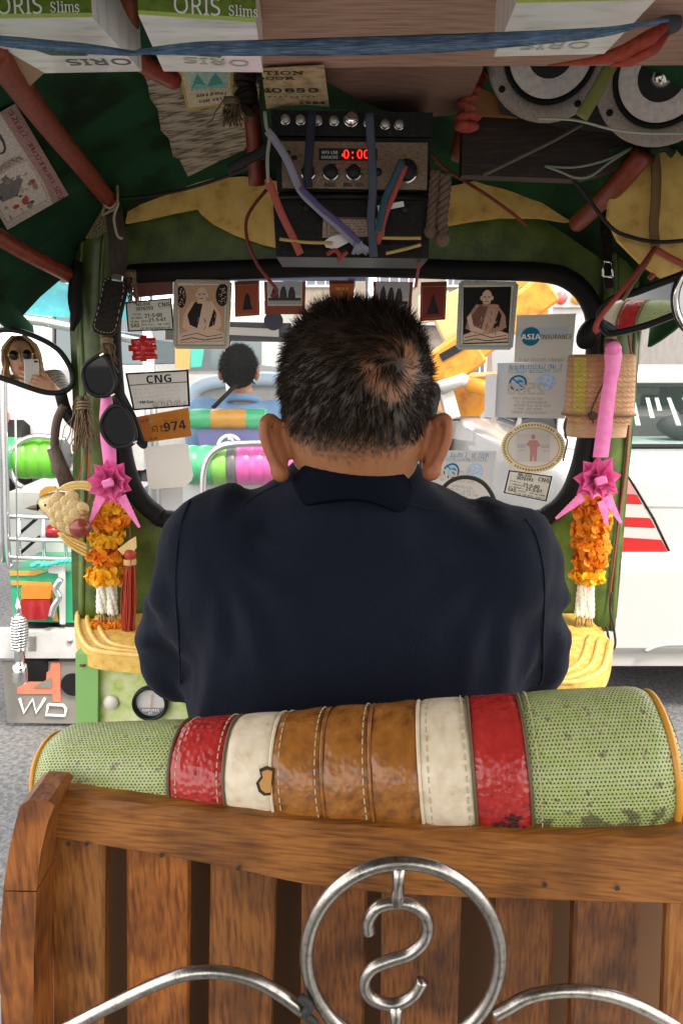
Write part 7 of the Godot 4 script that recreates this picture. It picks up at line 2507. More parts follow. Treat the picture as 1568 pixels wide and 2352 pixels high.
func build_hangings() -> void:
	var d := 1.60
	# left side
	garland("marigold garland on the left post beside the golden fish charm", [[254, 1162, 40, 34], [253, 1197, 46, 34], [245, 1236, 46, 38], [247, 1277, 48, 38], [246, 1318, 52, 42, 0]], [[234, 1342, 234, 1404], [256, 1342, 259, 1408]], [[224, 1436, 20, 26], [248, 1440, 22, 28], [274, 1436, 20, 28]], d)
	bow("pink ribbon bow above the garland beside the golden fish charm", 256, 1106, 54, d - 0.04, [[232, 1140, 206, 1200], [278, 1140, 320, 1212]], [[232, 258, 912], [228, 264, 960], [231, 266, 1010], [236, 268, 1050], [240, 268, 1090]], 1.572)
	fish()
	# red tassel
	var ts := thing("red_tassel", "long red tassel with a gold band hanging beside the left garland", "tassel")
	var td := 1.58
	var b := MB.new().smooth()
	for k in 70:
		var a := rng.randf() * TAU
		var rr := sqrt(rng.randf())
		var p := PackedVector3Array()
		for j in 6:
			var t := j / 5.0
			var wd := lerpf(9.0, 17.0, smoothstep(0.0, 0.4, t)) * (1.0 - 0.45 * smoothstep(0.7, 1.0, t))
			p.append(at(299 + cos(a) * rr * wd + rng.randfn() * 0.8 - 6.0 * t, lerpf(1282, 1470 + rng.randf() * 26, t), td + sin(a) * rr * 0.012))
		b.tube(p, 0.0013, 4)
	part("strands", b, m("tassel_red", 0.36, 0.035, 0.012, 0.6), ts)
	part("cap", MB.new().smooth().lathe([[0.004, 0.0], [0.011, 0.006], [0.012, 0.016], [0.008, 0.022], [0.003, 0.024]], Transform3D(Basis(), at(300, 1288, td)), 16), m("tassel_red"), ts)
	part("gold_band", MB.new().smooth().lathe([[0.0125, 0.0], [0.013, 0.004], [0.0125, 0.012]], Transform3D(Basis(), at(299, 1296, td)), 16), m("gold_thread", 0.55, 0.36, 0.14, 0.4), ts)
	part("single_thread", MB.new().tube(path([[292, 1470], [291, 1520], [288, 1562]], td), 0.0009, 5), m("tassel_red"), ts)
	part("cord", MB.new().tube(path([[300, 1274], [300, 1250], [296, 1180], [262, 1120]], td + 0.03), 0.0012, 5), m("tassel_red"), ts)
	solo("gold_paper_tag", MB.new().plate(path([[270, 1262], [296, 1242], [312, 1232], [314, 1258], [304, 1270], [282, 1274]], td - 0.004), Vector3(0, 0, -0.002)), m("gold_paper", 0.62, 0.44, 0.18, 0.35), "folded gold paper tag above the red tassel", "tag")
	# leather sheath and strap
	var sh := thing("leather_sheath", "dark brown stitched leather sheath hanging by a strap from the left post", "sheath")
	var le := nm("dark_leather", noise("dark_leather", 102, 0.03, [[0.0, [0.008, 0.006, 0.005]], [0.6, [0.020, 0.015, 0.012]], [1.0, [0.03, 0.022, 0.018]]]), Vector3(8, 8, 8), 0.5, texs.fine, 0.01)
	le.metallic_specular = 0.2
	var so := [[240, 640], [262, 632], [288, 640], [290, 668], [280, 712], [270, 756], [258, 770], [236, 770], [216, 762], [212, 748], [222, 712], [232, 672]]
	part("pouch", MB.new().plate(path(so, 1.57), Vector3(0, 0, -0.014)), le, sh)
	var inner := PackedVector3Array()
	for q in so:
		inner.append(at(251 + (q[0] - 251) * 0.84, 702 + (q[1] - 702) * 0.90, 1.569))
	part("flap_face", MB.new().plate(inner, Vector3(0, 0, -0.003)), le, sh)
	var stit := MB.new()
	var ed := smooth_path(inner, 5, true)
	for k in range(0, ed.size(), 2):
		stit.bar(ed[k] + Vector3(0, 0, 0.002), ed[(k + 1) % ed.size()] + Vector3(0, 0, 0.002), 0.0011, 0.001)
	part("stitching", stit, m("thread_grey", 0.40, 0.36, 0.3, 0.8), sh)
	part("clip", MB.new().box(Transform3D(Basis(Vector3.BACK, -0.15), at(270, 638, 1.564)), Vector3(0.022, 0.012, 0.008), 0.002), mats.chrome, sh)
	part("strap", MB.new().plate(path([[244, 452], [276, 460], [292, 560], [290, 640], [256, 640], [248, 560]], 1.60), Vector3(0, 0, -0.004)), nm("old_strap", noise("old_strap", 103, 0.02, [[0.0, [0.02, 0.012, 0.007]], [1.0, [0.07, 0.042, 0.026]]]), Vector3(8, 2, 8), 0.7), sh)
	tuft("string_tuft", 246, 770, 856, 30, 1.60, "frayed brown string tuft just under the leather sheath")
	tuft("string_tuft", 192, 910, 1050, 36, 1.60, "long frayed brown string tuft on the post below the side mirror", 60)
	tuft("string_tuft", 298, 620, 700, 26, 1.61, "dark string tuft beside the sheath clip", 36)
	tuft("cloth_tuft", 532, 222, 292, 40, 1.24, "frayed dark cloth tuft tied round the tube beside the veneer sheet", 60)
	# knotted red string
	solo("red_string", MB.new().smooth().tube(smooth_path(path([[205, 1040], [204, 1090], [202, 1120], [208, 1140], [200, 1160], [207, 1178], [202, 1200], [206, 1240]], 1.58), 4), 0.0014, 5), m("string_red", 0.45, 0.04, 0.015, 0.7), "knotted red string hanging beside the golden fish charm", "string")
	sunglasses()
	# right side
	garland("marigold garland on the right post under the bamboo basket", [[1366, 1142, 40, 36, 1], [1360, 1180, 48, 40], [1355, 1214, 48, 34, 1], [1355, 1252, 48, 38], [1355, 1287, 44, 34, 1], [1348, 1321, 44, 38, 0]], [[1338, 1344, 1330, 1412], [1352, 1344, 1352, 1416]], [[1328, 1456, 18, 30], [1352, 1462, 22, 36], [1370, 1450, 14, 26]], d)
	bow("pink ribbon bow above the garland under the bamboo basket", 1370, 1100, 56, d - 0.05, [[1338, 1140, 1276, 1192], [1392, 1140, 1426, 1202], [1382, 1150, 1394, 1206]], [[1394, 1424, 790], [1386, 1428, 815], [1388, 1424, 845], [1384, 1416, 880], [1376, 1410, 930], [1368, 1404, 990], [1360, 1396, 1050]], 1.538)
	part("ribbon_knot", MB.new().smooth().ellipsoid(Transform3D(Basis(), at(1407, 800, 1.534)), Vector3(0.016, 0.013, 0.008), 12, 8), mats.pink_satin, get_node("pink_ribbon_bow_001"))
	basket()
	solo("dark_bundle", MB.new().smooth().ellipsoid(Transform3D(Basis(Vector3.BACK, -0.5), at(1352, 766, 1.60)), Vector3(0.022, 0.032, 0.02), 12, 9), mats.rubber, "small black cloth bundle tied beside the long mirror", "bundle")
	tuft("raffia_knot", 1402, 774, 800, 26, 1.57, "yellowish raffia knot above the right ribbon", 30)

func fish() -> void:
	var t := thing("fish_charm", "golden wooden fish charm with carved scales hanging on the left", "charm")
	var d := 1.56
	var gold := nm("fish_gold", noise("fish_gold", 104, 0.03, [[0.0, [0.36, 0.22, 0.06]], [0.5, [0.58, 0.42, 0.18]], [1.0, [0.70, 0.56, 0.30]]]), Vector3(12, 12, 12), 0.35)
	var pt := func(zx: float, zy: float, z := 0.0) -> Vector3: return at(zx * 0.3, 1081.7 + zy * 0.3, d - z)
	var outl := [[285, 230], [330, 186], [440, 158], [560, 178], [645, 240], [682, 330], [668, 420], [600, 500], [530, 505], [455, 455], [390, 385], [335, 320], [295, 285]]
	var loop := PackedVector3Array()
	for q in outl:
		loop.append(pt.call(q[0], q[1]))
	loop = smooth_path(loop, 3, true)
	var c: Vector3 = pt.call(500, 330)
	var b := MB.new().smooth()
	for lay in 4:
		var f0 := 1.0 - lay / 4.0
		var f1 := 1.0 - (lay + 1) / 4.0
		for k in loop.size():
			var j := (k + 1) % loop.size()
			var g := func(p: Vector3, f: float) -> Vector3: return c + (p - c) * f + Vector3(0, 0, 0.020 * sqrt(maxf(0.0, 1.0 - f * f)))
			b.quad(g.call(loop[k], f0), g.call(loop[k], f1), g.call(loop[j], f1), g.call(loop[j], f0))
			b.tri(c - Vector3(0, 0, 0.006), loop[k], loop[j])
	part("body", b, gold, t)
	for row in 5:
		for k in 5:
			var zx := 395.0 + row * 52.0 + k * 14.0
			var zy := 190.0 + k * 66.0 - row * 8.0 + (33.0 if row % 2 else 0.0)
			if Vector2((zx - 500) / 170.0, (zy - 335) / 175.0).length() > 0.86 or zy > 250 + zx * 0.42:
				continue
			var o: Vector3 = pt.call(zx, zy, 0.001 + 0.020 * sqrt(maxf(0.0, 1.0 - pow(Vector2((zx - 500) / 190.0, (zy - 335) / 190.0).length(), 2.0))))
			part("scale", MB.new().smooth().ellipsoid(Transform3D(Basis(Vector3.UP, 0.32) * Basis(Vector3.BACK, 0.3), o), Vector3(0.0130, 0.0140, 0.0030), 14, 6), gold, t)
	part("eye", MB.new().smooth().ellipsoid(Transform3D(Basis(), pt.call(350, 262, 0.010)), Vector3(0.007, 0.007, 0.005), 12, 8), m("ivory"), t)
	part("pupil", MB.new().smooth().ellipsoid(Transform3D(Basis(), pt.call(350, 262, 0.015)), Vector3(0.003, 0.003, 0.002), 10, 6), mats.ink, t)
	part("beak", MB.new().smooth().lathe([[0.007, 0.0], [0.004, 0.014], [0.0, 0.026]], Transform3D(Basis(Vector3.BACK, PI / 2 + 0.05), pt.call(292, 280, 0.004)), 12), m("beak_brown", 0.08, 0.045, 0.025, 0.5), t)
	part("crest", MB.new().plate(PackedVector3Array([pt.call(300, 200), pt.call(310, 150), pt.call(350, 122), pt.call(420, 120), pt.call(440, 150), pt.call(380, 165)]), Vector3(0, 0, -0.006)), m("crest_gold", 0.60, 0.32, 0.03, 0.35), t)
	for k in 5:
		part("fin_ray", MB.new().smooth().tube(smooth_path(PackedVector3Array([pt.call(440, 150 - k * 4), pt.call(520, 108 + k * 11 - 8), pt.call(620, 92 + k * 12 - 8), pt.call(720, 92 + k * 16)]), 4), 0.0028, 6), m("crest_gold") if k % 2 else gold, t)
	for k in 4:
		part("tail_ray", MB.new().smooth().tube(smooth_path(PackedVector3Array([pt.call(450 + k * 16, 470), pt.call(520 + k * 14, 560 - k * 14), pt.call(600 + k * 10, 615 - k * 22), pt.call(668, 650 - k * 26)]), 4), 0.0030, 6), m("crest_gold") if k % 2 else gold, t)
	part("seed_bead", MB.new().smooth().ellipsoid(Transform3D(Basis(Vector3.BACK, 0.2), pt.call(615, 440, 0.022)), Vector3(0.021, 0.019, 0.016), 16, 12), m("bead_brown", 0.22, 0.035, 0.025, 0.2), t)
	part("small_bead", MB.new().smooth().ellipsoid(Transform3D(Basis(), pt.call(640, 322, 0.02)), Vector3(0.008, 0.006, 0.006), 12, 8), m("bead_tan", 0.30, 0.14, 0.06, 0.3), t)
	part("hanger", MB.new().tube(PackedVector3Array([pt.call(560, 170), pt.call(610, 40), pt.call(640, -120)]), 0.001, 5), m("string_red", 0.45, 0.04, 0.015, 0.7), t)

func sunglasses() -> void:
	var t := thing("sunglasses", "black sunglasses hooked on the left post strings", "sunglasses")
	var d := 1.55
	var pt := func(q: Array) -> Vector3: return at(q[0] * 0.3, 564.4 + q[1] * 0.3, d)
	var lens := m("smoke_lens", 0.006, 0.006, 0.007, 0.03)
	lens.metallic_specular = 0.35
	for l in [[[635, 990], [650, 925], [700, 875], [780, 835], [830, 880], [862, 960], [885, 1050], [865, 1115], [800, 1150], [720, 1140], [665, 1090]], [[775, 1390], [792, 1310], [850, 1235], [930, 1228], [985, 1290], [1025, 1380], [1042, 1450], [1020, 1510], [950, 1538], [880, 1535], [815, 1480]]]:
		var p := PackedVector3Array()
		for q in l:
			p.append(pt.call(q))
		var loop := smooth_path(p, 3, true)
		part("lens", MB.new().plate(loop, Vector3(0, 0, -0.002)), lens, t)
		part("rim", MB.new().smooth().tube(loop, 0.0042, 8, true), mats.black_plastic, t)
	part("bridge", MB.new().smooth().tube(PackedVector3Array([pt.call([862, 1125]), pt.call([890, 1170]), pt.call([905, 1225])]), 0.004, 8), mats.black_plastic, t)
	for k in 2:
		var a: Array = [[800, 832], [900, 1090], [1010, 1310], [1090, 1530]] if k == 0 else [[1035, 1480], [1062, 1520], [1094, 1540], [1100, 1500]]
		var p := PackedVector3Array()
		for q in a:
			p.append(pt.call(q) + Vector3(0, 0, -0.012))
		part("temple", MB.new().smooth().tube(smooth_path(p, 4), 0.0055, 8, false, true, 0.55, Vector3.BACK), mats.black_plastic, t)
	for q in [[785, 832], [870, 1140], [1040, 1500]]:
		part("hinge", MB.new().box(Transform3D(Basis(Vector3.BACK, 0.5), pt.call(q) + Vector3(0, 0, 0.004)), Vector3(0.010, 0.004, 0.003), 0.001), mats.chrome, t)

func basket() -> void:
	var t := thing("bamboo_basket", "woven bamboo sticky-rice basket with a flat lid hung on the right post", "basket")
	var cv := Cv.new(256, 256, lin(0.42, 0.21, 0.085))
	var hm := Cv.new(256, 256, Color(0.2, 0.2, 0.2))
	for y in 16:
		for x in 16:
			var up := (x + y) % 4 < 2
			var c := Color(0.40, 0.20, 0.08).lerp(Color(0.56, 0.31, 0.14), rng.randf())
			var o := [x / 16.0, y / 16.0]
			var q := [[o[0], o[1] + 0.008], [o[0] + 0.055, o[1] + 0.03], [o[0] + 0.055, o[1] + 0.062], [o[0], o[1] + 0.04]] if up else [[o[0], o[1] + 0.03], [o[0] + 0.055, o[1] + 0.006], [o[0] + 0.055, o[1] + 0.038], [o[0], o[1] + 0.062]]
			cv.poly(q, c.linear_to_srgb())
			hm.poly(q, Color.WHITE)
			cv.line([q[3], q[2]], 1.5, lin(0.16, 0.07, 0.03))
	var wv := nm("bamboo_weave", cv.tex(), Vector3(6.5, 6.5, 6.5), 0.55, hm.tex(), 0.12)
	var sect := func(cx: float, hw: float, ty: float, dp: float) -> PackedVector3Array:
		var o := PackedVector3Array()
		var c := at(cx, ty, 1.60)
		for k in 28:
			var a := TAU * k / 28
			var ex := signf(cos(a)) * pow(absf(cos(a)), 0.55)
			var ez := signf(sin(a)) * pow(absf(sin(a)), 0.75)
			o.append(c + Vector3(ex * mm(hw, 1.6), 0, ez * dp))
		return o
	loft([sect.call(1381, 70, 814, 0.030), sect.call(1381, 74, 819, 0.036), sect.call(1378, 75, 870, 0.040), sect.call(1374, 76, 935, 0.042), sect.call(1373, 78, 946, 0.044), sect.call(1373, 78, 953, 0.044)], wv, "lid", t)
	loft([sect.call(1372, 71, 950, 0.038), sect.call(1371, 71, 968, 0.038), sect.call(1370, 70, 974, 0.038)], wv, "neck_band", t)
	loft([sect.call(1369, 68, 972, 0.036), sect.call(1367, 66, 1002, 0.034)], nm("bamboo_plain", noise("bamboo_plain", 105, 0.02, [[0.0, [0.34, 0.20, 0.10]], [1.0, [0.56, 0.36, 0.2]]]), Vector3(4, 30, 4), 0.5), "base", t)
	part("green_strip", MB.new().plate(path([[1318, 820], [1346, 822], [1342, 946], [1316, 944]], 1.557), Vector3(0, 0, -0.002)), nm("green_weave", cv.tex(), Vector3(6.5, 6.5, 6.5), 0.55, hm.tex(), 0.12, 0.0, Color(0.85, 1.0, 0.35)), t)
	part("rim_hoop", MB.new().smooth().tube(shifted(sect.call(1373, 79, 951, 0.045), Vector3.ZERO), 0.0028, 6, true), m("hoop_brown", 0.16, 0.08, 0.035, 0.6), t)
	part("tie_cord", MB.new().smooth().tube(smooth_path(path([[1402, 812, 1.556], [1394, 850, 1.556], [1384, 880, 1.555], [1366, 920, 1.552], [1356, 948, 1.55], [1362, 972, 1.555]], 1.55), 4), 0.0016, 5), m("cord_dark", 0.06, 0.03, 0.02, 0.8), t)
	part("cord_knot", MB.new().smooth().ellipsoid(Transform3D(Basis(), at(1360, 955, 1.55)), Vector3(0.008, 0.009, 0.006), 10, 8), m("cord_dark"), t)
	part("loose_cord", MB.new().smooth().tube(smooth_path(path([[1300, 1005], [1294, 980], [1300, 960], [1296, 1000], [1302, 1014], [1292, 1060]], 1.57), 4), 0.0018, 5), m("cord_dark"), t)

# ------------------------------------------------------------------ mirrors
func mirror_face(outl: PackedVector3Array, normal: Vector3, radius: float) -> MB:     # a slightly convex sheet inside an outline
	var c := Vector3.ZERO
	for p in outl:
		c += p / outl.size()
	var n := normal.normalized()
	var b := MB.new().smooth()
	var rings := 14
	var g := func(p: Vector3, f: float) -> Vector3:
		var v := (p - c)
		v = (v - n * v.dot(n)) * f
		return c + v - n * (v.length_squared() / (2.0 * radius))
	for lay in rings:
		for k in outl.size():
			var j := (k + 1) % outl.size()
			var a: Vector3 = g.call(outl[k], float(lay + 1) / rings)
			var e: Vector3 = g.call(outl[j], float(lay + 1) / rings)
			var a0: Vector3 = g.call(outl[k], float(lay) / rings)
			var e0: Vector3 = g.call(outl[j], float(lay) / rings)
			if lay == 0:
				b.tri(c, a, e)
			else:
				b.quad(a0, a, e, e0)
	return b

func flat_outline(pts: Array, d: float, normal: Vector3) -> PackedVector3Array:   # onto the plane through the middle, square to the normal
	var raw := path(pts, d)
	var c := Vector3.ZERO
	for p in raw:
		c += p / raw.size()
	var o := PackedVector3Array()
	for p in raw:
		var r := p - EYE
		o.append(EYE + r * ((c - EYE).dot(normal) / r.dot(normal)))
	return o

func side_mirror(called: String, label: String, pts: Array, d: float, normal: Vector3, radius: float) -> Node3D:
	var t := thing(called, label, "mirror")
	var o := smooth_path(flat_outline(pts, d, normal), 3, true)
	var n := normal.normalized()
	var sil := m("mirror_silver", 0.86, 0.87, 0.87, 0.0, 1.0)
	part("mirror_glass", mirror_face(o, n, radius), sil, t)
	part("rim", MB.new().smooth().tube(shifted(o, -n * 0.002), 0.0058, 8, true), mats.black_plastic, t)
	var c := Vector3.ZERO
	for p in o:
		c += p / o.size()
	var sh := MB.new().smooth()
	for lay in 4:
		for k in o.size():
			var j := (k + 1) % o.size()
			var f := func(p: Vector3, q: int) -> Vector3: return c + (p - c) * cos(q * PI / 8) * 1.02 - n * (0.006 + 0.035 * sin(q * PI / 8))
			sh.quad(f.call(o[k], lay), f.call(o[j], lay), f.call(o[j], lay + 1), f.call(o[k], lay + 1))
	part("shell", sh, mats.black_plastic, t)
	return t

func build_mirrors() -> void:
	var pts := [[0, 759], [20, 757.5], [43, 760.5], [75, 770.6], [109, 786.4], [134, 803.7], [152, 826.8], [164, 849.8], [168, 868], [165, 884], [152, 897], [130, 902.5], [101, 900], [65, 889], [29, 876], [0, 866], [-26, 850], [-42, 822], [-36, 786], [-18, 766]]
	var mid := at(66, 833, 1.64)
	var look_at := EYE + Vector3(0.0, 0.0, 0.12)
	var nrm := ((EYE - mid).normalized() + (look_at - mid).normalized()).normalized()
	var a := side_mirror("side_mirror", "oval side mirror with a black rim reflecting the photographer", pts, 1.64, nrm, 6.5)
	part("stalk", MB.new().smooth().tube(smooth_path(path([[140, 905, 1.66], [150, 940, 1.67], [168, 968, 1.67], [200, 990, 1.68]], 1.66), 4), 0.012, 10), mats.rubber, a)
	part("bracket", MB.new().smooth().tube(smooth_path(path([[148, 930], [132, 965], [126, 1010], [128, 1040]], 1.66), 4), 0.009, 8), m("bracket_brown", 0.07, 0.035, 0.025, 0.6), a)
	solo("wooden_baton", MB.new().smooth().tube(path([[122, 1028], [140, 1075], [156, 1115]], 1.64), [0.013, 0.015, 0.016], 10), nm("old_wood_dark", noise("old_wood_dark", 106, 0.02, [[0.0, [0.03, 0.02, 0.012]], [1.0, [0.14, 0.09, 0.055]]]), Vector3(20, 3, 20), 0.7), "short dark wooden baton tied to the mirror bracket", "baton")
	# long mirror on the right: tilted to the bolster behind the driver
	var lp := [[1376, 728], [1383, 706], [1402, 690], [1424, 680], [1452, 674], [1500, 656], [1552, 637], [1606, 620], [1640, 640], [1640, 690], [1600, 706], [1548, 723], [1504, 740], [1471, 751], [1440, 759], [1412, 765], [1396, 765], [1386, 756]]
	var lm := at(1500, 700, 1.22)
	var target := Vector3(0.17, 1.09, -0.66)
	var ln := ((EYE - lm).normalized() + (target - lm).normalized()).normalized()
	side_mirror("long_mirror", "long tilted mirror reflecting the striped bolster, tied with red cord", lp, 1.22, ln, 60.0)
	var rp := []
	for k in 24:
		rp.append([1620 + cos(TAU * k / 24) * 70, 690 + sin(TAU * k / 24) * 84])
	var rm := at(1620, 690, 1.12)
	var rn := ((EYE - rm).normalized() + (Vector3(0.9, 1.0, 1.5) - rm).normalized()).normalized()
	var r := side_mirror("round_mirror", "round black-rimmed mirror in front of the long mirror", rp, 1.12, rn, 3.0)
	part("rim_trim", MB.new().smooth().tube(smooth_path(flat_outline(rp, 1.116, rn), 2, true), 0.0035, 8, true), mats.chrome, r)

# ------------------------------------------------------------------ cords, straps and wires
func cord(called: String, label: String, pts: Array, d: float, r: float, col: Array, flat := 1.0, group := "", rough := 0.7) -> MeshInstance3D:
	var key := "%s_%02x%02x%02x" % [called, int(col[0] * 255), int(col[1] * 255), int(col[2] * 255)]
	return solo(called, MB.new().smooth().tube(smooth_path(path(pts, d), 5), r, 8, false, true, flat, Vector3.BACK if flat < 1.0 else Vector3.ZERO), m(key, col[0], col[1], col[2], rough), label, called.get_slice("_", called.get_slice_count("_") - 1), group)

func build_cords() -> void:
	# blue raffia band under the cartons
	var bp := PackedVector3Array()
	var br := []
	for q in [[-30, 90, 9], [60, 100, 11], [200, 112, 10], [306, 122, 5], [330, 118, 6], [450, 112, 13], [600, 110, 15], [800, 106, 17], [1000, 100, 17], [1180, 90, 14], [1380, 74, 9], [1470, 56, 4], [1536, 44, 5]]:
		bp.append(level(q[0], q[1], 1.683))
		br.append(mm(q[2], 0.88))
	var raf := nm("blue_raffia", noise("blue_raffia", 111, 0.02, [[0.0, [0.01, 0.025, 0.06]], [0.5, [0.045, 0.10, 0.19]], [1.0, [0.22, 0.34, 0.45]]]), Vector3(3, 60, 60), 0.4)
	var sp := smooth_path(bp, 4)
	var sr := []
	for k in sp.size():
		var f := float(k) / 4.0
		sr.append(lerpf(br[mini(int(f), 12)], br[mini(int(f) + 1, 12)], f - int(f)))
	solo("raffia_band", MB.new().smooth().tube(sp, sr, 8, false, true, 0.22, Vector3.BACK), raf, "blue raffia band stretched under the cigarette cartons", "band")
	# red rag
	var rag := thing("red_rag", "faded red rag knotted round the tube end beside a carton", "rag")
	var rm := nm("rag_red", noise("rag_red", 112, 0.02, [[0.0, [0.16, 0.02, 0.012]], [0.5, [0.36, 0.05, 0.03]], [1.0, [0.46, 0.09, 0.05]]]), Vector3(8, 8, 8), 0.85)
	for q in [[[[1540, 52, 0.93], [1490, 88, 0.92], [1430, 122, 0.925], [1360, 140, 0.93], [1256, 150, 0.93]], [0.006, 0.017, 0.015, 0.007, 0.001]], [[[1540, 60, 0.935], [1500, 110, 0.93], [1450, 140, 0.93], [1400, 152, 0.935]], [0.006, 0.014, 0.010, 0.002]], [[[1500, -40, 0.9], [1516, 10, 0.915], [1538, 50, 0.93]], [0.012, 0.014, 0.006]]]:
		part("rag_end", MB.new().smooth().tube(path(q[0], 0.93), q[1], 10, false, true, 0.5, Vector3.UP), rm, rag)
	part("knot", MB.new().smooth().ellipsoid(Transform3D(Basis(), at(1540, 54, 0.925)), Vector3(0.012, 0.010, 0.010), 12, 8), m("knot_grey", 0.06, 0.065, 0.08, 0.8), rag)
	for q in [[[1092, 170, 1.2], [1082, 240, 1.215], [1070, 290, 1.24]], [[566, 170, 1.235], [572, 210, 1.235], [560, 250, 1.24]]]:
		var rw := MB.new().smooth()
		for k in 7:
			var c := at(lerpf(q[0][0], q[2][0], k / 6.0), lerpf(q[0][1], q[2][1], k / 6.0), q[1][2] + 0.02)
			rw.ellipsoid(Transform3D(Basis(Vector3.BACK, rng.randf_range(-0.5, 0.5)), c), Vector3(0.019, 0.008, 0.017) * rng.randf_range(0.8, 1.1), 10, 7)
		solo("cloth_wrap", rw, rm if q[0][0] > 800 else m("wrap_dark", 0.03, 0.018, 0.014, 0.8), "red cloth wrapped round the tube beside the speakers" if q[0][0] > 800 else "dark cloth wrapped round the tube beside the printed paper", "cloth wrap")
	# straps across the audio boxes
	var d := 1.175
	cord("blue_white_strap", "blue and white strap slanting across the amplifier", [[614, 300], [634, 326], [660, 368], [690, 436], [730, 478], [780, 522], [818, 560]], d, 0.0055, [0.28, 0.27, 0.36], 0.35)
	cord("purple_strap", "purple fold along the blue and white strap", [[690, 430], [734, 474], [784, 516], [826, 556]], d - 0.006, 0.0036, [0.09, 0.07, 0.20], 0.35)
	cord("red_strap", "faded red strap from the amplifier corner down to the radio", [[614, 410], [626, 440], [646, 490], [670, 540], [690, 584]], d, 0.0052, [0.42, 0.085, 0.06], 0.35)
	cord("navy_strap", "dark navy strap over the amplifier's first knob", [[716, 256], [712, 320], [706, 400], [708, 430]], d - 0.004, 0.006, [0.008, 0.012, 0.03], 0.3)
	cord("slate_strap", "slate blue strap hanging beside the display window", [[848, 260], [852, 340], [856, 430], [852, 500], [858, 590]], d - 0.006, 0.0058, [0.06, 0.075, 0.12], 0.3)
	cord("teal_strap", "teal strap crossing beside the big knob", [[924, 368], [904, 410], [882, 462], [868, 530]], d - 0.008, 0.0045, [0.012, 0.07, 0.10], 0.35)
	cord("coral_strap", "coral red strap beside the teal one", [[930, 380], [906, 440], [886, 490], [866, 560]], d - 0.004, 0.0042, [0.36, 0.06, 0.05], 0.35)
	var fr := MB.new().smooth()
	for k in 34:
		var a := rng.randf_range(-0.7, 0.8)
		fr.tube(path([[820 + rng.randfn() * 3, 552, d - 0.004], [826 + a * 18, 566, d - 0.006], [832 + a * 40, 578 + rng.randf() * 8, d - 0.002]], d), 0.0012, 4)
	solo("frayed_strap_end", fr, m("fray_grey", 0.30, 0.32, 0.38, 0.8), "frayed grey-blue strap ends under the radio", "strap end")
	for q in [[[[642, 549], [700, 556], [764, 558]], "yellow cord along the radio's lower left"], [[[870, 546], [920, 547], [966, 547]], "yellow cord along the radio's lower right"], [[[886, 582], [930, 572], [966, 562]], "short yellow cord knotted under the radio"]]:
		cord("yellow_cord", q[1], q[0], d, 0.0022, [0.50, 0.36, 0.10], 1.0, "yellow cords on the radio")
	cord("red_lashing", "crumpled red cord under the white paper tag", [[750, 584], [770, 575], [782, 592], [776, 598], [796, 578]], d, 0.0030, [0.30, 0.04, 0.03])
	cord("red_wire", "thin red wire looping down from the amplifier to the temple photograph", [[612, 436], [584, 470], [566, 505], [568, 550], [590, 605], [614, 638], [636, 668], [622, 682]], 1.30, 0.0026, [0.20, 0.022, 0.014])
	cord("red_wire", "thin red wire hanging from the yellow cord to the windscreen top", [[966, 552], [962, 600], [954, 660]], 1.25, 0.0022, [0.30, 0.07, 0.06])
	cord("red_wire", "thin red wire running right over the orange foam strip", [[990, 352], [1020, 385], [1066, 416], [1120, 450], [1170, 486], [1210, 518]], 1.35, 0.0026, [0.22, 0.03, 0.022])
	cord("black_wire", "black wire across the left foam strip to the dark cloth", [[262, 456, 1.58], [330, 452, 1.56], [410, 438, 1.5], [500, 412, 1.42], [560, 388, 1.35], [610, 360, 1.28]], 1.5, 0.0030, [0.010, 0.010, 0.010])
	cord("twine_knot", "white twine knotted at the amplifier's corner", [[608, 256], [612, 292], [620, 310], [616, 340], [614, 372], [616, 420]], d, 0.0024, [0.34, 0.33, 0.30])
	cord("black_tape_strip", "dark plastic strip poking out beside the amplifier", [[522, 392], [556, 372], [596, 352], [616, 336]], 1.22, 0.007, [0.014, 0.018, 0.018], 0.3)
	for q in [[[[1000, 392], [996, 440], [992, 490], [988, 532]], 0.0075, "frayed brown rope hanging beside the radio, the shorter one"], [[[1022, 400], [1020, 450], [1014, 500], [1016, 548]], 0.009, "frayed brown rope with a pale knot beside the radio"]]:
		var rp := MB.new().smooth()
		var rr := smooth_path(path(q[0], 1.2), 8)
		for s in 3:
			var w := PackedVector3Array()
			for k in rr.size():
				var a := k * 0.75 + TAU * s / 3
				w.append(rr[k] + Vector3(cos(a), 0, sin(a)) * q[1] * 0.5)
			rp.tube(w, q[1] * 0.55, 6)
		rp.ellipsoid(Transform3D(Basis(), rr[rr.size() - 1]), Vector3.ONE * q[1] * 1.25, 10, 8)
		solo("brown_rope", rp, nm("rope_brown", noise("rope_brown", 113, 0.06, [[0.0, [0.03, 0.016, 0.010]], [0.5, [0.13, 0.08, 0.055]], [1.0, [0.36, 0.28, 0.22]]]), Vector3(16, 16, 16), 0.85), q[2], "rope", "ropes beside the radio")
	# strings on the right
	cord("raffia_strip", "yellow-green raffia strip between the two loudspeakers", [[1404, 146], [1380, 190], [1356, 232], [1334, 270]], 1.10, 0.0085, [0.22, 0.23, 0.06], 0.25)
	cord("pale_string", "pale string sagging under the loudspeakers", [[1236, 272], [1320, 276], [1400, 296], [1480, 306], [1580, 306]], 1.13, 0.0016, [0.40, 0.40, 0.32])
	cord("brown_string", "brown string slanting over the dark speaker plank", [[1110, 402], [1200, 358], [1280, 318], [1336, 286]], 1.16, 0.0022, [0.10, 0.075, 0.055])
	cord("green_twine", "pale green twine loop above the right foam strip", [[1250, 382], [1320, 384], [1390, 368], [1450, 340], [1400, 372], [1356, 404], [1320, 408], [1290, 396], [1252, 382]], 1.25, 0.0018, [0.24, 0.27, 0.20])
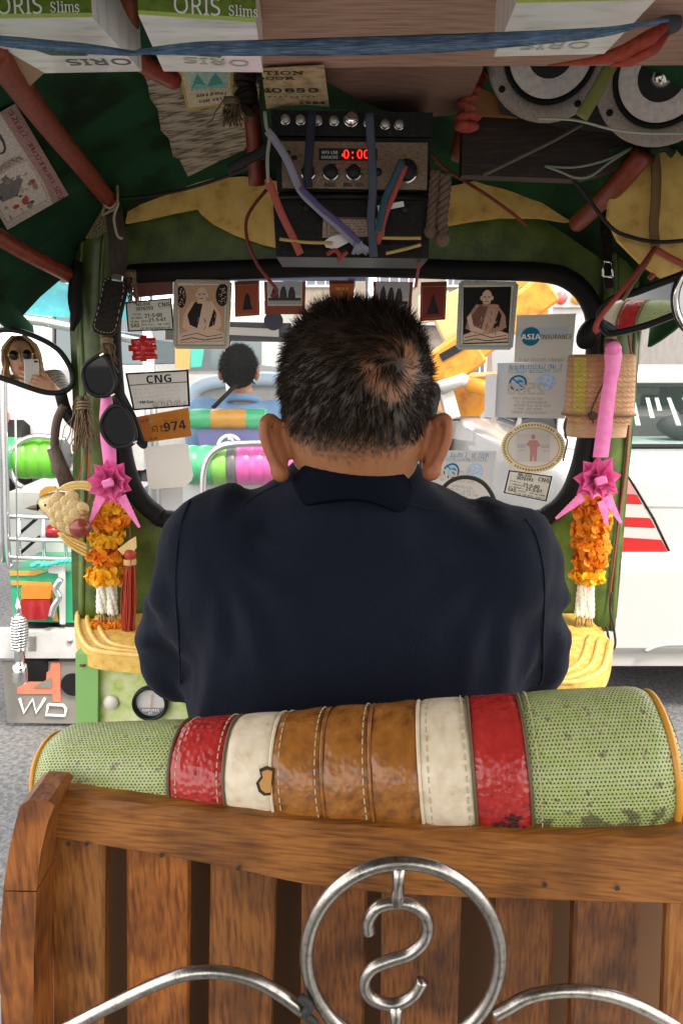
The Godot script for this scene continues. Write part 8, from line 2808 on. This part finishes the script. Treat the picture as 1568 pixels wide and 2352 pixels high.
	cord("green_ribbon", "dark green ribbon knot where the twine meets the tube", [[1398, 350], [1440, 340], [1480, 352], [1520, 336], [1546, 356]], 1.26, 0.006, [0.02, 0.045, 0.025], 0.3)
	cord("brown_strap", "brown flat strap hanging down to the red cord knot", [[1500, 345], [1506, 400], [1504, 470], [1500, 520], [1504, 568]], 1.28, 0.0075, [0.19, 0.105, 0.035], 0.3)
	cord("black_cable", "black cable bowing across the right foam panel", [[1300, 400], [1330, 430], [1400, 520], [1450, 545], [1510, 556], [1580, 552]], 1.27, 0.0030, [0.009, 0.009, 0.009])
	cord("red_lashing", "red cord from the brown strap down to the long mirror", [[1503, 570, 1.27], [1466, 620, 1.22], [1420, 676, 1.20], [1382, 722, 1.20], [1366, 752, 1.20], [1372, 764, 1.20]], 1.2, 0.0038, [0.36, 0.05, 0.04])
	cord("red_lashing", "second red cord running off beside the round mirror", [[1503, 570], [1540, 592], [1600, 622]], 1.29, 0.0042, [0.34, 0.06, 0.045])
	cord("red_lashing", "loose red cord tail below the strap knot", [[1480, 612], [1500, 620], [1512, 616], [1490, 640]], 1.31, 0.0045, [0.30, 0.05, 0.04])
	cord("tan_cord", "tan cord twisted along the red cord to the long mirror", [[1503, 572, 1.275], [1480, 610, 1.23], [1450, 655, 1.205], [1430, 690, 1.20]], 1.2, 0.003, [0.22, 0.13, 0.06])
	var belt := thing("leather_belt", "dark leather belt with a steel buckle hanging on the right post", "belt")
	part("strap", MB.new().plate(path([[1376, 470], [1402, 478], [1404, 560], [1408, 660], [1388, 664], [1380, 560]], 1.56), Vector3(0, 0, -0.005)), mats.dark_leather, belt)
	for q in [[[1384, 600], [1384, 634]], [[1404, 602], [1406, 636]], [[1384, 600], [1404, 602]], [[1384, 634], [1406, 636]]]:
		part("buckle_bar", MB.new().smooth().tube(path(q, 1.553), 0.0026, 6), mats.chrome, belt)
	cord("red_wire", "thin red wire running down the right post past the basket", [[1442, 770, 1.62], [1450, 830, 1.63], [1448, 900, 1.64], [1442, 1000, 1.65], [1436, 1080, 1.65], [1422, 1180, 1.65], [1410, 1280, 1.65], [1400, 1370, 1.65], [1404, 1440, 1.63]], 1.6, 0.0024, [0.22, 0.05, 0.035])
	cord("black_wire", "black wire loop at the foot of the right post", [[1404, 1360], [1400, 1400], [1408, 1440], [1412, 1480], [1402, 1490], [1392, 1440]], 1.60, 0.0024, [0.01, 0.01, 0.01])
	cord("black_cable", "black cable loop standing on the dash in front of the permit sheet", [[992, 1190], [1004, 1142], [1030, 1108], [1066, 1096], [1104, 1106], [1130, 1138], [1146, 1190]], 1.58, 0.0042, [0.008, 0.008, 0.008])
	cord("white_string", "white string tied round the red tube at the left post", [[238, 470], [254, 478], [272, 466], [262, 500], [270, 540], [282, 548]], 1.57, 0.0024, [0.42, 0.38, 0.30])
	cord("white_string", "white string loop hanging left of the tube end", [[240, 476], [236, 492], [250, 486], [268, 474], [270, 440], [266, 404]], 1.57, 0.0028, [0.30, 0.22, 0.12])
	solo("torn_cardboard", MB.new().plate(path([[196, 548], [236, 478], [244, 500], [246, 532], [220, 546]], 1.60), Vector3(0, 0, -0.003)), nm("torn_card", noise("torn_card", 114, 0.06, [[0.0, [0.01, 0.01, 0.01]], [0.5, [0.08, 0.06, 0.03]], [0.7, [0.45, 0.36, 0.14]], [1.0, [0.5, 0.46, 0.4]]]), Vector3(14, 14, 14), 0.8), "torn striped cardboard wedged beside the left post", "cardboard")
	solo("black_rag", MB.new().smooth().tube(smooth_path(path([[178, 600], [172, 680], [176, 720], [166, 760]], 1.62), 3), [0.010, 0.012, 0.013, 0.014, 0.014, 0.014, 0.012, 0.010, 0.006, 0.004], 8), mats.rubber, "black rubber strip hanging down the left post", "strip")
	# chrome aerial bolted to the neighbouring bumper
	var an := thing("radio_aerial", "chrome spring-based radio aerial in front of the 4WD mudflap", "aerial")
	var ad := 2.86
	part("whip", MB.new().smooth().tube(path([[34, 760], [38, 1100], [42, 1384]], ad), 0.0028, 6), mats.chrome, an)
	part("ferrule", MB.new().smooth().tube(path([[42, 1376], [43, 1396], [44, 1418]], ad), [0.004, 0.011, 0.013], 12), mats.chrome, an)
	var spr := PackedVector3Array()
	for k in 97:
		var c := at(45, lerpf(1416, 1492, k / 96.0), ad)
		var w := 0.024 + 0.006 * sin(k / 96.0 * PI)
		spr.append(c + Vector3(cos(k * TAU / 8), 0, sin(k * TAU / 8)) * w)
	part("spring", MB.new().smooth().tube(spr, 0.0046, 6), mats.chrome, an)
	part("spring_core", MB.new().smooth().tube(path([[44, 1414], [46, 1494]], ad), 0.017, 12), mats.dull_metal, an)
	part("lower_stem", MB.new().smooth().tube(path([[46, 1490], [46, 1496], [46, 1528]], ad), [0.026, 0.019, 0.019], 14), mats.chrome, an)
	part("base_socket", MB.new().smooth().tube(path([[46, 1526], [46, 1532], [47, 1562], [47, 1568]], ad), [0.022, 0.028, 0.028, 0.024], 16), mats.chrome, an)
	part("bracket", MB.new().bar(at(46, 1500, ad + 0.005), at(46, 1500, ad + 0.09), 0.03, 0.012, Vector3.UP), mats.dull_metal, an)
